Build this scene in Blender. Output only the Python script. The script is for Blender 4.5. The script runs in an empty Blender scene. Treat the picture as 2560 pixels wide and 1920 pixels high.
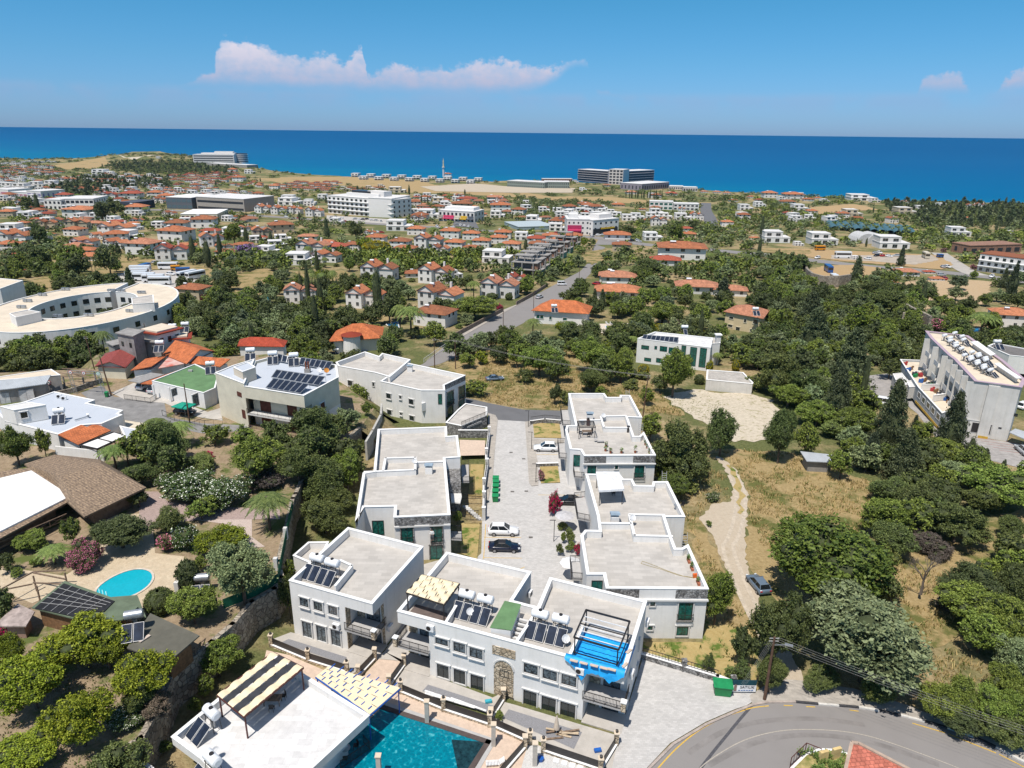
import bpy,bmesh,math,random
import numpy as np
from mathutils import Vector,noise
R=math.radians
SC=bpy.context.scene
COL=SC.collection
# camera, sky, sun, exposure
FPX=1777.0;PIT=R(19.5);ROLL=math.atan(29/2560.0);CH=57.0
cd=bpy.data.cameras.new('camera');cam=bpy.data.objects.new('camera',cd);COL.objects.link(cam)
cd.sensor_width=36.0;cd.lens=FPX/2560*36;cd.clip_start=0.5;cd.clip_end=200000
cam.location=(0,0,CH)
from mathutils import Matrix
cam.matrix_world=Matrix.Translation((0,0,CH))@Matrix.Rotation(math.pi/2-PIT,4,'X')@Matrix.Rotation(ROLL,4,'Z')
SC.camera=cam
SUN_EL=R(66);SHX,SHY=0.5,0.866
SUN_AZ=math.atan2(-SHX,-SHY)
w=bpy.data.worlds.new('World');SC.world=w;w.use_nodes=True
nt=w.node_tree;N=nt.nodes;L=nt.links
bg=N['Background']
sky=N.new('ShaderNodeTexSky');sky.sky_type='NISHITA';sky.sun_disc=False
sky.sun_elevation=SUN_EL;sky.sun_rotation=SUN_AZ;sky.altitude=60;sky.air_density=1.0;sky.dust_density=0.3;sky.ozone_density=1.0
def mth(op,a,b=None,c=None,nt=nt):
 n=nt.nodes.new('ShaderNodeMath');n.operation=op
 for i,v in enumerate((a,b,c)):
  if v is None:continue
  if isinstance(v,(int,float)):n.inputs[i].default_value=v
  else:nt.links.new(v,n.inputs[i])
 return n.outputs[0]
def ramp(nt,fac,stops,interp='LINEAR'):
 n=nt.nodes.new('ShaderNodeValToRGB');n.color_ramp.interpolation=interp
 el=n.color_ramp.elements
 while len(el)<len(stops):el.new(0.5)
 for e,(p,c)in zip(el,stops):
  e.position=p;e.color=(*c,1)if len(c)==3 else c
 if fac is not None:nt.links.new(fac,n.inputs[0])
 return n.outputs[0]
def mixc(nt,fac,a,b,mode='MIX'):
 n=nt.nodes.new('ShaderNodeMix');n.data_type='RGBA';n.blend_type=mode
 for s,v in((n.inputs[0],fac),(n.inputs[6],a),(n.inputs[7],b)):
  if isinstance(v,(int,float)):s.default_value=v
  elif isinstance(v,tuple):s.default_value=(*v,1)
  else:nt.links.new(v,s)
 return n.outputs[2]
tc=N.new('ShaderNodeTexCoord');sx=N.new('ShaderNodeSeparateXYZ');L.new(tc.outputs['Generated'],sx.inputs[0])
el_deg=mth('MULTIPLY',mth('ARCSINE',sx.outputs[2]),57.2958)
az_deg=mth('MULTIPLY',mth('ARCTAN2',sx.outputs[0],sx.outputs[1]),57.2958)
tint=ramp(nt,mth('DIVIDE',el_deg,30.0),[(0.0,(0.36,0.62,1.28)),(0.07,(0.35,0.66,1.24)),(0.16,(0.31,0.70,1.13)),(0.35,(0.23,0.77,1.04)),(0.6,(0.16,0.78,1.02)),(0.8,(0.6,0.97,1.05)),(1.0,(1.0,1.0,1.0))])
skyc=mixc(nt,1.0,sky.outputs[0],tint,'MULTIPLY')
cmb=N.new('ShaderNodeCombineXYZ');L.new(az_deg,cmb.inputs[0]);L.new(mth('MULTIPLY',el_deg,1.3),cmb.inputs[1])
def nz(scale,detail,rough=0.55):
 n=N.new('ShaderNodeTexNoise');n.inputs['Scale'].default_value=scale;n.inputs['Detail'].default_value=detail;n.inputs['Roughness'].default_value=rough
 L.new(cmb.outputs[0],n.inputs['Vector']);return n.outputs['Fac']
def curve(x,lo,hi,pts):
 n=N.new('ShaderNodeFloatCurve');cu=n.mapping.curves[0]
 while len(cu.points)<len(pts):cu.points.new(0.5,0.5)
 for p,(a,b)in zip(cu.points,pts):
  p.location=((a-lo)/(hi-lo),b/8.0);p.handle_type='AUTO_CLAMPED'
 n.mapping.update();L.new(mth('DIVIDE',mth('SUBTRACT',x,lo),hi-lo),n.inputs['Value'])
 return mth('MULTIPLY',n.outputs[0],8.0)
top=curve(az_deg,-30,40,[(-30,0),(-25,2.7),(-24,3.0),(-21.5,3.7),(-20.8,5.6),(-19.5,6.1),(-17.6,5.6),(-15.6,5.0),(-13.5,5.4),(-12.5,5.0),(-11.2,5.6),(-10.8,4.0),(-9.7,4.7),(-7.2,4.5),(-4.0,4.9),(-1.5,5.3),(0,5.1),(2.5,4.7),(5.2,5.2),(5.9,3.0),(7.2,3.2),(8.0,2.7),(11,2.5),(16,0),(26.6,0),(27.6,3.3),(29.0,4.1),(30.4,3.4),(31.2,2.5),(32.4,3.9),(34.5,4.6),(40,4.2)])
bot=curve(az_deg,-30,40,[(-30,2.7),(-20,2.7),(-10,2.6),(-2,2.55),(0.5,2.7),(3.0,3.6),(5.2,4.6),(6.2,2.6),(12,2.5),(30,2.6),(40,2.6)])
n1=nz(0.75,9,0.62);n2=nz(0.55,8,0.6)
jit=mth('MULTIPLY',mth('SUBTRACT',n1,0.52),2.6)
def sstep(v,a,b):
 n=N.new('ShaderNodeMapRange');n.interpolation_type='SMOOTHSTEP';L.new(v,n.inputs[0])
 n.inputs[1].default_value=a;n.inputs[2].default_value=b;return n.outputs[0]
up=sstep(mth('SUBTRACT',mth('ADD',top,jit),el_deg),0.0,0.55)
dn=sstep(mth('SUBTRACT',el_deg,mth('ADD',bot,mth('MULTIPLY',jit,0.12))),-0.15,0.9)
dens=mth('MINIMUM',mth('ADD',0.66,mth('MULTIPLY',mth('SUBTRACT',n2,0.45),1.6)),0.95)
mask=mth('MULTIPLY',mth('MULTIPLY',up,dn),dens)
veil=mth('MULTIPLY',mth('MULTIPLY',sstep(el_deg,0.8,2.4),sstep(mth('MULTIPLY',el_deg,-1.0),-3.0,-2.3)),0.30)
veil=mth('MULTIPLY',veil,sstep(nz(0.25,4),0.35,0.6))
mask=mth('MINIMUM',mth('ADD',mask,veil),0.9)
shade=ramp(nt,mth('DIVIDE',mth('SUBTRACT',el_deg,2.2),4.0),[(0,(3.2,4.2,6.4)),(0.35,(5.2,5.3,6.9)),(1,(8.7,8.0,8.7))])
skyc=mixc(nt,mask,skyc,shade)
L.new(skyc,bg.inputs[0]);bg.inputs[1].default_value=0.085
sd=bpy.data.lights.new('sun','SUN');sd.energy=4.3;sd.angle=R(0.5);sd.color=(1.0,0.94,0.86)
sun=bpy.data.objects.new('sun',sd);COL.objects.link(sun)
sun.rotation_euler=Vector((SHX*math.cos(SUN_EL),SHY*math.cos(SUN_EL),-math.sin(SUN_EL))).to_track_quat('-Z','Y').to_euler()
sun.location=(0,0,300)
SC.view_settings.view_transform='Standard';SC.view_settings.look='None';SC.view_settings.exposure=0.25;SC.view_settings.gamma=1.0
SC.cycles.max_bounces=5;SC.cycles.diffuse_bounces=2;SC.cycles.glossy_bounces=2;SC.cycles.transparent_max_bounces=6
# from a bearing to a place on the ground
CR={None:(0,0,1),'T1':(0,300,2.572),'T2':(700,350,2.572),'T3':(1300,400,3.16),'T4':(1900,400,3.3515),'M1':(0,780,3.16),'M2':(600,780,3.0157),'M3':(1150,780,3.0157),'M4':(1800,780,2.7645),'L1':(0,1250,2.476),'L2':(650,1250,2.4757),'L3':(1150,1250,2.476),'L4':(1750,1300,2.675),'F':(0,0,0.86406),'Z4':(560,1640,5.53),'U1':(0,350,5.144),'U2':(400,370,5.144),'ZP':(1000,1720,5.53),'ZF':(1400,960,6.9125),'ZM':(0,880,6.636)}
def sp(c,x,y):
 a=CR[c];return a[0]+x/a[2],a[1]+y/a[2]
def ray(px,py):
 u=(px-1280)/FPX;v=(960-py)/FPX;c,s=math.cos(ROLL),math.sin(ROLL)
 u2=u*c-v*s;v2=u*s+v*c
 return(u2,math.cos(PIT)+v2*math.sin(PIT),-math.sin(PIT)+v2*math.cos(PIT))
def proj(x,y,z):
 z-=CH;d=y*math.cos(PIT)-z*math.sin(PIT);v=(y*math.sin(PIT)+z*math.cos(PIT))/d;u=x/d
 c,s=math.cos(ROLL),math.sin(ROLL)
 return 1280+(u*c+v*s)*FPX,960-(-u*s+v*c)*FPX,d
def inpoly(x,y,P):
 r=False;j=len(P)-1
 for i in range(len(P)):
  xi,yi=P[i][0],P[i][1];xj,yj=P[j][0],P[j][1]
  if(yi>y)!=(yj>y)and x<(xj-xi)*(y-yi)/(yj-yi)+xi:r=not r
  j=i
 return r
def H(x,y):
 if y<130:h=0.0
 elif y<700:h=-20*((y-130)/570)
 else:h=-20-6*min(1,(y-700)/500)
 if y>1300:h+=16*math.exp(-((x+1010)/230)**2-((y-2010)/200)**2)
 return h
TERR=[];TZ=4.0
def gz(x,y):
 if TERR and inpoly(x,y,TERR):return TZ
 return H(x,y)
def P(c,x,y,z=None):
 px,py=sp(c,x,y);d=ray(px,py)
 if z is not None:
  t=(z-CH)/d[2];return Vector((d[0]*t,d[1]*t,z))
 zz=0.0
 for i in range(30):
  t=(zz-CH)/min(d[2],-1e-4);zz=gz(d[0]*t,d[1]*t)if i<29 else zz
 return Vector((d[0]*t,d[1]*t,zz))
def PL(c,pts,z=None):return[P(c,x,y,z)for x,y in pts]
# materials
MC={}
def M(name,col,rough=0.85,var=0.12,scale=1.5,bump=0.0,bscale=12.0,kind=None,col2=None,metal=0.0,spec=0.3,rnd=0.0,stain=0.0,size=0.5,streak=0.0):
 if name in MC:return MC[name]
 m=bpy.data.materials.new(name);m.use_nodes=True;t=m.node_tree;n=t.nodes;l=t.links
 b=n['Principled BSDF'];b.inputs['Roughness'].default_value=rough;b.inputs['Metallic'].default_value=metal;b.inputs['Specular IOR Level'].default_value=spec
 co=n.new('ShaderNodeTexCoord');src=co.outputs['UV']if kind=='rooftile' else co.outputs['Object']
 def tex(kind_,sc,**k):
  x=n.new(kind_);l.new(src,x.inputs['Vector']);x.inputs['Scale'].default_value=sc
  for a,v in k.items():x.inputs[a].default_value=v
  return x
 c2=col2 or tuple(c*(1-2*var)for c in col);c1=tuple(min(1,c*(1+var))for c in col)
 ns=tex('ShaderNodeTexNoise',scale,Detail=6.0,Roughness=0.65)
 fac=ns.outputs['Fac'];colr=ramp(t,fac,[(0.33,c2),(0.67,c1)]);h=None
 if kind=='rooftile':
  wv=tex('ShaderNodeTexWave',0.75);wv.bands_direction='X';wv.inputs['Distortion'].default_value=0.0
  br=tex('ShaderNodeTexBrick',1.0,**{'Brick Width':0.42,'Row Height':0.36,'Mortar Size':0.03});br.inputs['Color1'].default_value=(0.75,)*3+(1,);br.inputs['Color2'].default_value=(1.2,)*3+(1,);br.inputs['Mortar'].default_value=(0.45,)*3+(1,)
  colr=mixc(t,0.75,colr,br.outputs[0],'MULTIPLY');h=wv.outputs['Fac'];bump=bump or 0.6;bd=0.08
 elif kind=='slab':
  br=tex('ShaderNodeTexBrick',1.0,**{'Brick Width':size*1.9,'Row Height':size,'Mortar Size':0.012,'Bias':0.0});br.inputs['Color1'].default_value=(0.88,)*3+(1,);br.inputs['Color2'].default_value=(1.08,)*3+(1,);br.inputs['Mortar'].default_value=(0.8,)*3+(1,)
  colr=mixc(t,0.9,colr,br.outputs[0],'MULTIPLY')
 elif kind=='stone':
  v=tex('ShaderNodeTexVoronoi',1/size);v2=tex('ShaderNodeTexVoronoi',1/size);v2.feature='DISTANCE_TO_EDGE'
  k=ramp(t,v2.outputs[0],[(0.0,(0.28,)*3),(0.09,(1.0,)*3)])
  g=n.new('ShaderNodeSeparateColor');l.new(v.outputs['Color'],g.inputs[0]);cc=ramp(t,g.outputs[0],[(0,c2),(1,c1)])
  colr=mixc(t,1.0,cc,k,'MULTIPLY');h=ramp(t,v2.outputs[0],[(0,(0,)*3),(0.15,(1,)*3)]);bump=bump or 0.8;bd=0.06
 elif kind=='corr':
  wv=tex('ShaderNodeTexWave',1.2);wv.bands_direction='X';h=wv.outputs['Fac'];bump=bump or 0.6;bd=0.05
 if stain:
  s2=tex('ShaderNodeTexNoise',0.35,Detail=5.0,Roughness=0.7);k=ramp(t,s2.outputs['Fac'],[(0.42,(1,)*3),(0.7,(1-stain,)*3)]);colr=mixc(t,1.0,colr,k,'MULTIPLY')
 if streak:
  mp=n.new('ShaderNodeMapping');mp.inputs['Scale'].default_value=(1.6,1.6,0.12);l.new(src,mp.inputs[0]);s3=n.new('ShaderNodeTexNoise');s3.inputs['Scale'].default_value=1.5;s3.inputs['Detail'].default_value=5;l.new(mp.outputs[0],s3.inputs['Vector']);colr=mixc(t,1.0,colr,ramp(t,s3.outputs['Fac'],[(0.5,(1,)*3),(0.72,(1-streak,1-streak,1-streak*1.15))]),'MULTIPLY')
 if rnd:
  oi=n.new('ShaderNodeObjectInfo');k=ramp(t,oi.outputs['Random'],[(0,(1-rnd,)*3),(0.5,(1.0,1-rnd*0.3,1-rnd*0.5)),(1,(1+rnd*0.5,)*3)]);colr=mixc(t,1.0,colr,k,'MULTIPLY')
 l.new(colr,b.inputs['Base Color'])
 if bump and h is None:
  nb=tex('ShaderNodeTexNoise',bscale,Detail=4.0);h=nb.outputs['Fac'];bd=0.03
 if bump:
  bp=n.new('ShaderNodeBump');bp.inputs['Strength'].default_value=bump;bp.inputs['Distance'].default_value=bd;l.new(h,bp.inputs['Height']);l.new(bp.outputs[0],b.inputs['Normal'])
 MC[name]=m;return m
def leafmat(name,dark,light,rough=0.6,rnd=0.35,accent=None,afrac=0.0):
 if name in MC:return MC[name]
 m=bpy.data.materials.new(name);m.use_nodes=True;t=m.node_tree;n=t.nodes;l=t.links;b=n['Principled BSDF']
 b.inputs['Roughness'].default_value=rough;b.inputs['Specular IOR Level'].default_value=0.25
 g=n.new('ShaderNodeNewGeometry');oi=n.new('ShaderNodeObjectInfo');co=n.new('ShaderNodeTexCoord')
 ns=n.new('ShaderNodeTexNoise');ns.inputs['Scale'].default_value=0.12;ns.inputs['Detail'].default_value=3;l.new(g.outputs['Position'],ns.inputs['Vector'])
 v=mth('ADD',mth('MULTIPLY',g.outputs['Random Per Island'],0.62,nt=t),mth('MULTIPLY',ns.outputs['Fac'],0.5,nt=t),nt=t)
 stops=[(0.12,dark),(0.9,light)]
 c=ramp(t,v,stops)
 if accent:
  c=mixc(t,mth('LESS_THAN',g.outputs['Random Per Island'],afrac,nt=t),c,accent)
 k=ramp(t,oi.outputs['Random'],[(0,(1-rnd,1-rnd,1-rnd*0.8)),(0.4,(1+rnd*0.35,1.0,0.85)),(1,(1+rnd*0.2,1+rnd*0.3,1.0))])
 c=mixc(t,1.0,c,k,'MULTIPLY');l.new(c,b.inputs['Base Color'])
 try:b.inputs['Subsurface Weight'].default_value=0.0
 except Exception:pass
 MC[name]=m;return m
WHITE=M('white_stucco',(0.78,0.765,0.74),var=0.03,scale=0.6,stain=0.06,streak=0.07)
COPING=M('coping_white',(0.80,0.795,0.78),var=0.02)
DECK=M('roof_paving',(0.51,0.48,0.44),var=0.07,scale=0.7,kind='slab',size=0.6,stain=0.2)
DECKW=M('pale_roof_paving',(0.66,0.65,0.64),var=0.06,scale=1.2,kind='slab',size=0.7)
GREYTRIM=M('grey_trim',(0.42,0.41,0.40),var=0.05)
LTRIM=M('pale_trim',(0.62,0.61,0.59),var=0.04)
BLACK=M('black_metal',(0.025,0.022,0.022),rough=0.5,spec=0.5)
BROWNM=M('brown_metal',(0.10,0.035,0.03),rough=0.5)
STONEG=M('grey_stone_cladding',(0.36,0.35,0.34),kind='stone',size=0.28,col2=(0.11,0.105,0.10))
STONEB=M('beige_stone_cladding',(0.56,0.47,0.35),kind='stone',size=0.45,col2=(0.36,0.28,0.19))
STONEW=M('rubble_stone',(0.42,0.37,0.30),kind='stone',size=0.6,col2=(0.24,0.20,0.16),stain=0.2)
GLASS=M('dark_glass',(0.02,0.03,0.035),rough=0.08,spec=0.8,var=0.2)
TEAL=M('teal_curtained_glass',(0.015,0.12,0.10),rough=0.12,spec=0.7,var=0.4,scale=3)
CURT=M('net_curtained_glass',(0.12,0.15,0.17),rough=0.12,spec=0.7,var=0.5,scale=4)
ORANGE=M('terracotta_tile',(0.56,0.17,0.065),kind='rooftile',var=0.16,scale=0.5)
REDT=M('red_tile',(0.42,0.07,0.035),kind='rooftile',var=0.12,scale=0.5)
PINKT=M('weathered_pink_tile',(0.50,0.22,0.13),kind='rooftile',var=0.18,scale=0.5)
TANT=M('old_tan_tile',(0.36,0.26,0.17),kind='rooftile',col2=(0.15,0.11,0.085),scale=3.0)
WCORR=M('white_corrugated_sheet',(0.80,0.79,0.77),kind='corr',var=0.04)
GCORR=M('grey_corrugated_sheet',(0.42,0.45,0.48),kind='corr',var=0.06,stain=0.15)
CREAM=M('cream_wall',(0.68,0.63,0.50),var=0.05,scale=0.6,stain=0.08)
SAND=M('sandstone_wall',(0.60,0.49,0.31),var=0.06,scale=0.8)
CONC=M('bare_concrete',(0.33,0.315,0.30),var=0.12,scale=0.6,stain=0.3)
GROOF=M('green_roof_felt',(0.13,0.24,0.11),var=0.1,scale=0.5,stain=0.15)
BLUROOF=M('blue_grey_roof_coat',(0.50,0.54,0.60),var=0.07,scale=0.35,stain=0.15)
BEIROOF=M('beige_roof_coat',(0.66,0.57,0.45),var=0.05,scale=0.3,stain=0.12)
PANEL=M('solar_glass',(0.022,0.032,0.055),rough=0.5,spec=0.05,var=0.2)
TANK=M('white_tank_paint',(0.75,0.77,0.79),rough=0.35,var=0.03,spec=0.5)
SILV=M('galvanised_steel',(0.42,0.44,0.46),rough=0.4,metal=0.6)
WOOD=M('weathered_wood',(0.24,0.17,0.12),var=0.25,scale=4)
POLEW=M('pole_wood',(0.13,0.075,0.05),var=0.2,scale=4)
PLW=M('white_plastic',(0.8,0.8,0.8),rough=0.4)
GREENP=M('green_plastic',(0.02,0.22,0.07),rough=0.45,var=0.1)
TARP=M('blue_tarpaulin',(0.02,0.37,0.82),rough=0.55,var=0.12,scale=2.0,bump=1.0,bscale=3)
CLOTHC=M('cream_canvas',(0.78,0.66,0.45),rough=0.9,var=0.04)
CLOTHD=M('charcoal_canvas',(0.045,0.048,0.055),rough=0.9)
GRAVEL=M('grey_gravel',(0.25,0.25,0.265),var=0.2,scale=20,bump=0.5,bscale=30)
YARD=M('yard_concrete',(0.47,0.44,0.40),var=0.06,scale=0.8,stain=0.12)
STAMP=M('stamped_beige_paving',(0.60,0.47,0.37),var=0.07,scale=2.2,stain=0.1,bump=0.2,bscale=3)
PAVER=M('pale_block_paving',(0.50,0.485,0.465),var=0.035,scale=1.0,kind='slab',size=0.22,stain=0.10)
ASPH=M('asphalt',(0.255,0.24,0.23),var=0.07,scale=0.35,bump=0.25,bscale=40,stain=0.12)
ASPHD=M('dark_asphalt',(0.15,0.15,0.155),var=0.09,scale=0.35,stain=0.1)
YEL=M('yellow_road_paint',(0.62,0.40,0.07),var=0.12,scale=6)
WPAINT=M('worn_white_road_paint',(0.42,0.38,0.32),var=0.15,scale=8)
PAV=M('pavement_slabs',(0.42,0.385,0.34),var=0.07,scale=2,kind='slab',size=0.4,stain=0.12)
STRAW=M('straw_bed',(0.40,0.31,0.14),col2=(0.12,0.15,0.03),scale=1.3,bump=0.4)
POOLW=bpy.data.materials.new('pool_water');MC['pool_water']=POOLW
# mesh building
class MB:
 def __init__(s):s.v=[];s.f=[];s.uv=[]
 def face(s,pts,uv=None):
  i=len(s.v);s.v+=[tuple(p)for p in pts];s.f.append(tuple(range(i,i+len(pts))));s.uv.append(uv);return s
 def quad_prism(s,base,z0,z1,cap=True,bottom=False):
  n=len(base);a=sum(base[i][0]*base[(i+1)%n][1]-base[(i+1)%n][0]*base[i][1]for i in range(n))
  if a<0:base=base[::-1]
  for i in range(n):
   p,q=base[i],base[(i+1)%n]
   s.face([(p[0],p[1],z0),(q[0],q[1],z0),(q[0],q[1],z1),(p[0],p[1],z1)])
  if cap:s.face([(p[0],p[1],z1)for p in base])
  if bottom:s.face([(p[0],p[1],z0)for p in base[::-1]])
  return s
 def box(s,c,sz,rz=0.0,rx=0.0):
  x,y,z=sz[0]/2,sz[1]/2,sz[2]/2;m=Matrix.Rotation(rz,3,'Z')@Matrix.Rotation(rx,3,'X');c=Vector(c)
  p=[c+m@Vector((a*x,b*y,d*z))for d in(-1,1)for a,b in((-1,-1),(1,-1),(1,1),(-1,1))]
  for q in((3,2,1,0),(4,5,6,7),(0,1,5,4),(1,2,6,5),(2,3,7,6),(3,0,4,7)):s.face([p[i]for i in q])
  return s
 def bar(s,a,b,wd,ht=None):
  a,b=Vector(a),Vector(b);d=(b-a);ln=d.length
  if ln<1e-6:return s
  d.normalize();up=Vector((0,0,1))if abs(d.z)<0.95 else Vector((0,1,0));x=d.cross(up).normalized();y=x.cross(d);ht=ht or wd
  p=[q+x*(i*wd/2)+y*(j*ht/2)for q in(a,b)for i,j in((-1,-1),(1,-1),(1,1),(-1,1))]
  for q in((0,1,2,3),(7,6,5,4),(1,0,4,5),(2,1,5,6),(3,2,6,7),(0,3,7,4)):s.face([p[i]for i in q])
  return s
 def cyl(s,a,b,r0,r1=None,n=12,cap=True):
  a,b=Vector(a),Vector(b);r1=r0 if r1 is None else r1;d=(b-a).normalized();up=Vector((0,0,1))if abs(d.z)<0.9 else Vector((1,0,0));x=d.cross(up).normalized();y=x.cross(d)
  A=[a+(x*math.cos(t)+y*math.sin(t))*r0 for t in[2*math.pi*i/n for i in range(n)]];B=[b+(x*math.cos(t)+y*math.sin(t))*r1 for t in[2*math.pi*i/n for i in range(n)]]
  for i in range(n):s.face([A[i],A[(i+1)%n],B[(i+1)%n],B[i]][::-1])
  if cap:s.face(A);s.face(B[::-1])
  return s
 def tube(s,pts,r,n=6):
  for a,b in zip(pts,pts[1:]):s.cyl(a,b,r,r,n,False)
  return s
 def build(s,name,mat,parent=None,smooth=False):
  off=Vector((0,0,0));q=parent
  while q is not None:off+=q.location;q=q.parent
  me=bpy.data.meshes.new(name);me.from_pydata([tuple(Vector(v)-off)for v in s.v],[],s.f)
  if any(u is not None for u in s.uv):
   ul=me.uv_layers.new(name='UVMap');k=0
   for f,u in zip(s.f,s.uv):
    for j in range(len(f)):
     ul.data[k].uv=u[j]if u else(0,0);k+=1
  me.materials.append(mat)
  if smooth:
   bm=bmesh.new();bm.from_mesh(me);bmesh.ops.remove_doubles(bm,verts=bm.verts,dist=1e-4);bm.to_mesh(me);bm.free()
   me.polygons.foreach_set('use_smooth',[True]*len(me.polygons))
  o=bpy.data.objects.new(name,me);COL.objects.link(o)
  if parent is not None:o.parent=parent
  return o
LABELS=[]
def tag(o,label,cat,group=None):
 o['label']=label;o['category']=cat
 if group:o['group']=group
 return o
def thing(name,label,cat,loc=(0,0,0),group=None):
 o=bpy.data.objects.new(name,None);COL.objects.link(o);o.location=loc;o.empty_display_size=0.5
 return tag(o,label,cat,group)
def struct(o,kind='structure'):o['kind']=kind;return o
def dup(root,loc=None,rz=None,scale=None,label=None,group=None):
 r=root.copy();COL.objects.link(r)
 if loc is not None:r.location=loc
 if rz is not None:r.rotation_euler=(0,0,rz)
 if scale is not None:r.scale=scale if isinstance(scale,tuple)else(scale,)*3
 if label:r['label']=label
 if group:r['group']=group
 for ch in list(root.children):
  c=ch.copy();COL.objects.link(c);c.parent=r
  for g in ch.children:
   d=g.copy();COL.objects.link(d);d.parent=c
 return r
def ccw(b):
 b=[(p[0],p[1])for p in b];n=len(b)
 return b if sum(b[i][0]*b[(i+1)%n][1]-b[(i+1)%n][0]*b[i][1]for i in range(n))>0 else b[::-1]
def inset(b,t):
 b=ccw(b);n=len(b);o=[]
 for i in range(n):
  p,q,r=Vector(b[i-1]),Vector(b[i]),Vector(b[(i+1)%n]);d1=(q-p).normalized();d2=(r-q).normalized()
  n1=Vector((-d1.y,d1.x));n2=Vector((-d2.y,d2.x));k=n1+n2;kk=k.length_squared
  o.append(tuple(q+(k*(2*t/kk)if kk>0.15 else n1*t)))
 return o
ROUGH={'dry_grass_field','pale_stubble_field','weedy_grass','pale_limestone_ground','dirt_track','ochre_soil','olive_grove_soil','yard_dust'}
OCC=[];OCCP=[]
def occupy(b):OCCP.append((ccw(b),min(p[0]for p in b),max(p[0]for p in b),min(p[1]for p in b),max(p[1]for p in b)))
def clear(q,d):
 b=ccw(q);c=Vector((sum(p[0]for p in b)/len(b),sum(p[1]for p in b)/len(b)));u=-c.normalized()*d
 for p,r in zip(b,b[1:]+b[:1]):occupy([p,r,(r[0]+u.x,r[1]+u.y),(p[0]+u.x,p[1]+u.y)])
def sheet(name,pts,mat,off=0.02,kind='structure',grid=25.0,z=None,occ=True):
 b=ccw(pts)
 if mat.name in ROUGH and len(b)<60 and max(math.dist(b[0],p)for p in b)>17:
  q=[];rg=random.Random(len(name)+int(b[0][0]))
  for p1,p2 in zip(b,b[1:]+b[:1]):
   ln=math.dist(p1,p2);amp=min(.9,.25+math.hypot(*p1)*.004)*(.45 if mat.name=='dirt_track' else 1);n=max(1,min(40,int(ln/(amp*2.2))));nx,ny=(p2[1]-p1[1])/max(ln,.01),(p1[0]-p2[0])/max(ln,.01)
   for k in range(n):t=k/n;o=rg.uniform(-amp,amp)*(1 if k else .3);q.append((p1[0]+(p2[0]-p1[0])*t+nx*o,p1[1]+(p2[1]-p1[1])*t+ny*o))
  b=q
 bm=bmesh.new();f=bm.faces.new([bm.verts.new((x,y,0))for x,y in b])
 xs=[p[0]for p in b];ys=[p[1]for p in b]
 if z is None:
  for ax,(lo,hi)in((0,(min(xs),max(xs))),(1,(min(ys),max(ys)))):
   k=math.floor(lo/grid)+1
   while k*grid<hi:
    co=[0,0,0];no=[0,0,0];co[ax]=k*grid;no[ax]=1
    bmesh.ops.bisect_plane(bm,geom=list(bm.verts)+list(bm.edges)+list(bm.faces),plane_co=co,plane_no=no);k+=1
  for yb in(130,700,1200):
   if min(ys)<yb<max(ys):bmesh.ops.bisect_plane(bm,geom=list(bm.verts)+list(bm.edges)+list(bm.faces),plane_co=(0,yb,0),plane_no=(0,1,0))
 for v in bm.verts:v.co.z=(H(v.co.x,v.co.y)if z is None else z)+off
 me=bpy.data.meshes.new(name);bm.to_mesh(me);bm.free();me.materials.append(mat)
 o=bpy.data.objects.new(name,me);COL.objects.link(o);o['kind']=kind
 if occ:occupy(b)
 return o
def smooth_path(pts,k=6):
 o=[];n=len(pts);pts=[Vector((p[0],p[1]))for p in pts]
 for i in range(n-1):
  a,b,c,d=pts[max(i-1,0)],pts[i],pts[i+1],pts[min(i+2,n-1)]
  for j in range(k):
   t=j/k;o.append(0.5*((2*b)+(c-a)*t+(2*a-5*b+4*c-d)*t*t+(3*b-a-3*c+d)*t**3))
 o.append(pts[-1]);return o
def strip(name,pts,w,mat,off=0.02,kind='structure',k=6,z=None,occ=True):
 c=smooth_path(pts,k)if k>1 else[Vector((p[0],p[1]))for p in pts];mb=MB();L_=[];R_=[]
 for i,p in enumerate(c):
  d=(c[min(i+1,len(c)-1)]-c[max(i-1,0)]).normalized();nn=Vector((-d.y,d.x))*(w/2)
  L_.append(p+nn);R_.append(p-nn)
 for i in range(len(c)-1):
  q=[R_[i],R_[i+1],L_[i+1],L_[i]];mb.face([(a.x,a.y,(H(a.x,a.y)if z is None else z)+off)for a in q])
  if occ and i%2==0:j=min(i+2,len(c)-1);occupy([R_[i],R_[j],L_[j],L_[i]])
 o=mb.build(name,mat);o['kind']=kind;return o
def seg_wall(path,z0,z1,t,name,mat,parent=None,cap=None,capmat=None):
 """a wall along a path with thickness t"""
 mb=MB();cm=MB()
 for a,b in zip(path,path[1:]):
  a,b=Vector((a[0],a[1],0)),Vector((b[0],b[1],0));d=(b-a).normalized();n_=Vector((-d.y,d.x,0))*t/2;a2=a-d*t*0.49;b2=b+d*t*0.49
  za0=z0(a)if callable(z0)else z0;zb0=z0(b)if callable(z0)else z0;za1=za0+z1 if callable(z0)else z1;zb1=zb0+z1 if callable(z0)else z1
  def pr(m,n_,za0,zb0,za1,zb1):
   q=[(a2-n_,za0,za1),(b2-n_,zb0,zb1),(b2+n_,zb0,zb1),(a2+n_,za0,za1)]
   lo=[(p.x,p.y,l)for p,l,h in q];hi=[(p.x,p.y,h)for p,l,h in q]
   for i in range(4):m.face([lo[i],lo[(i+1)%4],hi[(i+1)%4],hi[i]])
   m.face(hi);m.face(lo[::-1])
  pr(mb,n_,za0,zb0,za1,zb1)
  if cap:pr(cm,n_*(1+0.12/t),za1+0.003,zb1+0.003,za1+cap,zb1+cap)
 o=mb.build(name,mat,parent)
 if cap:cm.build('coping',capmat or COPING,parent if parent else o)
 return o
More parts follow.
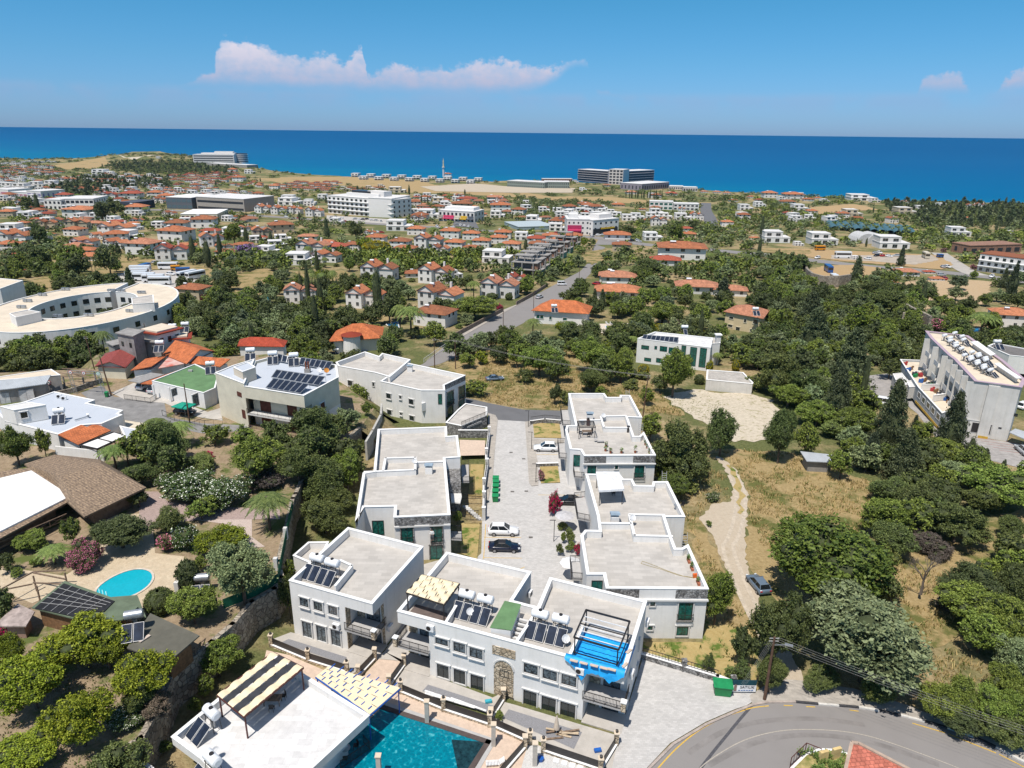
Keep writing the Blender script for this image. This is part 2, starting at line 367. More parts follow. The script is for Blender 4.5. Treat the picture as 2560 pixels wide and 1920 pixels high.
# sea and land
def seamat():
 m=bpy.data.materials.new('sea_water');m.use_nodes=True;t=m.node_tree;n=t.nodes;l=t.links;b=n['Principled BSDF']
 g=n.new('ShaderNodeNewGeometry');sx=n.new('ShaderNodeSeparateXYZ');l.new(g.outputs['Position'],sx.inputs[0])
 d=mth('ADD',sx.outputs[1],mth('MULTIPLY',sx.outputs[0],0.72,nt=t),nt=t)
 mp=n.new('ShaderNodeMapping');mp.inputs['Scale'].default_value=(0.0012,0.006,1);l.new(g.outputs['Position'],mp.inputs[0])
 ns=n.new('ShaderNodeTexNoise');ns.inputs['Scale'].default_value=1.0;ns.inputs['Detail'].default_value=7;ns.inputs['Roughness'].default_value=0.6;l.new(mp.outputs[0],ns.inputs['Vector'])
 f=mth('ADD',mth('DIVIDE',mth('SUBTRACT',d,1300.0,nt=t),5500.0,nt=t),mth('MULTIPLY',mth('SUBTRACT',ns.outputs['Fac'],0.5,nt=t),0.22,nt=t),nt=t)
 c=ramp(t,f,[(0.0,(0.000,0.135,0.265)),(0.08,(0.000,0.108,0.25)),(0.32,(0.000,0.090,0.235)),(1.0,(0.000,0.078,0.215))])
 l.new(c,b.inputs['Base Color']);b.inputs['Roughness'].default_value=0.6;b.inputs['Specular IOR Level'].default_value=0.03
 return m
SEA=-28.0
mb=MB();S_=160000;mb.face([(-S_,-3000,SEA),(S_,-3000,SEA),(S_,S_,SEA),(-S_,S_,SEA)])
struct(mb.build('sea',seamat()))
def landmat():
 m=bpy.data.materials.new('scrub_ground');m.use_nodes=True;t=m.node_tree;n=t.nodes;l=t.links;b=n['Principled BSDF'];b.inputs['Roughness'].default_value=0.95;b.inputs['Specular IOR Level'].default_value=0.1
 g=n.new('ShaderNodeNewGeometry')
 def nz_(s,dt=6,r=0.65):
  x=n.new('ShaderNodeTexNoise');x.inputs['Scale'].default_value=s;x.inputs['Detail'].default_value=dt;x.inputs['Roughness'].default_value=r;l.new(g.outputs['Position'],x.inputs['Vector']);return x.outputs['Fac']
 dry=ramp(t,nz_(1.2),[(0.3,(0.20,0.15,0.08)),(0.5,(0.34,0.26,0.14)),(0.7,(0.44,0.36,0.21))])
 gr=ramp(t,nz_(2.2),[(0.3,(0.07,0.085,0.03)),(0.7,(0.18,0.19,0.075))])
 k=ramp(t,nz_(0.028,8,0.7),[(0.42,(0,0,0)),(0.53,(1,1,1))])
 l.new(mixc(t,k,dry,gr),b.inputs['Base Color'])
 bp=n.new('ShaderNodeBump');bp.inputs['Strength'].default_value=0.9;bp.inputs['Distance'].default_value=0.35;l.new(nz_(2.5,5),bp.inputs['Height']);l.new(bp.outputs[0],b.inputs['Normal'])
 return m
LANDM=landmat()
def drymat(name,a,b2,c_,gfrac=0.5,s=0.25):
 m=bpy.data.materials.new(name);m.use_nodes=True;t=m.node_tree;n=t.nodes;l=t.links;b=n['Principled BSDF'];b.inputs['Roughness'].default_value=0.95;b.inputs['Specular IOR Level'].default_value=0.1
 g=n.new('ShaderNodeNewGeometry')
 def nz_(s,dt=6,r=0.65):
  x=n.new('ShaderNodeTexNoise');x.inputs['Scale'].default_value=s;x.inputs['Detail'].default_value=dt;x.inputs['Roughness'].default_value=r;l.new(g.outputs['Position'],x.inputs['Vector']);return x.outputs['Fac']
 dry=ramp(t,nz_(1.6,8,0.75),[(0.3,a),(0.68,b2)]);k=ramp(t,nz_(s,8,0.7),[(gfrac,(0,0,0)),(gfrac+0.1,(1,1,1))])
 l.new(mixc(t,k,dry,c_),b.inputs['Base Color'])
 bp=n.new('ShaderNodeBump');bp.inputs['Strength'].default_value=0.7;bp.inputs['Distance'].default_value=0.15;l.new(nz_(5,6),bp.inputs['Height']);l.new(bp.outputs[0],b.inputs['Normal'])
 return m
GOLD=drymat('dry_grass_field',(0.23,0.165,0.075),(0.42,0.32,0.165),(0.12,0.125,0.04),0.50,0.13)
GOLDF=drymat('pale_stubble_field',(0.30,0.21,0.10),(0.42,0.31,0.16),(0.20,0.18,0.08),0.6,0.02)
WEEDY=drymat('weedy_grass',(0.34,0.25,0.10),(0.46,0.36,0.17),(0.10,0.15,0.03),0.50,0.4)
LIME=drymat('pale_limestone_ground',(0.42,0.36,0.27),(0.64,0.57,0.46),(0.30,0.27,0.15),0.54,0.9)
DIRT=drymat('dirt_track',(0.42,0.35,0.265),(0.50,0.43,0.335),(0.38,0.31,0.22),0.58,0.12)
SOIL=drymat('orchard_soil',(0.21,0.155,0.10),(0.37,0.285,0.19),(0.11,0.135,0.04),0.49,0.22)
OCHRE=drymat('ochre_soil',(0.33,0.22,0.11),(0.46,0.33,0.18),(0.18,0.16,0.06),0.62,0.1)
PLAZA=drymat('crazy_stone_paving',(0.44,0.35,0.24),(0.62,0.52,0.38),(0.50,0.42,0.30),0.5,1.5)
coast=[(-4000,2900),(-2600,2300),(-1900,2080)]+[(p.x,p.y)for p in PL(None,[(0,396),(60,404),(130,404),(200,406),(268,404),(300,388),(330,380),(400,379),(470,392),(540,402),(600,410),(640,420),(665,424),(700,430),(760,436),(830,440),(880,444),(960,446),(1060,448),(1130,450),(1180,449),(1230,456),(1265,453),(1400,452),(1500,460),(1600,466),(1700,472),(1780,479),(1850,484),(1900,488),(2000,494),(2100,500),(2200,508),(2330,511),(2450,514),(2560,515)],SEA+1)]+[(1100,860),(2500,800),(2500,-300),(-4000,-300)]
random.seed(5)
cz=[]
for i,(a,b)in enumerate(zip(coast,coast[1:])):
 cz.append(a)
 if 2<i<len(coast)-5 and math.hypot(b[0]-a[0],b[1]-a[1])>12:
  for t in(0.33,0.66):cz.append((a[0]+(b[0]-a[0])*t+random.uniform(-4,4),a[1]+(b[1]-a[1])*t+random.uniform(-9,5)))
cz.append(coast[-1])
land=sheet('ground',cz,LANDM,0.0,grid=50.0,occ=False)
mb=MB()
for a,b in zip(cz,cz[1:]):
 if a[1]>500:mb.face([(a[0],a[1],H(*a)),(b[0],b[1],H(*b)),(b[0],b[1]+5,SEA-2),(a[0],a[1]+5,SEA-2)])
struct(mb.build('shore_cliff',M('cliff_rock',(0.42,0.33,0.22),var=0.25,scale=0.05)))
terr_px=[('L1',520,1760),('L1',640,1640),('L1',870,1490),('L1',980,1300),('L1',1060,1090),('L1',1310,890),('L1',1440,780),('L1',1560,640),('L1',1700,560),('L1',1745,490),('L1',1722,390),('L1',1770,190),('L1',1812,0),('M2',420,1380),('M2',470,1270),('M2',640,1230),('M2',760,1000),('M2',900,880),('M2',1010,730),('M2',850,600),('M2',740,520),('M2',300,320),('M1',2150,330),('M1',1700,360),('M1',1300,420),('M1',760,340),('M1',700,450),('M1',0,480),('M1',-900,560),('L1',-1300,900),('L1',-700,1900)]
TB=[P(c,x,y,TZ)for c,x,y in terr_px];TERR=[(p.x,p.y)for p in TB]
terr=sheet('garden_ground',TERR,SOIL,0.0,z=TZ,occ=False)
tn=ccw(TERR)
wl=[(p.x,p.y)for p in TB[:18]]
w1=seg_wall(wl,-0.3,TZ+0.35,0.6,'retaining_wall',STONEW);w1.name='garden_retaining_wall'
tag(w1,'tall rubble stone retaining wall holding up the walled garden','retaining wall')
mb=MB();sk=TB[17:]+[TB[0]]
for a,b in zip(sk,sk[1:]):
 d=(b-a).normalized();o_=Vector((d.y,-d.x,0))
 m_=(a+b)/2+o_;o_=o_ if not inpoly(m_.x,m_.y,TERR)else-o_
 mb.face([a,b,b+o_*9-Vector((0,0,TZ+3)),a+o_*9-Vector((0,0,TZ+3))])
struct(mb.build('terrace_slope',LANDM))
# roads, paving and fields (near ones first)
def S(name,c,pts,mat,off=0.02,**k):return sheet(name,PL(c,pts,k.get('z')),mat,off,**k)
G0=0.0
S('paved_court',None,[sp('M2',1872,900),sp('M3',285,812),sp('M3',850,822),sp('M3',850,1100),sp('M3',1000,1250),sp('L3',800,100),sp('L3',800,600),sp('L3',300,800),sp('L3',-50,500),sp('L2',1370,330),sp('L2',1375,110)],PAVER,0.02,z=0.0)
mk=lambda c,pts,w,mat,nm,off=0.03,**kk:strip(nm,[P(c,x,y,0)for x,y in pts],w,mat,off,k=1,z=0.0,occ=False)
for a,b in(((150,232),(378,232)),((148,358),(382,361)),((160,150),(146,365)),((400,415),(372,428))):mk('L3',[a,b],0.10,YEL,'parking_line')
mk('M3',[(590,1380),(900,1382)],0.10,YEL,'parking_line');mk('M3',[(570,1076),(735,1076)],0.1,YEL,'parking_line')
S('pavement','M2',[(1870,765),(1925,780),(1943,812),(1925,1000),(1905,1250),(1855,1500),(1835,1490),(1865,1100)],PAV,0.12,z=0.0)
S('pavement','M3',[(490,830),(560,820),(560,960),(780,965),(780,990),(560,1000),(585,1130),(590,1310),(540,1316),(520,1290),(505,1050)],PAV,0.12,z=0.0)
S('asphalt_lane',None,[sp('M2',1690,645),sp('M3',60,650),sp('M3',230,690),sp('M3',480,737),sp('M3',760,745),sp('M3',1100,745),sp('M3',1100,840),sp('M3',490,826),sp('M3',285,814),sp('M3',205,765),sp('M2',1860,760),sp('M2',1700,700)],ASPHD,0.03,z=0.0)
S('block_paving','L3',[(975,1500),(1130,985),(1250,1020),(1385,1062),(1580,1120),(1700,1170),(1860,1200),(1870,1215),(1775,1275),(1700,1300),(1520,1378),(1300,1510),(1160,1659),(1050,1850),(900,1850)],PAVER,0.11,z=0.0)
road_top=[P(c,x,y,0)for c,x,y in(('L3',1000,1880),('L3',1120,1730),('L3',1180,1655),('L3',1320,1515),('L3',1525,1392),('L3',1700,1315),('L4',350,1240),('L4',450,1222),('L4',640,1220),('L4',840,1238),('L4',1100,1262),('L4',1390,1322),('L4',1800,1442),('L4',2167,1622),('L4',2700,1900))]
sheet('road',[(p.x,p.y)for p in road_top]+[tuple(P(None,2900,2300,0))[:2],tuple(P(None,1300,2500,0))[:2]],ASPH,0.02,z=0.0)
S('pavement','L4',[(330,1180),(420,1120),(580,1070),(700,1080),(860,1110),(1020,1130),(1380,1240),(1500,1290),(2167,1500),(2700,1680),(2700,1900),(2167,1620),(1800,1440),(1390,1320),(1100,1260),(840,1236),(640,1218),(450,1220),(350,1238)],PAV,0.12,z=0.0)
yl=[P(c,x,y,0)for c,x,y in(('L3',1120,1790),('L3',1228,1659),('L3',1350,1530),('L3',1490,1420),('L3',1650,1340),('L3',1760,1302),('L4',300,1270),('L4',370,1254),('L4',460,1244))]
strip('yellow_edge_line',yl,0.13,YEL,0.032,z=0.0,occ=False)
for i,(a,b)in enumerate((((560,1241),(620,1243)),((710,1249),(770,1252)),((1000,1272),(1060,1280)),((1420,1360),(1640,1425)),((1660,1432),(1980,1560)),((2000,1568),(2220,1680)))):mk('L4',[a,b],0.13,YEL,'yellow_edge_line',0.032)
cl=[P(c,x,y,0)for c,x,y in(('L4',-60,1720),('L4',60,1610),('L4',260,1490),('L4',440,1430),('L4',640,1403),('L4',900,1410),('L4',1100,1440),('L4',1300,1500),('L4',1600,1610),('L4',1800,1690))]
strip('worn_centre_line',cl,0.10,WPAINT,0.032,z=0.0,occ=False)
strip('tar_seam',[P('L4',x,y,0)for x,y in((345,1245),(270,1330),(180,1440),(90,1550),(-10,1680))],0.30,M('fresh_tar',(0.085,0.085,0.095),var=0.15,scale=4),0.030,z=0.0,occ=False)
SKID=M('tyre_polished_asphalt',(0.225,0.21,0.20),var=0.12,scale=0.5)
for pts in(((60,1640),(300,1515),(520,1455),(800,1440),(1150,1490),(1600,1640)),((-80,1560),(150,1420),(400,1350),(760,1330),(1100,1370))):
 strip('tyre_wear_band',[P('L4',x,y,0)for x,y in pts],0.6,SKID,0.026,z=0.0,occ=False)
ks=smooth_path([(p.x,p.y)for p in road_top[8:]],14);KW=M('kerb_white',(0.62,0.6,0.56),var=0.1,scale=5);KB=M('kerb_black',(0.06,0.06,0.065),var=0.2,scale=5)
acc=0;kW=MB();kB=MB()
for a,b in zip(ks,ks[1:]):
 m_=kW if int(acc/2.1)%2 else kB;d=(b-a).length;acc+=d
 m_.bar((a.x,a.y,0.07),(b.x,b.y,0.07),0.26,0.2)
struct(kW.build('kerb',KW));struct(kB.build('kerb',KB))
kc=MB()
for a,b in zip(road_top[:9],road_top[1:9]):kc.bar((a.x,a.y,0.07),(b.x,b.y,0.07),0.26,0.17)
struct(kc.build('kerb',M('kerb_concrete',(0.40,0.34,0.30),var=0.15,scale=2)))
S('verge','L3',[(1130,985),(1135,880),(1500,880),(1520,740),(1700,790),(1840,800),(1860,1200),(1700,1170),(1580,1120),(1385,1062)],WEEDY,0.03,z=0.0,occ=False)
S('verge','L3',[(1400,100),(1480,110),(1600,350),(1840,800),(1700,790),(1500,740),(1540,560)],GOLD,0.025,z=0.0,occ=False)
trk=[sp(*q)for q in(('M3',1905,1075),('M3',2000,1180),('M3',2050,1300),('M3',2040,1430),('M3',1900,1450),('L3',1480,120),('L3',1570,240),('L3',1620,370),('L3',1690,510),('L3',1770,690),('L3',1880,890),('L4',560,1075),('L4',690,1080),('L4',620,900),('L4',420,700),('L4',380,420),('L4',320,330),('L4',300,200),('M4',175,1640),('M4',185,1420),('M4',190,1240),('M4',110,1090),('M4',0,1003))]
S('dirt_track',None,trk,DIRT,0.05,z=0.0,occ=True)
S('track_verge','M4',[(40,1060),(100,1150),(125,1250),(115,1390),(135,1400),(155,1300),(150,1210),(110,1130),(60,1060)],WEEDY,0.07,z=0.0,occ=False)
S('dry_meadow','M4',[(-250,930),(0,950),(330,960),(560,980),(800,1080),(1080,1190),(1000,1400),(1080,1600),(1500,1659),(1700,1500),(2100,1350),(2400,1500),(2400,2000),(1200,2400),(560,2200),(175,1700),(190,1240),(100,1080)],GOLD,0.03,z=0.0,occ=False)
S('limestone_clearing',None,[sp(*q)for q in(('M3',1530,640),('M3',1760,585),('M4',0,560),('M4',230,570),('M4',380,610),('M4',400,720),('M4',340,880),('M4',100,900),('M3',1750,780),('M3',1600,700))],LIME,0.06,occ=False)
for rx_ in(-.75,.75):strip('wheel_rut',[P(c,x,y,0)+Vector((rx_,0,0))for c,x,y in(('M4',90,1130),('M4',140,1250),('M4',135,1400),('M4',90,1560),('L3',1660,300),('L3',1720,480),('L3',1790,640),('L3',1870,800))],.55,M('packed_track',(.50,.43,.34),var=.12,scale=1.5),.056,z=0.0,occ=False)
S('dry_field',None,[sp(*q)for q in(('M2',1700,300),('M3',280,230),('M3',700,260),('M3',900,300),('M3',1110,430),('M3',1450,540),('M3',1520,640),('M3',1700,780),('M3',1400,760),('M3',1380,730),('M3',790,735),('M3',500,730),('M3',240,680),('M3',60,640),('M2',1700,600),('M2',1500,480))],GOLD,0.04,occ=False)
S('stone_plaza','L1',[(600,100),(940,80),(960,330),(1140,350),(1100,640),(900,680),(700,620),(400,560),(200,640),(0,560),(0,420),(200,440),(400,470),(620,330)],PLAZA,0.03,z=TZ)
S('gravel_path','L1',[(1130,20),(1350,60),(1560,50),(1560,230),(1640,290),(1540,300),(1450,230),(1400,150),(1250,130),(1100,100)],M('pinkish_gravel',(0.50,0.41,0.36),var=0.12,scale=6),0.04,z=TZ)
S('brick_path','M1',[(1100,1420),(1250,1420),(1330,1500),(1700,1540),(2212,1560),(2212,1640),(1600,1640),(1100,1700)],M('red_brick_path',(0.38,0.29,0.26),var=0.12,scale=5,kind='slab',size=0.2),0.05,z=TZ,occ=False)
S('lane','M1',[(640,640),(800,580),(870,640),(900,670),(1300,720),(1320,830),(1600,880),(2000,900),(1950,940),(1600,960),(1300,900),(1150,880),(960,850),(740,720)],M('old_lane_asphalt',(0.25,0.245,0.24),var=0.12,scale=0.5,stain=0.2),0.03,z=TZ)
S('concrete_yard','M1',[(880,640),(1060,560),(1230,640),(1640,790),(1740,760),(1760,860),(1560,830),(1300,720),(980,690)],YARD,0.04,z=TZ)
S('concrete_yard','M1',[(940,850),(1150,880),(1180,930),(1080,1100),(960,1120),(1000,980),(940,940)],M('cream_tile_yard',(0.62,0.55,0.43),kind='slab',size=0.4,var=0.06),0.04,z=TZ)
S('parking_court','M4',[(1030,440),(1210,420),(1370,600),(1530,840),(1740,860),(2101,920),(2700,1000),(2700,1350),(2101,1085),(1760,1000),(1500,880),(1360,700),(1180,560),(1130,640),(1060,620),(1020,560)],M('court_paving',(0.36,0.34,0.325),var=0.08,scale=1,kind='slab',size=0.5,stain=0.15),0.05)
REDL=M('red_court_line',(0.36,0.16,0.15),var=0.1,scale=4)
for k in range(9):strip('court_line',[P('M4',1760+k*42,870+k*22),P('M4',2100+k*30,915+k*20)]if k<5 else[P('M4',1370+(k-5)*30,640+(k-5)*50),P('M4',1500+(k-5)*8,660+(k-5)*50)],0.12,REDL,0.07,k=1,occ=False)
S('main_street',None,[sp(*q)for q in(('M2',1270,440),('M2',1380,392),('M2',1625,192),('T2',1140,1284),('T2',1440,1110),('T2',1560,1042),('T2',1740,945),('T2',1930,845),('T2',1990,780),('T2',2010,700),('T2',2060,620),('T2',2000,600),('T3',520,590),('T3',900,640),('T3',870,670),('T3',600,670),('T2',2090,690),('T2',2062,790),('T2',1925,935),('T2',1800,1040),('M3',560,42),('M3',255,200),('M3',100,275),('M3',0,330),('M2',1500,395),('M2',1300,440))],ASPH,0.05)
S('roadside_pavement',None,[sp(*q)for q in(('M2',1600,190),('M2',1960,0),('T2',1440,1092),('T2',1520,1060),('T2',1560,1044),('T2',1440,1112),('T2',1140,1286),('M2',1630,195))],PAV,0.14)
cr_=[P(c,x,y)for c,x,y in(('T1',700,575),('T1',980,578),('T1',1250,588),('T1',1480,605),('T1',1900,632),('T1',2212,655),('T2',700,545),('T2',1000,562),('T2',1300,583),('T2',1760,606),('T3',560,610),('T3',850,650),('T3',1100,680),('T3',1450,705),('T3',1800,740),('T4',0,790),('T4',420,840),('T4',700,872),('T4',1050,905),('T4',1400,930),('T4',1900,980),('T4',2400,1040))]
strip('coast_road',cr_,13,ASPH,0.12)
strip('side_road',[P(c,x,y)for c,x,y in(('T4',1500,780),('T4',1600,850),('T4',1740,935),('T4',1850,970))],9,M('pale_concrete_road',(0.42,0.39,0.35),var=0.08,scale=0.3),0.16)
strip('side_road',[P(c,x,y)for c,x,y in(('T3',1470,340),('T3',1470,400),('T3',1500,460),('T3',1510,520))],12,ASPHD,0.16)
strip('side_road',[P(c,x,y)for c,x,y in(('T1',1580,720),('T1',1700,690),('T1',1830,665))],8,ASPH,0.16)
strip('side_road',[P(c,x,y)for c,x,y in(('T1',610,1020),('T1',760,1045),('T1',900,1080))],8,ASPHD,0.16)
S('coach_park','T1',[(660,1010),(760,990),(960,970),(1150,960),(1310,1000),(1260,1040),(1130,1075),(1080,1090),(850,1060)],YARD,0.14)
S('hotel_forecourt','T2',[(300,485),(700,510),(690,540),(300,515)],YARD,0.2)
S('shop_forecourt','T2',[(1100,515),(1260,530),(1280,570),(1120,555)],ASPHD,0.2)
S('builders_yard','T4',[(0,740),(430,750),(900,770),(1500,800),(1620,880),(1520,920),(1050,880),(700,850),(420,815),(0,765)],OCHRE,0.2)
S('builders_yard','T4',[(600,800),(1440,800),(1500,840),(1300,880),(900,850),(600,830)],M('yard_dust',(0.42,0.36,0.29),var=0.1,scale=0.2),0.24,occ=False)
S('earth_platform','T4',[(390,930),(560,885),(780,880),(1010,905),(1020,930),(880,1000),(740,1030),(540,1015),(440,985)],OCHRE,0.24)
S('olive_ground','T4',[(1180,1030),(1300,1010),(1700,1000),(1960,1020),(1880,1200),(1600,1290),(1380,1290),(1250,1150)],drymat('olive_grove_soil',(0.38,0.27,0.16),(0.50,0.38,0.24),(0.30,0.24,0.12),0.6,0.1),0.1,occ=False)
FO_=0.05
for nm,c,pts in(('stubble_field','T2',[(0,240),(430,235),(900,262),(1000,290),(1500,345),(1530,370),(1100,345),(840,340),(500,300),(0,262)]),('stubble_field','T3',[(0,250),(250,290),(700,290),(1020,320),(1000,352),(600,325),(240,320),(0,285)]),('stubble_field','T1',[(340,290),(680,268),(700,285),(620,310),(430,318)]),('stubble_field','T1',[(1650,375),(2212,368),(2212,400),(1800,405)]),('bare_headland','T1',[(760,262),(860,240),(940,236),(1030,262),(960,268),(800,272)]),('dry_field','T1',[(490,745),(760,770),(830,800),(760,830),(600,820),(520,790)]),('dry_field','T1',[(560,880),(800,870),(1000,900),(1160,940),(950,970),(640,1000),(560,960)]),('dry_field','T1',[(130,1060),(330,990),(600,1030),(640,1060),(420,1060),(160,1110)]),('dry_field','T1',[(1450,1000),(1700,960),(1850,1000),(1700,1120),(1560,1190),(1480,1060)]),('dry_field','T2',[(100,850),(400,840),(520,880),(430,920),(250,900),(120,880)]),('dry_field','T2',[(1950,720),(2090,710),(2080,780),(1960,800)]),('dry_field','T3',[(490,740),(680,700),(660,790),(560,830),(490,790)]),('dry_field','T3',[(1450,900),(1850,960),(1830,1000),(1500,930)]),('dry_field','T2',[(250,1110),(700,1110),(700,1180),(500,1200),(250,1160)]),('ploughed_field','T4',[(420,400),(780,370),(900,390),(1000,420),(700,430),(450,470)]),('dry_field','T4',[(0,745),(420,760),(420,790),(0,775)]),('dry_field','T1',[(1080,905),(1300,940),(1450,1010),(1440,1060),(1300,1010)]),('building_site','T2',[(900,300),(1250,280),(1480,300),(1900,310),(1880,340),(1500,340),(1000,330)]),('playing_field','T1',[(265,470),(330,465),(335,500),(270,505)])):
 mat={'stubble_field':GOLDF,'bare_headland':LIME,'dry_field':GOLD,'ploughed_field':OCHRE,'building_site':DIRT,'playing_field':M('playing_grass',(0.08,0.16,0.03))}[nm]
 FO_=FO_+0.012
 S(nm,c,pts,mat,FO_,occ=(nm in('stubble_field','bare_headland','building_site','playing_field','ploughed_field')))
FIELDS=[[sp(c,x,y)for x,y in pts]for c,pts in(('T1',[(490,745),(760,770),(830,800),(760,830),(600,820),(520,790)]),('T1',[(560,880),(800,870),(1000,900),(1160,940),(950,970),(640,1000),(560,960)]),('T1',[(130,1060),(330,990),(600,1030),(640,1060),(420,1060),(160,1110)]),('T1',[(1450,1000),(1700,960),(1850,1000),(1700,1120),(1560,1190),(1480,1060)]),('T2',[(100,850),(400,840),(520,880),(430,920),(250,900),(120,880)]),('T3',[(490,740),(680,700),(660,790),(560,830),(490,790)]),('T2',[(250,1110),(700,1110),(700,1180),(500,1200),(250,1160)]),('T4',[(1180,1030),(1300,1010),(1700,1000),(1960,1020),(1880,1200),(1600,1290),(1380,1290),(1250,1150)]))]
bx=MB();bx.box((0,1150,16),(6400,3100,96));hz=bx.build('haze',bpy.data.materials.new('thin_air'));hz['kind']='stuff'
hm=hz.data.materials[0];hm.use_nodes=True;hm.node_tree.nodes.remove(hm.node_tree.nodes['Principled BSDF']);pv=hm.node_tree.nodes.new('ShaderNodeVolumePrincipled');pv.inputs['Color'].default_value=(.50,.74,1,1);pv.inputs['Density'].default_value=0.000025;pv.inputs['Anisotropy'].default_value=0.2
hm.node_tree.links.new(pv.outputs[0],hm.node_tree.nodes['Material Output'].inputs['Volume']);SC.cycles.volume_bounces=0
# buildings
def on_wall(A,B,c,x,y):
 """where the line of sight meets the wall through A and B: distance along it, height"""
 px,py=sp(c,x,y);d=ray(px,py);ax,ay=A[0],A[1];ex,ey=B[0]-ax,B[1]-ay;ln=math.hypot(ex,ey);ex/=ln;ey/=ln
 nx,ny=ey,-ex;t=(ax*nx+ay*ny)/(d[0]*nx+d[1]*ny);X,Y,Z=d[0]*t,d[1]*t,CH+d[2]*t
 return(X-ax)*ex+(Y-ay)*ey,Z
def window(root,A,B,t0,t1,z0,z1,frame=BLACK,pane=GLASS,trim=None,leaves=2,sill=False,deep=0.0,name='window',tz=0.14,rail=False):
 A,B=Vector((A[0],A[1],0)),Vector((B[0],B[1],0));e=(B-A).normalized();n=Vector((e.y,-e.x,0))
 if(-A.x-n.x)*n.x+(-A.y-n.y)*n.y<0 and n.dot(Vector((0,0,0))-A)<0:n=-n
 if t0>t1:t0,t1=t1,t0
 if z0>z1:z0,z1=z1,z0
 u=Vector((0,0,1));pt=lambda t,z,o:A+e*t+u*z+n*o
 f=MB();w_=0.07
 f.bar(pt(t0,z0+w_/2,.03),pt(t1,z0+w_/2,.03),w_,.06)if False else None
 def fr(m,a0,a1,b0,b1,wd,o0,o1):
  for(s0,s1,r0,r1)in((a0,a1,b0,b0+wd),(a0,a1,b1-wd,b1),(a0,a0+wd,b0+wd,b1-wd),(a1-wd,a1,b0+wd,b1-wd)):
   q=[pt(s0,r0,o1),pt(s1,r0,o1),pt(s1,r1,o1),pt(s0,r1,o1)];k=[pt(s0,r0,o0),pt(s1,r0,o0),pt(s1,r1,o0),pt(s0,r1,o0)]
   m.face(q)
   for i in range(4):m.face([k[i],k[(i+1)%4],q[(i+1)%4],q[i]])
 fr(f,t0,t1,z0,z1,w_,-0.02,0.06)
 for k in range(1,leaves):
  tt=t0+(t1-t0)*k/leaves;q=[pt(tt-.03,z0+w_,.05),pt(tt+.03,z0+w_,.05),pt(tt+.03,z1-w_,.05),pt(tt-.03,z1-w_,.05)];f.face(q)
 o=f.build(name,frame,root)
 g=MB();g.face([pt(t0+w_,z0+w_,.02),pt(t1-w_,z0+w_,.02),pt(t1-w_,z1-w_,.02),pt(t0+w_,z1-w_,.02)]);g.build('pane',pane,o)
 if trim:
  s=MB();fr(s,t0-tz,t1+tz,z0-(tz if sill or name=='window' else 0),z1+tz,tz,-0.01,0.14)
  s.bar(pt(t0-tz-.08,z1+tz+.03,.09),pt(t1+tz+.08,z1+tz+.03,.09),.2,.07)
  if sill:s.bar(pt(t0-tz-.05,z0-tz-.05,.12),pt(t1+tz+.05,z0-tz-.05,.12),.26,.1)
  s.build('surround',trim,o)
 if rail:
  r=MB();ro=.35
  for zz in(z0+.05,z0+1.0):r.bar(pt(t0-.1,zz,ro),pt(t1+.1,zz,ro),.05)
  for tt in(t0-.1,t1+.1):
   for zz in(z0+.05,z0+1.0):r.bar(pt(tt,zz,0),pt(tt,zz,ro),.05)
  k=int((t1-t0+.2)/.13)
  for i in range(k+1):tt=t0-.1+(t1-t0+.2)*i/k;r.bar(pt(tt,z0+.05,ro),pt(tt,z0+1,ro),.025)
  r.build('railing',BLACK,o)
 return o
def wins(root,A,B,c,rects,**k):
 for r in rects:
  kk=dict(k)
  if len(r)>4:kk.update(r[4])
  a=on_wall(A,B,c,r[0],r[1]);b=on_wall(A,B,c,r[2],r[3]);window(root,A,B,a[0],b[0],a[1],b[1],**kk)
def railing(path,z,h=1.0,mat=None,parent=None,step=0.14,name='railing',posts=True):
 m=MB();mat=mat or BLACK
 for a,b in zip(path,path[1:]):
  a=Vector((a[0],a[1],z));b=Vector((b[0],b[1],z));u=Vector((0,0,h));m.bar(a+u,b+u,.06);m.bar(a+u*.12,b+u*.12,.04)
  k=max(1,int((b-a).length/step))
  for i in range(k+1):p=a.lerp(b,i/k);m.bar(p,p+u,.03 if i%8 else .06)
 return m.build(name,mat,parent)
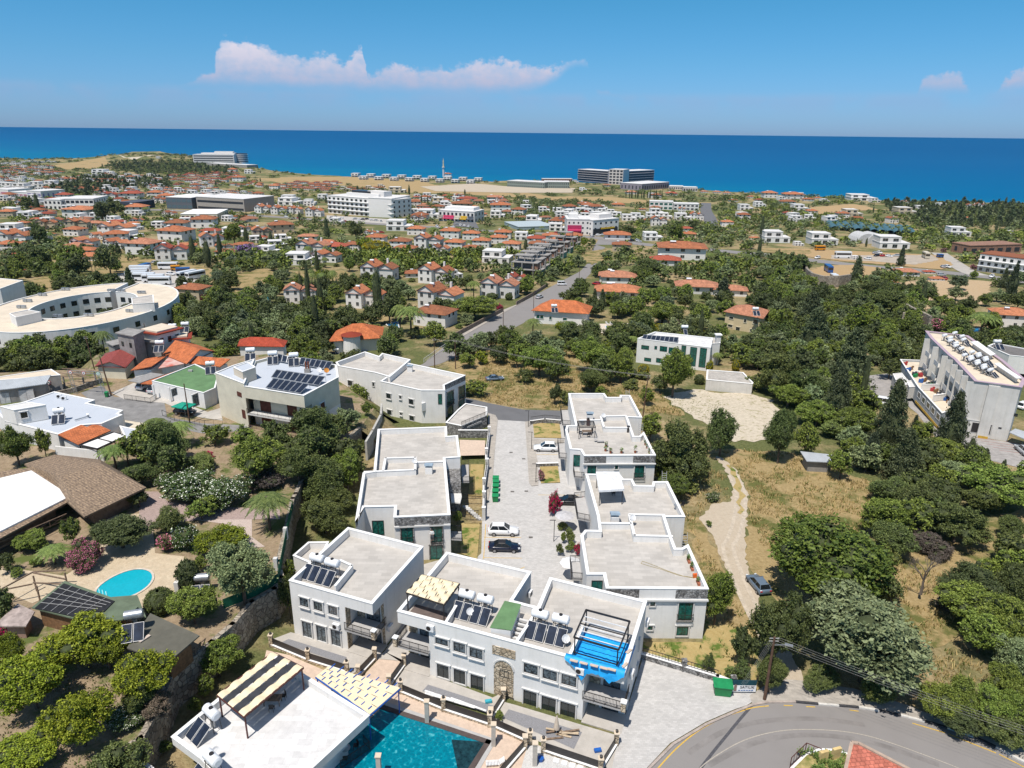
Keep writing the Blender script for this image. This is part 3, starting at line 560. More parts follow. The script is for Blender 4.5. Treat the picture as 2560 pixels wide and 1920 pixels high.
def flat(name,label,cat,base,z0,z1,wall=None,deck=None,par=1.0,thick=0.32,coping=True,group=None,occ=True,lip=0.06,cop=None):
 """flat-roofed block: walls with a parapet, a coping, a paved roof; returns its root and its footprint"""
 wall=wall or WHITE;deck=deck or DECK;b=ccw(base);cx=sum(p[0]for p in b)/len(b);cy=sum(p[1]for p in b)/len(b)
 root=thing(name,label,cat,(cx,cy,z0),group);i_=inset(b,thick);n=len(b);m=MB()
 for k in range(n):
  p,q,pi,qi=b[k],b[(k+1)%n],i_[k],i_[(k+1)%n]
  m.face([(p[0],p[1],z0),(q[0],q[1],z0),(q[0],q[1],z1),(p[0],p[1],z1)])
  m.face([(pi[0],pi[1],z1-par),(pi[0],pi[1],z1),(qi[0],qi[1],z1),(qi[0],qi[1],z1-par)][::-1])if par>0.02 else None
  m.face([(p[0],p[1],z1),(q[0],q[1],z1),(qi[0],qi[1],z1),(pi[0],pi[1],z1)])
 m.build('wall',wall,root)
 d=MB();d.face([(p[0],p[1],z1-par+0.004)for p in inset(b,thick-0.02)]);d.build('roof',deck,root)
 if coping:
  o1=inset(b,-lip);o2=inset(b,thick+lip*.5);m=MB()
  for k in range(n):
   p,q,pi,qi=o1[k],o1[(k+1)%n],o2[k],o2[(k+1)%n];za,zb=z1+.003,z1+.08
   m.face([(p[0],p[1],zb),(q[0],q[1],zb),(qi[0],qi[1],zb),(pi[0],pi[1],zb)])
   m.face([(p[0],p[1],za),(q[0],q[1],za),(q[0],q[1],zb),(p[0],p[1],zb)]);m.face([(pi[0],pi[1],zb),(qi[0],qi[1],zb),(qi[0],qi[1],za),(pi[0],pi[1],za)])
   m.face([(p[0],p[1],za),(pi[0],pi[1],za),(qi[0],qi[1],za),(q[0],q[1],za)])
  m.build('coping',cop or COPING,root)
 if occ:occupy(b)
 return root,b
def slabbox(root,name,mat,A,B,t0,t1,o0,o1,z0,z1):
 """box on the wall A-B: from t0 to t1 along it, o0 to o1 out of it"""
 A,B=Vector((A[0],A[1],0)),Vector((B[0],B[1],0));e=(B-A).normalized();n=Vector((e.y,-e.x,0))
 if n.dot(-A)<0:n=-n
 q=[A+e*t0+n*o0,A+e*t1+n*o0,A+e*t1+n*o1,A+e*t0+n*o1];m=MB();m.quad_prism([(p.x,p.y)for p in q],z0,z1,True,True);return m.build(name,mat,root),q
def band(root,A,B,t0,t1,z0,z1,mat,name='stone_band',o=0.05):return slabbox(root,name,mat,A,B,t0,t1,-0.02,o,z0,z1)[0]
def walls_in(root,pts,z0,z1,t=0.25,name='parapet_wall',cap=.06):return seg_wall(pts,z0,z1,t,name,WHITE,root,cap)
def acunit(loc,rz,label,rel=''):
 r=thing('air_conditioner',label,'air conditioner',loc);m=MB();m.box((loc[0],loc[1],loc[2]+.35),(.9,.35,.7));m.build('case',PLW,r)
 m=MB();m.cyl((loc[0]-.12,loc[1]-.19,loc[2]+.36),(loc[0]-.12,loc[1]-.175,loc[2]+.36),.27,n=16);m.build('fan',BLACK,r);r.rotation_euler=(0,0,rz);return r
def on_wall_pt(A,B,c,x,y,out=0.25):
 t,z=on_wall(A,B,c,x,y);A,B=Vector((A[0],A[1],0)),Vector((B[0],B[1],0));e=(B-A).normalized();n=Vector((e.y,-e.x,0))
 if n.dot(-A)<0:n=-n
 p=A+e*t+n*out;return Vector((p.x,p.y,z)),math.atan2(n.x,-n.y)
def heater(loc,rz,label,npan=2,tank=TANK,cap=True,group='solar water heaters',zs=1.0,panels=True,dish=False):
 """rooftop solar water heater: white tank on a stand, boiler below, tilted collectors in front (south, local -Y)"""
 r=thing('solar_water_heater',label,'water heater',loc,group);X,Y,Z=loc;m=MB();m.cyl((X-.85,Y,Z+1.9),(X+.85,Y,Z+1.9),.48,n=18)
 m.cyl((X-.95,Y,Z+1.9),(X-.85,Y,Z+1.9),.3,.48,n=18);m.cyl((X+.85,Y,Z+1.9),(X+.95,Y,Z+1.9),.48,.3,n=18);m.build('tank',tank,r)
 if cap:m=MB();m.cyl((X,Y,Z+2.36),(X,Y,Z+2.46),.2,n=14);m.build('lid',BLACK,r)
 m=MB();m.cyl((X,Y,Z+.25),(X,Y,Z+1.35),.24,n=12);m.build('boiler',SILV,r)
 m=MB()
 for a in(-.7,.7):
  for b_ in(-.4,.4):m.bar((X+a,Y+b_,Z),(X+a*.9,Y+b_*.8,Z+1.55),.05)
  m.bar((X+a,Y-.4,Z+1.45),(X+a,Y+.4,Z+1.45),.05)
 for b_ in(-.4,.4):m.bar((X-.7,Y+b_,Z+1.45),(X+.7,Y+b_,Z+1.45),.05)
 m.build('stand',BLACK,r)
 if panels:
  for k in range(npan):
   x=X+(k-(npan-1)/2)*1.1;m=MB();m.box((x,Y-1.5,Z+.72),(1.0,1.95,.09),0,R(38));pf=m.build('collector',LTRIM,r)
   m=MB();m.box((x,Y-1.5-.03,Z+.72+.045),(.9,1.84,.02),0,R(38));m.build('pane',PANEL,pf)
 r.rotation_euler=(0,0,rz);return r
def dishant(loc,label,r0=.4,mat=None,az=0.6):
 r=thing('satellite_dish',label,'dish',loc);X,Y,Z=loc;m=MB();m.bar((X,Y,Z),(X,Y,Z+.8),.05);m.bar((X,Y-.1,Z+.8),(X+.05,Y-.5,Z+.95),.03);m.build('mast',SILV,r)
 m=MB();d=Vector((math.sin(az)*.6,-.7,.55)).normalized();c=Vector((X,Y,Z+.95));m.cyl(c,c+d*.04,r0*.5,r0,n=18,cap=False);m.cyl(c,c-d*.01,r0*.5,n=18)
 xx=d.cross(Vector((0,0,1))).normalized();yy=xx.cross(d)
 for i in range(18):
  a,b=2*math.pi*i/18,2*math.pi*(i+1)/18;m.face([c+(xx*math.cos(a)+yy*math.sin(a))*r0*.5,c+(xx*math.cos(b)+yy*math.sin(b))*r0*.5,c+d*.1+(xx*math.cos(b)+yy*math.sin(b))*r0,c+d*.1+(xx*math.cos(a)+yy*math.sin(a))*r0])
 m.build('reflector',mat or PLW,r);return r
def lerp2(a,b,t):return(a[0]+(b[0]-a[0])*t,a[1]+(b[1]-a[1])*t)
def rot_of(A,B):return math.atan2(B[1]-A[1],B[0]-A[0])
# villa A, the detached one at the left of the front row
ZT=7.4
A4=[tuple(P('L2',x,y,ZT))[:2]for x,y in((180,500),(695,645),(1010,290),(545,172))]
fl,fr_,br,bl=A4
nf=lerp2(fl,fr_,.67);ns_=lerp2(fr_,br,.19);ni=(nf[0]+ns_[0]-fr_[0],nf[1]+ns_[1]-fr_[1])
va,vb=flat('white_villa','detached white two storey villa with stone-lined corner balcony, left of the long villa','villa',A4,5.95,ZT,par=1.0)
GZ=5.95
def body(root,base,z0,z1,mat=None,name='facade'):
 m=MB();m.quad_prism([tuple(p)for p in base],z0,z1,False);return m.build(name,mat or WHITE,root)
def ceil_(root,base,z):m=MB();m.face([(p[0],p[1],z)for p in ccw(base)[::-1]]);return m.build('soffit',WHITE,root)
body(va,[fl,nf,ni,ns_,br,bl],0,5.95);ceil_(va,A4,5.955)
def loggia(root,pts,inner,zs,railz=None,cornerpost=True,rail_path=None,backs=()):
 """pts: corner, along front..., the floor outline; slabs at each level with railings"""
 for z in zs:
  m=MB();m.quad_prism(pts,z-.22,z,True,True);m.build('balcony_floor',GREYTRIM if z>.5 else YARD,root)
 if rail_path:railing(rail_path,zs[-1],1.0,parent=root)
lo=[nf,fr_,ns_,ni];out=.25
e1=(Vector(fr_)-Vector(fl)).normalized();n1_=Vector((e1.y,-e1.x));e2=(Vector(br)-Vector(fr_)).normalized();n2_=Vector((e2.y,-e2.x))
n1_=n1_ if n1_.dot(-Vector(fr_))>0 else-n1_;n2_=n2_ if n2_.dot(Vector((0,0))-Vector(fr_))>0 else n2_
ex=[tuple(Vector(nf)+n1_*.35),tuple(Vector(fr_)+n1_*.35+e1*.2),tuple(Vector(ns_)+e1*.2),ni]
loggia(va,[ex[0],ex[1],ex[2],ns_,ni,nf],None,(0.12,3.1),rail_path=[ex[0],ex[1],ex[2]])
m=MB();m.box((ex[1][0],ex[1][1],3.6),(.45,.45,1.15),rot_of(fl,fr_));pp=m.build('corner_pier',STONEB,va);m=MB();m.box((ex[1][0],ex[1][1],4.22),(.6,.6,.1),rot_of(fl,fr_));m.build('coping',COPING,pp)
band(va,nf,ni,0.02,.01+math.dist(nf,ni)*.0+.9,.1,5.9,STONEB)
for zz in(3.12,.14):
 window(va,ni,ns_,math.dist(ni,ns_)*.35,math.dist(ni,ns_)*.85,zz,zz+2.3,pane=CURT)
band(va,ni,ns_,.02,math.dist(ni,ns_)*.30,.1,5.9,STONEB);band(va,ni,ns_,math.dist(ni,ns_)*.9,math.dist(ni,ns_)-.02,.1,5.9,STONEB,'stone_band')
wins(va,fl,fr_,'L2',[(248,598,305,665),(334,622,392,690),(425,648,484,716)],trim=LTRIM,pane=CURT,sill=True)
wins(va,fl,fr_,'L2',[(262,745,328,862),(350,770,416,888),(440,795,506,915)],trim=LTRIM,pane=CURT,name='glazed_door')
p,rz=on_wall_pt(fl,fr_,'L2',480,790);acunit(p,rz,'white air conditioner on the front wall of the detached villa beside its balcony')
p,rz=on_wall_pt(fr_,br,'L2',797,800);acunit(p,rz+math.pi if rz>1 else rz,'white air conditioner low on the side wall of the detached villa')
pen=[tuple(P('L2',x,y,6.5))[:2]for x,y in((500,412),(572,445),(470,570))]
walls_in(va,pen,6.4,ZT,.2)
for i,(x,y)in enumerate(((362,440),(455,470))):
 p=P('L2',x,y,6.4);heater(tuple(p),rot_of(fl,fr_),('left' if i==0 else 'right')+' solar water heater of the pair on the detached villa roof')
ta=[tuple(P('L2',x,y,5.0))[:2]for x,y in((205,345),(300,262),(425,260),(385,350),(330,400))]
tb=flat('terrace_annex','small white walled terrace box at the back corner of the detached villa','annex',ta,0,5.0,par=.9,thick=.22)[0]
# villa C, the long double villa of the front row
C8=[tuple(P('L3',x,y,ZT))[:2]for x,y in((-388,690),(1020,1068),(1155,628),(557,482),(480,665),(325,625),(440,447),(-83,325))]
cfl,cfr,cbr=C8[0],C8[1],C8[2]
CT=math.dist(cfl,cfr)
def ct(x,y,z=None):return on_wall(cfl,cfr,'L3',x,y)
g0=ct(-195,750)[0];g1=ct(770,1100)[0]
vc,_=flat('white_double_villa','long white double villa with arched stone centre and blue tarpaulin on its roof','villa',C8,5.95,ZT,par=1.0)
e=(Vector(cfr)-Vector(cfl)).normalized();nn=Vector((e.y,-e.x));nn=nn if nn.dot(-Vector(cfl))>0 else-nn;back=-nn
p0=Vector(cfl)+e*g0;p1=Vector(cfl)+e*g1;DL=2.3
eb=(Vector(C8[7])-Vector(cfl)).normalized();er=(Vector(cbr)-Vector(cfr)).normalized()
LB=Vector(cfl)+eb*DL;RB=Vector(cfr)+er*DL;q0=p0+back*DL*.98;q1=p1+back*DL*.98
body(vc,[tuple(LB),tuple(q0),tuple(p0),tuple(p1),tuple(q1),tuple(RB),C8[2],C8[3],C8[4],C8[5],C8[6],C8[7]],0,5.95);ceil_(vc,C8,5.955)
for a_,b_,c_,d_,sgn in((Vector(cfl),p0,q0,LB,-1),(p1,Vector(cfr),RB,q1,1)):
 co_=a_ if sgn<0 else b_;o1=[a_+nn*.35,b_+nn*.35,c_,d_];
 oc=co_+nn*.35+e*sgn*.2
 loop=[tuple(oc),tuple(b_+nn*.35),tuple(c_),tuple(d_+e*sgn*.2)]if sgn<0 else[tuple(a_+nn*.35),tuple(oc),tuple(c_+e*.2),tuple(d_)]
 rp=[loop[1],loop[0],loop[3]]if sgn<0 else[loop[0],loop[1],loop[2]]
 loggia(vc,loop,None,(0.12,3.1),rail_path=rp)
 m=MB();m.box((oc[0],oc[1],3.6),(.45,.45,1.15),rot_of(cfl,cfr));pp=m.build('corner_pier',STONEB,vc);m=MB();m.box((oc[0],oc[1],4.22),(.6,.6,.1),rot_of(cfl,cfr));m.build('coping',COPING,pp)
 s0,s1=(d_,c_)if sgn<0 else(d_,c_);ln=(s1-s0).length
 for zz in(3.12,.14):window(vc,s0,s1,ln*.38,ln*.82,zz,zz+2.3,pane=CURT)
 band(vc,s0,s1,.03,ln*.3,.1,5.9,STONEB)
up_=[(-150,845,-72,905),(-38,872,35,950),(62,905,142,988),(398,1002,482,1085),(515,1038,600,1122),(632,1070,720,1158)]
wins(vc,cfl,cfr,'L3',up_,trim=LTRIM,pane=CURT,sill=True)
wins(vc,cfl,cfr,'L3',[(-140,1008,-66,1115),(-36,1038,36,1150),(68,1072,146,1192)],trim=LTRIM,pane=GLASS,name='glazed_door')
wins(vc,cfl,cfr,'L3',[(395,1168,474,1302),(508,1205,592,1335),(624,1240,712,1372)],trim=LTRIM,pane=GLASS,name='glazed_door')
m0,m1=ct(204,1000)[0],ct(340,1000)[0];za=4.9
mm=MB();A_=Vector((*cfl,0));E_=Vector((e.x,e.y,0));N_=Vector((nn.x,nn.y,0));W_=m1-m0
arc=[(m0+.12,.05),(m1-.12,.05)]+[(m0+W_/2+(W_/2-.12)*math.cos(t),za-(W_/2)+.1+(W_/2-.12)*math.sin(t))for t in[math.pi*i/14 for i in range(15)]]
mm.face([A_+E_*t+N_*.035+Vector((0,0,z))for t,z in arc]);mm.build('stone_arch_panel',STONEB,vc)
tr=MB();pts=[A_+E_*t+N_*.05+Vector((0,0,z))for t,z in arc[2:]]
for a,b in zip(pts,pts[1:]):tr.bar(a,b,.12,.16)
tr.build('arch_trim',LTRIM,vc)
band(vc,cfl,cfr,m0-.05,m1+.05,5.35,6.4,STONEB,o=.08)
wins(vc,cfl,cfr,'L3',[(247,1047,304,1104)],pane=GLASS,trim=None)
wins(vc,cfl,cfr,'L3',[(283,1212,333,1280)],pane=STONEB,name='iron_gate',leaves=5)
gsr=[P('L3',x,y,6.9)for x,y in((190,842),(283,684),(372,706),(312,858))]
m=MB();m.quad_prism([(p.x,p.y)for p in gsr],6.4,7.9,False);so=m.build('stair_house',WHITE,vc)
m=MB();m.face([(p.x+(.12 if i in(2,3)else-.12),p.y,7.95+(.25 if i in(1,2)else 0))for i,p in enumerate(gsr)]);m.build('roof',GROOF,so)
for i in range(5):
 m=MB();p=P('L3',392-i*10,775+i*22,6.5);m.box((p.x,p.y,6.5+.12*(5-i)),(1.3,.28,.12*2),rot_of(cfl,cfr));m.build('step',LTRIM,vc)
for pts in([(-85,762),(-10,640)],[(345,892),(450,735)],[(680,965),(760,800)]):
 walls_in(vc,[tuple(P('L3',x,y,7.2))[:2]for x,y in pts],6.4,ZT-.02,.2)
for i,(x,y)in enumerate(((45,670),(158,700),(495,795),(620,825))):
 p=P('L3',x,y,6.4);heater(tuple(p),rot_of(cfl,cfr),['solar water heater next to the woven pergola','solar water heater next to the green stair roof','solar water heater just right of the green stair roof','solar water heater next to the blue tarpaulin'][i]+' on the long villa')
dishant(tuple(P('L3',62,735,6.4)),'satellite dish standing in front of the collectors by the woven pergola',.42)
dishant(tuple(P('L3',652,905,6.4)),'satellite dish standing in front of the collectors by the blue tarpaulin',.45)
p,rz=on_wall_pt(cfl,cfr,'L3',-178,800);acunit(p,rz,'white air conditioner above the left balcony of the long villa')
p,rz=on_wall_pt(cfl,cfr,'L3',745,1065);acunit(p,rz,'white air conditioner below the hanging blue tarpaulin beside the balcony')
q_,rz=on_wall_pt(C8[5],C8[6],'L3',422,590);acunit(q_,rz,'white air conditioner in the shaded notch behind the long villa')
for i,(x,y)in enumerate(((1145,770),(1048,1090))):
 q_,rz=on_wall_pt(cfr,cbr,'L3',x,y);acunit(q_,rz,('upper' if i==0 else 'lower')+' of two air conditioners on the road-facing end of the long villa')
wins(vc,cfr,cbr,'L3',[(1040,1205,1030,1290),(1098,1010,1088,1080),(1108,860,1100,930)],pane=GLASS,leaves=1,trim=LTRIM)
# left row along the court (D), set-back block behind (E)
def PX(c,pts,z):return[tuple(P(c,x,y,z))[:2]for x,y in pts]
D_=PX('M2',[(1040,885),(1558,865),(1560,938),(1640,932),(1660,1095),(1546,1103),(1585,1530),(1160,1550),(1165,1467),(935,1472),(870,1585),(928,1215),(1010,1200)],7)
vd,_=flat('white_terrace_house','white two storey terrace house with grey stone parapets, left side of the paved court','house',D_,-.2,7,par=.95)
walls_in(vd,PX('M2',[(940,1222),(1322,1205),(1322,1112),(1098,1118),(1080,1212)],6.6),6.05,6.98,.25)
walls_in(vd,PX('M2',[(1325,1150),(1545,1142)],6.6),6.05,6.98,.25)
band(vd,D_[6],D_[7],.05,math.dist(D_[6],D_[7])-.05,5.75,6.9,STONEG,o=.06)
lw=math.dist(D_[6],D_[7]);slabbox(vd,'cornice',LTRIM,D_[6],D_[7],0,lw,0,.25,5.45,5.65)
wins(vd,D_[6],D_[7],'L2',[(872,168,950,262,dict(rail=True)),(1058,155,1130,262,dict(rail=True)),(1052,282,1132,384)],trim=STONEG,pane=TEAL,name='glazed_door')
wins(vd,D_[8],D_[9],'L2',[(692,128,770,215)],pane=TEAL,name='glazed_door')
wins(vd,D_[6],D_[7],'L2',[(990,260,1030,285)],pane=GLASS,leaves=1)if False else None
band(vd,D_[5],D_[6],3.0,math.dist(D_[5],D_[6])-.1,5.75,6.9,STONEG,o=.06)if False else None
def stack(rel,c,x,y,z,lab,r=None):
 q=P(c,x,y,z);t=thing('roof_vent',lab,'roof vent',tuple(q));m=MB();m.box((q.x,q.y,z+.55),(1.1,.9,1.1));m.build('shaft',WHITE,t);m=MB();m.box((q.x,q.y+.1,z+1.45),(1.3,1.1,.3),0,R(-14));m.build('cowl',M('blue_grey_cowl',(.33,.42,.50)),t);return t
stack(0,'M2',1425,1215,6.05,'white roof vent with blue cowl on the terrace house left of the court')
dishant(tuple(P('M2',1318,1165,6.5)),'satellite dish on the inner roof wall of the left terrace house')
sk=PX('M2',[(1250,1160),(1310,1150)],6.1)
for nm,pts,z0,z1,mt in(('stone_stair_wall',[(1550,1115),(1655,1110),(1665,1290),(1575,1290)],0,5.0,STONEG),('porch_roof',[(1585,1290),(1655,1298),(1672,1390),(1660,1440),(1592,1430)],3.0,3.2,LTRIM)):
 m=MB();m.quad_prism(PX('M2',pts,z1),z0,z1);m.build(nm,mt,vd)
fpts=PX('M2',[(1650,905),(1878,905),(1858,1070),(1862,1150),(1840,1300),(1840,1400),(1838,1520)],1.2)
fw=thing('front_garden_wall','grey stone front garden wall with black rails, left side of the paved court','garden wall',(*fpts[0],0))
seg_wall(fpts[:1]+fpts[1:2],0,1.6,.3,'stone_wall',STONEG,fw,.08);seg_wall(fpts[1:],0,1.1,.3,'stone_wall',STONEG,fw,.08)
railing(fpts[1:],1.2,.7,parent=fw,step=.3)
for i,q in enumerate(fpts[1:]):
 m=MB();m.box((q[0],q[1],1.15),(.5,.5,2.3));pp=m.build('pier',LTRIM,fw);m=MB();m.box((q[0],q[1],2.34),(.6,.6,.1));m.build('coping',COPING,pp)
for i,(pts,mt,nm,z)in enumerate((([(1655,965),(1850,970),(1845,1080),(1660,1085)],STAMP,'tiled_terrace',.9),([(1740,1150),(1838,1150),(1828,1390),(1720,1385)],WEEDY,'front_lawn',.1))):
 o=sheet(nm,PX('M2',pts,z),mt,0.05,z=z,occ=False)
S('front_lawn','L2',[(1248,142),(1362,140),(1345,370),(1240,330)],WEEDY,.05,z=0.1,occ=False)
m=MB()
for i in range(9):q=P('M2',1700+i*14,1470+i*9,.6);m.box((q.x,q.y,.7-.08*i),(.9,.35,.16),0)
m.build('entrance_steps',LTRIM,fw)
for j,(pts,z)in enumerate((([(1668,1150),(1725,1150),(1728,1280),(1672,1280)],3.1),([(1668,1410),(1815,1410)],1.2),([(1680,1530),(1800,1535)],1.2),([(1680,1565),(1800,1570)],1.0))):railing(PX('M2',pts,z),z,.9,parent=vd if j==0 else fw)
m=MB();m.quad_prism(PX('M2',[(1668,1150),(1725,1150),(1728,1280),(1672,1280)],3.1),2.9,3.1);m.build('balcony_floor',GREYTRIM,vd)
s2=PX('L2',[(1172,195),(1248,195),(1248,245),(1172,240)],3.1);m=MB();m.quad_prism(s2,2.9,3.1);m.build('balcony_floor',GREYTRIM,vd);railing([s2[0],s2[1],s2[2],s2[3]],3.1,1,parent=vd)
E1=PX('M2',[(722,380),(942,300),(1048,335),(1072,312),(1285,360),(1130,490),(1020,458),(742,408)],7.3)
E2=PX('M2',[(1058,523),(1262,385),(1700,478),(1540,552),(1545,592),(1365,640),(1365,592)],7)
ve1,_=flat('white_flat_house','white flat-roofed house behind the solar-panel house, rear half of the pair','house',E1,-1.5,7.3)
ve,_=flat('white_flat_house','white flat-roofed house with grey stone band and corner terrace, above the garage','house',E2[:5]+[E2[6]],-1.2,7)
m=MB();q6=PX('M2',[(1262,385),(1700,478),(1540,552),(1545,592)],7)
wins(ve,E2[0],E2[6],'M2',[(1105,612,1140,655),(1112,735,1145,778),(1203,630,1218,655),(1208,757,1224,778),(1275,655,1310,700),(1280,780,1315,822)],trim=LTRIM,leaves=1,sill=True)
ea,eb_=E2[3],E2[2]
band(ve,ea,eb_,.05,math.dist(ea,eb_)-.05,5.9,6.95,STONEG)
wins(ve,ea,eb_,'M2',[(1560,610,1608,690,dict(rail=True)),(1646,570,1692,645,dict(rail=True)),(1565,720,1605,800),(1648,672,1690,750)],pane=TEAL,trim=STONEG,name='glazed_door')
be=PX('M2',[(1365,640),(1545,592),(1540,700),(1400,780)],3.4)
m=MB();m.quad_prism(PX('M2',[(1365,650),(1470,620),(1480,660),(1370,690)],4.4),2.6,4.4);m.build('balcony_wall',WHITE,ve)
wins(ve,E2[6],E2[4],'M2',[(1492,618,1525,695)],pane=TEAL,name='glazed_door',leaves=1)
gt=PX('M2',[(1550,835),(1640,740),(1700,690),(1862,718),(1862,780),(1670,860)],2.4)
ga,_=flat('garage_terrace','garage with paved roof terrace and grey stone side beside the bend of the lane','garage',gt,-.3,2.4,wall=STONEG,par=.15,thick=.25)
railing([gt[5],gt[4]],2.4,.9,parent=ga)
wins(ga,gt[5],gt[4],'M2',[(1715,875,1820,820)],pane=BLACK,name='garage_opening',leaves=1,frame=WHITE)
wins(ve1,E1[0],E1[7],'M2',[(815,515,848,560)],trim=LTRIM)if False else wins(ve1,E1[7],E1[6],'M2',[(815,515,850,560),(1000,530,1015,560)],trim=LTRIM,leaves=1)
stack(0,'M2',1282,450,6.0,'white roof vent with blue cowl on the house above the garage')
rw=PX('M2',[(950,985),(1000,900),(1062,780),(1068,700)],3.5)
tag(seg_wall(rw,-.5,3.8,.4,'concrete_retaining_wall',M('cast_concrete_wall',(.45,.44,.41),kind='slab',size=.5,var=.1)),'stepped pale concrete retaining wall beside the house above the garage','retaining wall')
# right row along the court (F, four units)
F1=PX('M3',[(818,615),(1088,615),(1108,644),(1205,644),(1207,628),(1283,630),(1372,797),(1262,793),(1312,938),(1352,938),(1385,908),(1475,1082),(935,1085),(908,1040),(830,1035),(795,890),(805,857),(872,857)],7)
vf1,_=flat('white_terrace_house','white terrace house with pergola and flower pots on its roof, right of the court','house',F1,-.2,7,par=.95)
walls_in(vf1,PX('M3',[(1060,802),(1085,885),(1262,886)],6.6),6.05,6.98,.25);walls_in(vf1,PX('M3',[(1060,800),(1250,796)],6.6),6.05,6.98,.25);walls_in(vf1,PX('M3',[(900,830),(1058,828)],6.6),6.05,6.98,.25)
a,b=F1[12],F1[11];ln=math.dist(a,b)
band(vf1,a,b,.03,ln*.31,5.75,6.9,STONEG);band(vf1,a,b,ln*.69,ln-.03,5.75,6.9,STONEG);slabbox(vf1,'cornice',LTRIM,a,b,-.1,ln+.1,0,.3,5.45,5.65)
wins(vf1,a,b,'M3',[(960,1155,1024,1220),(1168,1155,1190,1185,dict(leaves=1)),(1318,1155,1384,1250,dict(rail=True))],trim=WHITE,pane=TEAL)
a2,b2=F1[14],F1[13];wins(vf1,a2,b2,'M3',[(856,1075,908,1165)],pane=TEAL)
for pts,z in(((757,740),(825,738),(830,855),(770,850)),3.1),(((735,990),(805,990),(810,1105),(745,1100)),3.1),(((845,1140),(930,1165),(935,1250),(860,1245)),3.1):
 q=PX('M3',pts,z);m=MB();m.quad_prism(q,z-.2,z);m.build('balcony_floor',GREYTRIM,vf1);railing([q[1],q[0],q[3],q[2]],z,1.0,parent=vf1)
F3=PX('L3',[(778,-160),(988,-157),(1010,-128),(1066,-128),(1085,-90),(1190,-88),(1195,-112),(1285,-113),(1393,105),(1268,105),(1312,240),(1335,300),(1372,300),(1412,278),(1537,552),(905,548),(888,462),(785,462),(748,222),(775,188),(862,190),(850,100)],7)
vf3,_=flat('white_terrace_house','white terrace house with white canopy on its roof, right of the court, nearest the villas','house',F3,-.2,7,par=.95)
walls_in(vf3,PX('L3',[(1048,108),(1078,235),(1310,240)],6.6),6.05,6.98,.25);walls_in(vf3,PX('L3',[(1048,104),(1262,108)],6.6),6.05,6.98,.25);walls_in(vf3,PX('L3',[(868,158),(1055,160)],6.6),6.05,6.98,.25)
a,b=F3[15],F3[14];ln=math.dist(a,b)
band(vf3,a,b,.03,ln*.325,5.75,6.9,STONEG);band(vf3,a,b,ln*.685,ln-.03,5.75,6.9,STONEG);slabbox(vf3,'cornice',LTRIM,a,b,-.1,ln+.1,0,.3,5.45,5.65)
wins(vf3,a,b,'L3',[(1178,628,1205,655,dict(leaves=1)),(1160,778,1190,803,dict(leaves=1)),(1355,632,1432,745,dict(rail=True)),(1342,780,1408,838)],trim=LTRIM,pane=TEAL,sill=False)
m=MB();m.box((0,0,0),(.01,.01,.01));
wins(vf3,F3[17],F3[16],'L3',[(815,498,880,552)],pane=TEAL)
for pts,z in(((705,-10),(790,-20),(800,130),(725,115)),3.1),(((680,385),(765,385),(770,495),(690,490)),3.1):
 q=PX('L3',pts,z);m=MB();m.quad_prism(q,z-.2,z);m.build('balcony_floor',GREYTRIM,vf3);railing([q[1],q[0],q[3],q[2]],z,1.0,parent=vf3)
stack(0,'M3',978,815,6.05,'white roof vent with blue cowl beside the roof pergola')
stack(0,'M3',1165,1590,6.05,'white roof vent with blue cowl on the roof with the white canopy')
for i,(c,x,y)in enumerate((('M3',1078,815),('M3',1298,1595))):dishant(tuple(P(c,x,y,6.4)),('satellite dish on the wall by the roof pergola','satellite dish on the wall below the white canopy roof')[i],.45)
for i,(c,x,y)in enumerate((('M3',1262,655),('M3',1362,915),('M3',1538,1290),('L3',1388,290))):
 q=P(c,x,y,6.3);t=thing('roof_ladder',['steel roof ladder at the far end of the pergola house','steel roof ladder behind the flower pots','steel roof ladder at the back corner of the canopy roof','steel roof ladder behind the planter boxes'][i],'ladder',tuple(q));m=MB()
 for s_ in(-.35,.35):m.bar((q.x+s_,q.y-.2,6.0),(q.x+s_,q.y+.4,8.2),.05)
 for k in range(6):m.bar((q.x-.35,q.y-.2+k*.09,6.2+k*.33),(q.x+.35,q.y-.2+k*.09,6.2+k*.33),.05)
 m.build('rungs',GREYTRIM,t)
fr2=PX('M3',[(535,815),(640,800),(752,810)],1.0);tag(railing(fr2,.9,.8,step=.3,name='yard_railing'),'black curved railing on the stone wall at the head of the court','railing')
tag(seg_wall(PX('M3',[(535,830),(640,815),(752,825)],.6),0,.9,.35,'stone_yard_wall',STONEG,None,.08),'low grey stone wall round the bare garden at the head of the court','garden wall')
for pts in([(550,840),(750,845),(765,955),(560,950)],[(600,1150),(735,1145),(755,1290),(610,1295)]):S('front_lawn','M3',pts,WEEDY,.14,z=0.0,occ=False)
tag(seg_wall(PX('M3',[(580,1150),(735,1145)],.5),0,.7,.3,'stone_yard_wall',STONEG,None,.08),'low grey stone wall behind the planted bed with pink bougainvillea','garden wall')
for i,(a_,b_,c_)in enumerate((('M3',517,745),('M3',542,905),('M3',575,1145),('L3',585,125))):
 q0_=P(a_,b_,c_,3.6);q=Vector((q0_.x,q0_.y,0));t=thing('street_lamp',['street lamp at the far end of the court by the curved railing','street lamp beside the drive of the white coupe-backed car','street lamp by the bed with pink bougainvillea','street lamp beside the grey parasol garden'][i],'street lamp',tuple(q),'street lamps along the court')
 m=MB();m.cyl(q,q+Vector((0,0,3.6)),.06,.045,8);m.build('pole',BLACK,t);m=MB();m.bar(q+Vector((-.7,0,3.6)),q+Vector((.2,0,3.6)),.12,.06);m.build('lamp_head',BLACK,t)
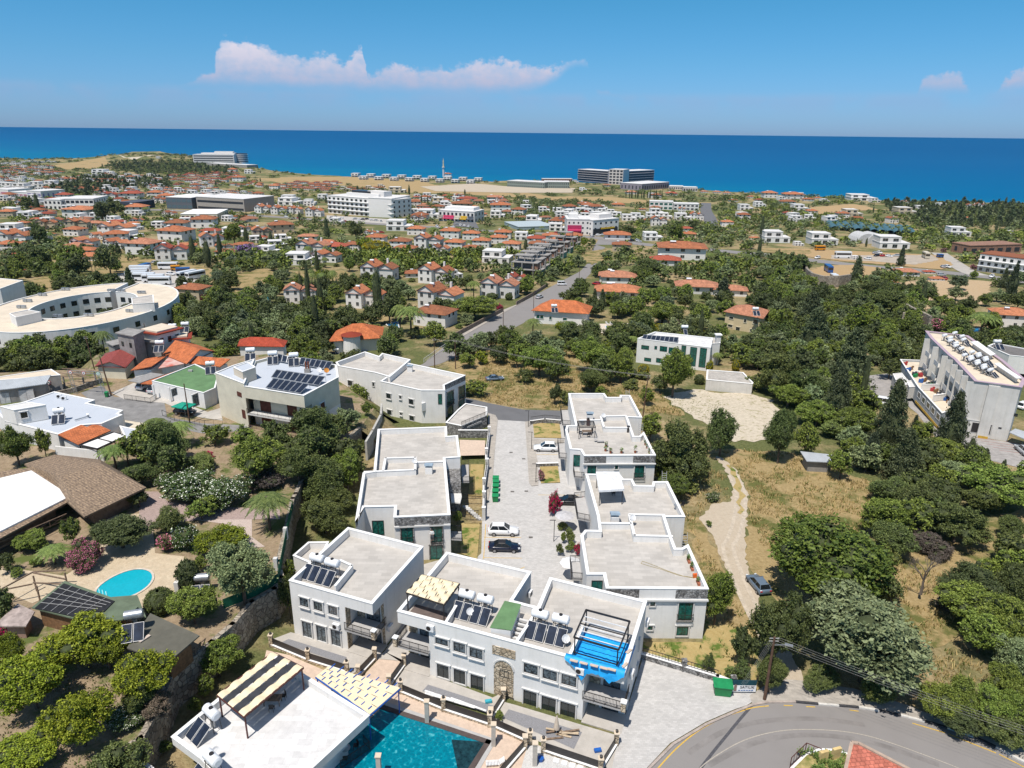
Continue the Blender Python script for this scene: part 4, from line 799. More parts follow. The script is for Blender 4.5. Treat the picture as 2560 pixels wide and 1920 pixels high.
# pool house (bottom left)
J=[tuple(P(*a_,4.4))[:2]for a_ in(('L2',676,1335),('L2',278,1088),('L1',1650,1000),('L1',1340,1250),('L1',1062,1468),('L1',1230,1640),('L1',1360,1800),('L2',200,1830))]
J=[tuple(P('L2',676,1335,4.4))[:2],tuple(P('L2',285,1090,4.4))[:2],tuple(P('L2',70,950,4.4))[:2],tuple(P('L1',1345,1235,4.4))[:2],tuple(P('L1',1062,1468,4.4))[:2],tuple(P('L1',1240,1600,4.4))[:2],tuple(P('L1',1700,2050,4.4))[:2],tuple(P('L2',260,1720,4.4))[:2]]
vj,_=flat('pool_house','low white pool house with pale paved roof terrace and striped pergola','pool house',J,3.5,4.4,deck=DECKW,par=.75)
jb=inset(J,1.6);body(vj,jb,0,3.5);ceil_(vj,J,3.505)
jp=[tuple(P('L2',x,y,3.0))[:2]for x,y in((505,1480),(690,1560),(600,1700),(430,1640))]
railing([tuple(P('L2',500,1650,.6))[:2],tuple(P('L2',680,1530,.6))[:2],tuple(P('L2',640,1490,.6))[:2]],.3,1.0,parent=vj)
# pitched roofs and simple houses
def roofface(m,pts,eave0,eave1):
 o=Vector(eave0);u=(Vector(eave1)-o).normalized();nrm=None
 for i in range(len(pts)-2):
  nrm=(Vector(pts[i+1])-Vector(pts[i])).cross(Vector(pts[i+2])-Vector(pts[i]))
  if nrm.length>1e-6:break
 nrm.normalize();v=nrm.cross(u)
 m.face(pts,[((Vector(p)-o).dot(u),(Vector(p)-o).dot(v))for p in pts])
def hiproof(root,q,ze,rise,mat,kind='hip',over=0.5,name='roof',th=0.12):
 """q: four wall corners; ridge along the longer side"""
 q=ccw(q);q=inset(q,-over)
 if math.dist(q[0],q[1])<math.dist(q[1],q[2]):q=q[1:]+q[:1]
 a,b,c,d=[Vector((*p,ze))for p in q];m1=(a+d)/2;m2=(b+c)/2;L_=(m2-m1).length;W=(d-a).length
 f=min(0.46,W/2/L_)if kind=='hip' else 0.0
 up=Vector((0,0,rise));r1=m1.lerp(m2,f)+up;r2=m2.lerp(m1,f)+up;m=MB();roofface(m,[a,b,r2,r1],a,b);roofface(m,[c,d,r1,r2],c,d)
 if kind=='hip':roofface(m,[b,c,r2],b,c);roofface(m,[d,a,r1],d,a)
 dn=Vector((0,0,-th));ring=[a,b,c,d]if kind=='hip' else[a,b,r2,c,d,r1]
 for i in range(len(ring)):
  p_,q_=ring[i],ring[(i+1)%len(ring)];m.face([p_+dn,q_+dn,q_,p_])
 m.face([a+dn,d+dn,c+dn,b+dn]);ro=m.build(name,mat,root)
 if kind=='gable':
  g=MB();w_=inset(q,over);A,B,C_,D=[Vector((*p,ze))for p in w_]
  g.face([B,C_,(B+C_)/2+up*(1-over*2/W)]);g.build('gable_wall',MC.get('white_stucco')if root.get('_w')is None else MC[root['_w']],root);g=MB();g.face([D,A,(D+A)/2+up*(1-over*2/W)]);g.build('gable_wall',MC.get('white_stucco')if root.get('_w')is None else MC[root['_w']],root)
 return ro,r1,r2
def box_walls(root,q,z0,z1,mat,name='wall'):
 m=MB();m.quad_prism(q,z0,z1,True);return m.build(name,mat,root)
def house(label,cat,q,z0,ze,rise,wall,roof,kind='hip',name='house',over=.5,group=None,occ=True):
 q=ccw(q);cx=sum(p[0]for p in q)/len(q);cy=sum(p[1]for p in q)/len(q);r=thing(name,label,cat,(cx,cy,z0),group)
 if wall is not WHITE:r['_w']=wall.name
 box_walls(r,q,z0,ze,wall);hiproof(r,q,ze,rise,roof,kind,over)
 if '_w' in r:del r['_w']
 if occ:occupy(q);clear(q,11)
 return r,q
def near_edge(q):
 """the footprint edge facing the camera most"""
 best=None
 for i in range(len(q)):
  a,b=q[i],q[(i+1)%len(q)];e_=Vector((b[0]-a[0],b[1]-a[1])).normalized();n_=Vector((e_.y,-e_.x));mid=Vector(((a[0]+b[0])/2,(a[1]+b[1])/2));s=n_.dot(-mid.normalized())
  if best is None or s>best[0]:best=(s,i)
 return best[1]
def row_windows(root,a,b,zs,n,w_=1.1,h_=1.3,**k):
 ln=math.dist(a,b)
 for z in zs:
  for i in range(n):t=ln*(i+.5)/n;window(root,a,b,t-w_/2,t+w_/2,z,z+h_,**k)
# yards, fences and pool in front of the villas
def S2(name,c,pts,mat,off):return S(name,c,pts,mat,off,z=0.0)
S2('pool_deck','L2',[(40,930),(180,960),(400,1055),(560,1085),(620,1110),(735,985),(900,1000),(810,1160),(1180,1310),(1640,1490),(1760,1530),(1650,1700),(1400,2000),(-200,2000)],STAMP,0.02)
S2('villa_yard','L2',[(60,870),(190,820),(770,955),(700,1000),(560,1085),(310,985),(60,900)],YARD,0.04)
S2('gravel_bed','L2',[(130,885),(178,862),(537,975),(508,1012)],GRAVEL,0.06)
S2('villa_yard','L2',[(700,1000),(770,940),(1020,560),(1010,400),(1190,350),(1000,800),(880,1010),(900,1000),(740,985)],YARD,0.045)
S2('villa_yard','L2',[(900,985),(1060,1085),(1440,1225),(1530,1180),(1440,1330),(880,1165),(810,1150)],YARD,0.05)
S2('gravel_bed','L2',[(1005,1185),(1040,1145),(1450,1278),(1412,1325)],GRAVEL,0.07)
S2('villa_yard','L3',[(190,1230),(340,1270),(740,1390),(1010,1470),(960,1680),(900,1659),(515,1510),(200,1350)],YARD,0.055)
S2('gravel_bed','L3',[(265,1350),(300,1298),(755,1440),(705,1545)],GRAVEL,0.075)
S2('lower_yard','L3',[(420,1510),(560,1540),(900,1680),(900,1900),(300,1900),(380,1659)],M('white_pebbles',(.55,.54,.52),var=.12,scale=8),0.04)
def slat_fence(path,label,h=1.25,lamp=True,base=.35,z=0.0):
 r=thing('slat_fence',label,'fence',(path[0][0],path[0][1],z))
 seg_wall(path,z,z+base,.3,'stone_base',STONEB,r,.06)
 for a,b in zip(path,path[1:]):
  m=MB();A_=Vector((a[0],a[1],z));B_=Vector((b[0],b[1],z));d=(B_-A_).normalized()
  for k in range(6):zz=base+.16+k*(h-base-.1)/6;m.bar(A_+d*.25+Vector((0,0,zz)),B_-d*.25+Vector((0,0,zz)),.05,.13)
  m.build('slat_panel',BLACK,r)
 for p in path:
  m=MB();m.box((p[0],p[1],z+.8),(.42,.42,1.6));q=m.build('pier',STONEB,r);m=MB();m.box((p[0],p[1],z+1.64),(.55,.55,.09));m.build('coping',M('sand_coping',(.62,.52,.40),var=.05),q)
  if lamp:m=MB();m.cyl((p[0],p[1],z+1.69),(p[0],p[1],z+1.95),.12,.15,8);m.cyl((p[0],p[1],z+1.95),(p[0],p[1],z+2.02),.15,.03,8);m.build('lantern',BLACK,q)
 return r
slat_fence(PX('L2',[(72,905),(300,1000),(540,1075)],0),'black slat fence on stone base before the detached villa')
slat_fence(PX('L2',[(610,1100),(712,990)],0),'short black slat fence on the left of the beige passage between the villas',lamp=False)
slat_fence(PX('L2',[(800,1160),(893,1030)],0),'short black slat fence on the right of the beige passage between the villas',lamp=False)
slat_fence(PX('L2',[(872,1195),(1136,1305),(1422,1400),(1670,1510)],0),'long black slat fence on stone base between pool deck and long villa')
slat_fence(PX('L3',[(190,1370),(268,1245)],0),'short black slat fence dividing the yards below the stone arch',lamp=False)
slat_fence(PX('L3',[(514,1560),(868,1680),(965,1520)],0),'black slat fence with stone piers round the gravel yard beside the forecourt')
slat_fence(PX('L2',[(1450,1760),(1640,1540)],0),'black slat fence on a white wall at the end of the pool deck',lamp=False)
for i,(x,y)in enumerate(((1035,1375),(1445,1520),(1700,1640),(740,1720))):
 q=P('L2',x,y,0);t=thing('square_column',['bare square column at the edge of the pool by the fence','bare square column at the pointed corner of the pool','bare square column beside the lower gate piers','bare square column standing in front of the pool house'][i],'column',tuple(q));m=MB();m.box((q.x,q.y,1.35),(.42,.42,2.7));m.build('shaft',M('concrete_column',(.46,.42,.37),var=.06),t);m=MB();m.box((q.x,q.y,2.74),(.56,.56,.1));m.build('coping',MC['sand_coping'],t)
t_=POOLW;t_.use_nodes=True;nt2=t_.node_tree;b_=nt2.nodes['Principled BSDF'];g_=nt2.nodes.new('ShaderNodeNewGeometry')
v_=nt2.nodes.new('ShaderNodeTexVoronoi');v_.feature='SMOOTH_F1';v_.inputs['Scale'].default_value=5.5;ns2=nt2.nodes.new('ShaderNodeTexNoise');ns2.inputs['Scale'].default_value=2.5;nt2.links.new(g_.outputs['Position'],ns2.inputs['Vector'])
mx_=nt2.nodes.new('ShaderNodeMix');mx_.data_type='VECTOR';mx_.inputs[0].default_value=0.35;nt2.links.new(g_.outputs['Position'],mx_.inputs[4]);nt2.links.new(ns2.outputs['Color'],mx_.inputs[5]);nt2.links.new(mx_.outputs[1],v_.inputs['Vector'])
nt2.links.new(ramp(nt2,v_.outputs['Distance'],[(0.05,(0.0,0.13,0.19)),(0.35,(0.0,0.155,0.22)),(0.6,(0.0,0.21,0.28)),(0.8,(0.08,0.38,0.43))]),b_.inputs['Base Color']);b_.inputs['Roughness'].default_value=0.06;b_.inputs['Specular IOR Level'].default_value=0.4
bp_=nt2.nodes.new('ShaderNodeBump');bp_.inputs['Strength'].default_value=0.5;bp_.inputs['Distance'].default_value=0.05;nt2.links.new(v_.outputs['Distance'],bp_.inputs['Height']);nt2.links.new(bp_.outputs[0],b_.inputs['Normal'])
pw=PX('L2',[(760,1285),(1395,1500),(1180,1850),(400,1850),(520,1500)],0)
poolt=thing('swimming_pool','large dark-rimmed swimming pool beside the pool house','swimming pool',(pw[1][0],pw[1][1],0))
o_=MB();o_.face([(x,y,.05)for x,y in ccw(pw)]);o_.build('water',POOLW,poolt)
dk=PX('L2',[(1185,1485),(1395,1500),(1180,1850),(1230,1700)],0);o_=MB();o_.face([(x,y,.056)for x,y in ccw(dk)]);o_.build('dark_shelf',M('dark_pool_tile',(.012,.045,.055),rough=.08,spec=.5,var=.3,scale=2),poolt)
rim=PX('L2',[(690,1262),(1412,1500),(1190,1850)],0);seg_wall(rim,0,.1,.55,'rim',M('dark_pool_rim',(.09,.07,.065),var=.1),poolt)
rim=PX('L2',[(700,1236),(1448,1492),(1220,1880)],0);seg_wall(rim,0,.07,.45,'rim',GREYTRIM,poolt)
def pergola(label,top,zt,zb,mat,name='pergola',post=.12,rafters=7,cloth=None,r_axis=0,feet=None):
 """top: four corners in order round the frame"""
 T=[Vector((*p,zt))for p in top];c0=sum(T,Vector())/4;r=thing(name,label,'pergola',(c0.x,c0.y,zb));m=MB()
 for i in range(4):m.bar(T[i],T[(i+1)%4],post*1.2,post*1.4)
 m.build('beam_frame',mat,r);m=MB()
 for k in range(1,rafters):
  f=k/rafters;a,b=(T[0].lerp(T[1],f),T[3].lerp(T[2],f))if r_axis==0 else(T[0].lerp(T[3],f),T[1].lerp(T[2],f));m.bar(a,b,.07,.1)
 m.build('rafters',mat,r)
 for i in range(4):m=MB();p=T[i].lerp(c0,.04);m.bar((p.x,p.y,zb),(p.x,p.y,zt),post);m.build('post',mat,r)
 return r,T
def weave(root,T,ncross,cols,mats,zo=.1,amp=.07,name='canvas_strip'):
 """strips of canvas running from side 0-3 to side 1-2, woven over and under the rafters"""
 n=len(mats)
 for s in range(n):
  f0,f1=(s+.008)/n,(s+.992)/n;m=MB();K=ncross*4;prev=None
  for k in range(K+1):
   t=k/K;a=T[0].lerp(T[1],t);b=T[3].lerp(T[2],t);z=Vector((0,0,zo+amp*math.sin(math.pi*ncross*t+math.pi*s)));p,q=a.lerp(b,f0)+z,a.lerp(b,f1)+z
   if prev:m.face([prev[0],p,q,prev[1]]);
   prev=(p,q)
  m.build(name,mats[s],root)
tp=[tuple(P('L1',x,y,6.3))[:2]for x,y in((1345,1210),(1690,945),(1878,1040),(1510,1345))]
pr,T=pergola('striped cream and charcoal canvas pergola on the pool house roof',tp,6.3,3.65,BROWNM,rafters=9)
weave(pr,T,9,5,[CLOTHC,CLOTHD,CLOTHC,CLOTHD,CLOTHC])
tp=[tuple(P('L2',x,y,3.2))[:2]for x,y in((345,1100),(425,1035),(868,1170),(680,1335))]
pr,T=pergola('cream canvas canopy on blue beams over the pool edge',tp,3.2,.02,M('blue_paint',(.03,.13,.50),rough=.5),name='pool_canopy',rafters=9,post=.1)
weave(pr,[T[1],T[2],T[3],T[0]],9,5,[CLOTHC]*4,zo=.16,amp=.03)
BLU=MC['blue_paint'];m=MB()
for i in range(8):
 for j in range(4):
  f=(i+.5+(j%2)*.5)/8.6;a=T[1].lerp(T[2],f);b=T[0].lerp(T[3],f);p=a.lerp(b,(j+.45)/4);d=(b-a).normalized();m.bar(p-d*.25+Vector((0,0,.23)),p+d*.25+Vector((0,0,.23)),.08,.05)
for i in range(8):a=T[1].lerp(T[2],(i+.2)/8);d=(T[1]-T[0]).normalized();m.bar(a,a+d*.7,.08)
m.build('blue_slats',BLU,pr)
tp=[tuple(P('L2',x,y,8.75))[:2]for x,y in((1005,465),(1235,520),(1140,650),(905,575))]
pr,T=pergola('cream woven canvas pergola on the left half of the long villa roof',tp,8.75,6.42,BLACK,rafters=7,r_axis=0)
weave(pr,[T[0],T[3],T[2],T[1]],5,5,[CLOTHC]*6,amp=.1)
sheet('terrace_rug',PX('L2',[(965,645),(1160,700),(1150,750),(930,690)],6.42),M('brown_decking',(.14,.11,.10)),.02,z=6.42,occ=False)
tp=[tuple(P('L3',x,y,9.0))[:2]for x,y in((780,680),(1052,752),(982,928),(705,850))]
pr,T=pergola('unfinished black steel pergola frame standing on the blue tarpaulin',tp,9.0,6.45,BLACK,rafters=2,r_axis=1)
m=MB()
for k in range(1,6):m.bar(T[0].lerp(T[3],k/6)+Vector((0,0,-.25)),T[1].lerp(T[2],k/6)+Vector((0,0,-.25)),.07)
m.build('white_rafters',PLW,pr);m=MB();lo_=[Vector((v.x,v.y,7.2))for v in T]
for i in(1,2,3):m.bar(lo_[i],lo_[(i+1)%4],.1)
m.build('lower_rails',BLACK,pr)
random.seed(11);m=MB();t0,t1=ct(650,985)[0],CT+.02;K=26;Ef=Vector((e.x,e.y,0));A_=Vector((*cfl,0));rows=[]
drop=[0.1,.2,.5,.7,.9,1.2,1.6,2.3,2.6,2.2,1.5,1.3,1.2,1.1,1.2,1.1,1.3,1.2,1.4,1.8,2.0,1.6,1.5,1.2,.9,.6,.4]
for k in range(K+1):
 t=t0+(t1-t0)*k/K;p=A_+Ef*t;r_=random.uniform
 rows.append([p-N_*5.4+Vector((0,0,6.47)),p-N_*4+Vector((0,0,6.5+r_(0,.12))),p-N_*2.5+Vector((0,0,6.5+r_(0,.12))),p-N_*1+Vector((0,0,6.52+r_(0,.1))),p-N_*.42+Vector((0,0,6.6)),p-N_*.38+Vector((0,0,7.52+r_(0,.05))),p+N_*.12+Vector((0,0,7.52+r_(0,.05))),p+N_*(.2+r_(0,.1))+Vector((0,0,7.45-drop[k]*.4)),p+N_*(.25+r_(0,.16))+Vector((0,0,7.42-drop[k]*.8))])
for a,b in zip(rows,rows[1:]):
 for j in range(len(a)-1):m.face([a[j],b[j],b[j+1],a[j+1]])
tag(m.build('tarpaulin',TARP,None,True),'crumpled blue tarpaulin spread on the villa roof and hanging over its parapet','tarpaulin')
for i,(x,y)in enumerate(((705,995),(765,1010),(830,1025),(890,1040),(940,1050),(1022,1020),(1045,935))):
 q=P('L3',x,y,7.58);m=MB();m.box(tuple(q),(.8,.3,.07),rot_of(cfl,cfr)+(1.2 if i>4 else 0));tag(m.build('paving_slab',STAMP),'beige paving slab weighing down the edge of the blue tarpaulin','slab','slabs weighing down the tarpaulin')
tp=[tuple(P('M3',x,y,8.6))[:2]for x,y in((1030,1212),(1195,1212),(1232,1335),(1052,1345))]
pr,T=pergola('white cloth canopy with table on the terrace house roof',tp,8.6,6.05,BLACK,name='canopy',rafters=2,post=.09)
c0=sum(T,Vector())/4+Vector((0,0,.45));T2=[c0+(v-c0)*1.06 for v in T];m=MB()
for i in range(4):a,b=T2[i],T2[(i+1)%4];a=Vector((a.x,a.y,8.72));b=Vector((b.x,b.y,8.72));m.face([a,b,c0]);m.face([a,a-Vector((0,0,.35)),b-Vector((0,0,.35)),b])
m.build('canvas',PLW,pr)
tp=[tuple(P('M3',x,y,8.3))[:2]for x,y in((885,825),(1008,825),(1022,872),(897,872))]
pergola('black steel pergola frame over a table on the far roof',tp,8.3,6.05,BLACK,rafters=5,post=.09,r_axis=1)
def table(c,x,y,z,lab,rnd=False,chairs=3):
 q=P(c,x,y,z);t=thing('garden_table',lab,'table',tuple(q));m=MB()
 if rnd:m.cyl((q.x,q.y,z+.72),(q.x,q.y,z+.76),.5,n=14);m.build('table_top',SILV,t);m=MB();m.bar((q.x,q.y,z),(q.x,q.y,z+.72),.08);m.build('leg',BLACK,t)
 else:
  m.box((q.x,q.y,z+.74),(1.7,.9,.06));m.build('table_top',WOOD,t)
  for a in(-.75,.75):
   for b in(-.35,.35):m=MB();m.bar((q.x+a,q.y+b,z),(q.x+a,q.y+b,z+.72),.07);m.build('leg',WOOD,t)
 for k in range(chairs):
  an=2*math.pi*k/chairs+.7;X,Y=q.x+math.cos(an)*1.15,q.y+math.sin(an)*.95;ch=thing('garden_chair',['left','far','near'][(k+1)%3 if chairs==3 else k]+' dark chair at the '+lab if chairs>1 else 'dark chair at the '+lab,'chair',(X,Y,z),None)
  m=MB();m.box((X,Y,z+.44),(.45,.45,.05));m.build('seat',BLACK,ch);m=MB();m.box((X+math.cos(an)*.22,Y+math.sin(an)*.22,z+.7),(.42,.05,.5),an+math.pi/2);m.build('backrest',BLACK,ch)
  m=MB();[m.bar((X+a,Y+b,z),(X+a,Y+b,z+.44),.04)for a in(-.2,.2)for b in(-.2,.2)];m.build('legs',BLACK,ch)
table('M3',955,925,6.06,'wooden table under the black roof pergola');table('M3',1140,1360,6.06,'glass table under the white roof canopy',True);table('L1',1690,1260,3.66,'dark table under the striped pergola');table('M3',920,850,6.06,'round glass table behind the black pergola',True,2)
table('L2',530,1570,.3,'round table on the pool house terrace',True,3);table('M3',1635,1490,6.06,'round iron table at the far corner of the canopy roof',True,1)
POT=M('clay_pot',(.38,.13,.07),var=.1);LEAFP=leafmat('pot_leaf',(.03,.07,.015),(.16,.24,.06))
def tuft(m,c,r,h,n,s,seed=0):
 rg=random.Random(seed)
 for k in range(n):
  a=rg.uniform(0,6.28);d=rg.uniform(.1,1);p=Vector(c)+Vector((math.cos(a)*r*d*.6,math.sin(a)*r*d*.6,h*rg.uniform(.2,.9)));q=p+Vector((math.cos(a)*s,math.sin(a)*s,rg.uniform(-.3,.9)*s));w_=Vector((-math.sin(a),math.cos(a),rg.uniform(-.3,.3)))*s*.35;m.face([p,(p+q)/2+w_,q,(p+q)/2-w_])
def pot(c,x,y,z,lab,r=.22,h=.35,ph=.7,box=False,grp=None):
 q=P(c,x,y,z);t=thing('potted_plant',lab,'potted plant',tuple(q),grp);m=MB()
 if box:m.box((q.x,q.y,z+.16),(.4,.95,.32))
 else:m.cyl((q.x,q.y,z),(q.x,q.y,z+h),r*.7,r,12)
 m.build('pot',POT,t);m=MB();tuft(m,(q.x,q.y,z+h*.9),r*1.6,ph,60,.2,int(x));m.build('foliage',LEAFP,t)
for i,(x,y)in enumerate(((1475,1055),(1508,1112),(1548,1190),(795,1085),(872,1195),(1060,1195),(1297,1190),(785,1160))):
 pot('ZF',x,y,6.06,['clay potted plant, backmost by the roof edge beside the black pergola roof','clay potted plant, middle of three by the roof edge','large clay potted plant in the front corner of the pergola roof','red pot with trailing plant out on the pergola roof','clay pot with small plant at the front parapet of the pergola roof','small yellow-leaved pot plant midway along the front parapet','tall bushy pot plant against the front parapet of the pergola roof','yellowing pot plant just in front of the red pot'][i],ph=1.1 if i==6 else .6)
for i,(x,y)in enumerate(((1417,382),(1437,428),(1476,518))):pot('L3',x,y,6.06,['farthest','middle','nearest'][i]+' of three brown planter boxes along the right roof edge',box=True)
q=P('L3',1452,478,6.06);t=thing('leaf_blower','small orange machine with its cable by the planter boxes','machine',tuple(q));m=MB();m.box((q.x,q.y,6.3),(.45,.35,.4));m.cyl((q.x-.2,q.y,6.5),(q.x+.25,q.y,6.55),.1);m.build('body',M('orange_plastic',(.65,.13,.02),rough=.4),t)
m=MB();m.tube([P('L3',x,y,6.09)for x,y in((1450,480),(1380,470),(1290,440),(1190,400),(1130,378),(1120,392),(1160,405),(1250,430),(1350,465),(1450,484))],.025,5);tag(m.build('cable',M('yellow_cable',(.35,.28,.12))),'thin yellowish cable lying in a loop on the roof','cable')
q=P('ZF',1178,830,6.06);t=thing('barbecue','black cabinet barbecue against the inner roof wall','barbecue',tuple(q));m=MB();m.box((q.x,q.y,6.5),(.55,.6,.9));m.build('cabinet',BLACK,t);m=MB();m.box((q.x,q.y,7.1),(.5,.5,.3));m.build('hood',BLACK,t)
q=P('ZF',485,715,6.06);t=thing('barbecue','dark brick barbecue beside the round glass table on the far roof','barbecue',tuple(q));m=MB();m.box((q.x,q.y,6.6),(.6,.5,1.1));m.build('body',M('dark_brick',(.12,.07,.06)),t);m=MB();m.box((q.x,q.y,7.3),(.35,.35,.5));m.build('chimney',BLACK,t)
q=P('ZF',700,1010,6.06);t=thing('deck_chair','folded-back grey deck chair beside the black roof pergola','deck chair',tuple(q));m=MB();m.box((q.x,q.y,6.35),(1.2,.55,.05),.1);m.box((q.x-.8,q.y+.25,6.65),(.7,.5,.05),.4);m.build('sling',GREYTRIM,t);m=MB();[m.bar((q.x+a,q.y+b,6.06),(q.x+a*.7,q.y+b,6.38),.04)for a in(-.6,.6)for b in(-.25,.25)];m.build('frame',BLACK,t)
def parasol(c,x,y,r0,zt,mat,lab,z0=0.0,closed=False):
 q=P(c,x,y,zt-.2);t=thing('parasol',lab,'parasol',(q.x,q.y,z0));m=MB();m.cyl((q.x,q.y,z0),(q.x,q.y,zt),.035,n=6);m.build('pole',PLW,t);m=MB();n=8;cc=Vector((q.x,q.y,zt))
 if closed:m.cyl((q.x,q.y,z0+.9),cc,.32,.06,10)
 else:
  for k in range(n):
   a,b=2*math.pi*k/n,2*math.pi*(k+1)/n;m.face([cc,cc+Vector((math.cos(a)*r0,math.sin(a)*r0,-r0*.28)),cc+Vector((math.cos(b)*r0,math.sin(b)*r0,-r0*.28))])
 m.build('canopy',mat,t)
parasol('L3',650,88,1.55,2.9,M('pale_grey_canvas',(.50,.49,.50)),'pale grey parasol over the planted garden of the court')
parasol('L3',686,380,1.5,2.9,PLW,'round white parasol at the near end of the planted garden')
q=P('L3',598,1390,0);parasol('L3',600,1345,1,2.5,M('beige_canvas',(.60,.50,.40)),'closed beige parasol leaning by the glazed doors of the long villa',closed=True)
q0=P('L3',635,1455,.1);random.seed(3)
t=thing('log_pile','loose pile of split logs on the gravel yard','log pile',tuple(q0))
for k in range(9):
 a=random.uniform(-.5,.5);cx_,cy_=q0.x+random.uniform(-1,1),q0.y+random.uniform(-.5,.5);z_=.18+.12*(k//3);m=MB();d=Vector((math.cos(a),math.sin(a),0))*random.uniform(.5,1.0);m.cyl(Vector((cx_,cy_,z_))-d,Vector((cx_,cy_,z_))+d,.1,.09,8);m.build('log',[M('pale_log',(.50,.40,.28)),WOOD][k%2],t)
for i,(c,x,y,mt,lab)in enumerate((('L3',500,1612,M('blue_plastic',(.02,.12,.45),rough=.4),'blue plastic bucket in the lower yard'),('L3',852,1555,MC.get('blue_plastic'),'small blue box on the yard beside the black fence'),('L3',176,1252,M('cyan_plastic',(.05,.4,.5)),'light blue crate on the yard below the stone arch'))):
 mt=mt or MC['blue_plastic'];q=P(c,x,y,.1);m=MB();m.cyl((q.x,q.y,.06),(q.x,q.y,.45),.22,.3,12)if i==0 else m.box((q.x,q.y,.25),(.7,.35,.25),.2);tag(m.build('bucket' if i==0 else 'plastic_crate',mt),lab,'bucket' if i==0 else 'crate')
for i in range(4):
 q=P('L3',597+i*49,1612+i*15,.08);m=MB();m.box((q.x,q.y,.09),(.55,.55,.06),-.3);tag(m.build('stepping_stone',PLW),['leftmost','second','third','rightmost'][i]+' of four square white stepping stones in the lower yard, from the left','stepping stone','white stepping stones in the lower yard')
for i,(a_,b_)in enumerate((((1020,1180),(1385,1300)),((1060,1205),(1330,1285)),((1180,1225),(1400,1305)),((1020,1195),(1200,1245)))):
 m=MB();p_,q_=P('L2',*a_,.5+.05*i),P('L2',*b_,.5+.05*i);m.bar(p_,q_,.22,.06);tag(m.build('plastic_profile',PLW),['longest','second','upper','shortest'][i]+' white plastic profile lying on the yard behind the fence','panel','white profiles stacked behind the fence')
def lounger(c,x,y,rz,lab,z=.05,mat=PLW):
 q=P(c,x,y,z);t=thing('sun_lounger',lab,'sun lounger',tuple(q));X,Y=q.x,q.y;m=MB()
 for k in range(9):m.box((X-.6+k*.14,Y,z+.3),(.1,.6,.04))
 m.build('seat',mat,t);m=MB()
 for k in range(5):m.box((X+.68+k*.1,Y,z+.34+k*.08),(.09,.6,.04))
 m.build('backrest',mat,t)
 for a in(-.6,.6):
  for b in(-.25,.25):m=MB();m.bar((X+a,Y+b,z),(X+a,Y+b,z+.3),.05);m.build('leg',mat,t)
 t.rotation_euler=(0,0,rz);return t
lounger('L2',1440,1640,.1,'white slatted lounger at the corner of the pool deck')
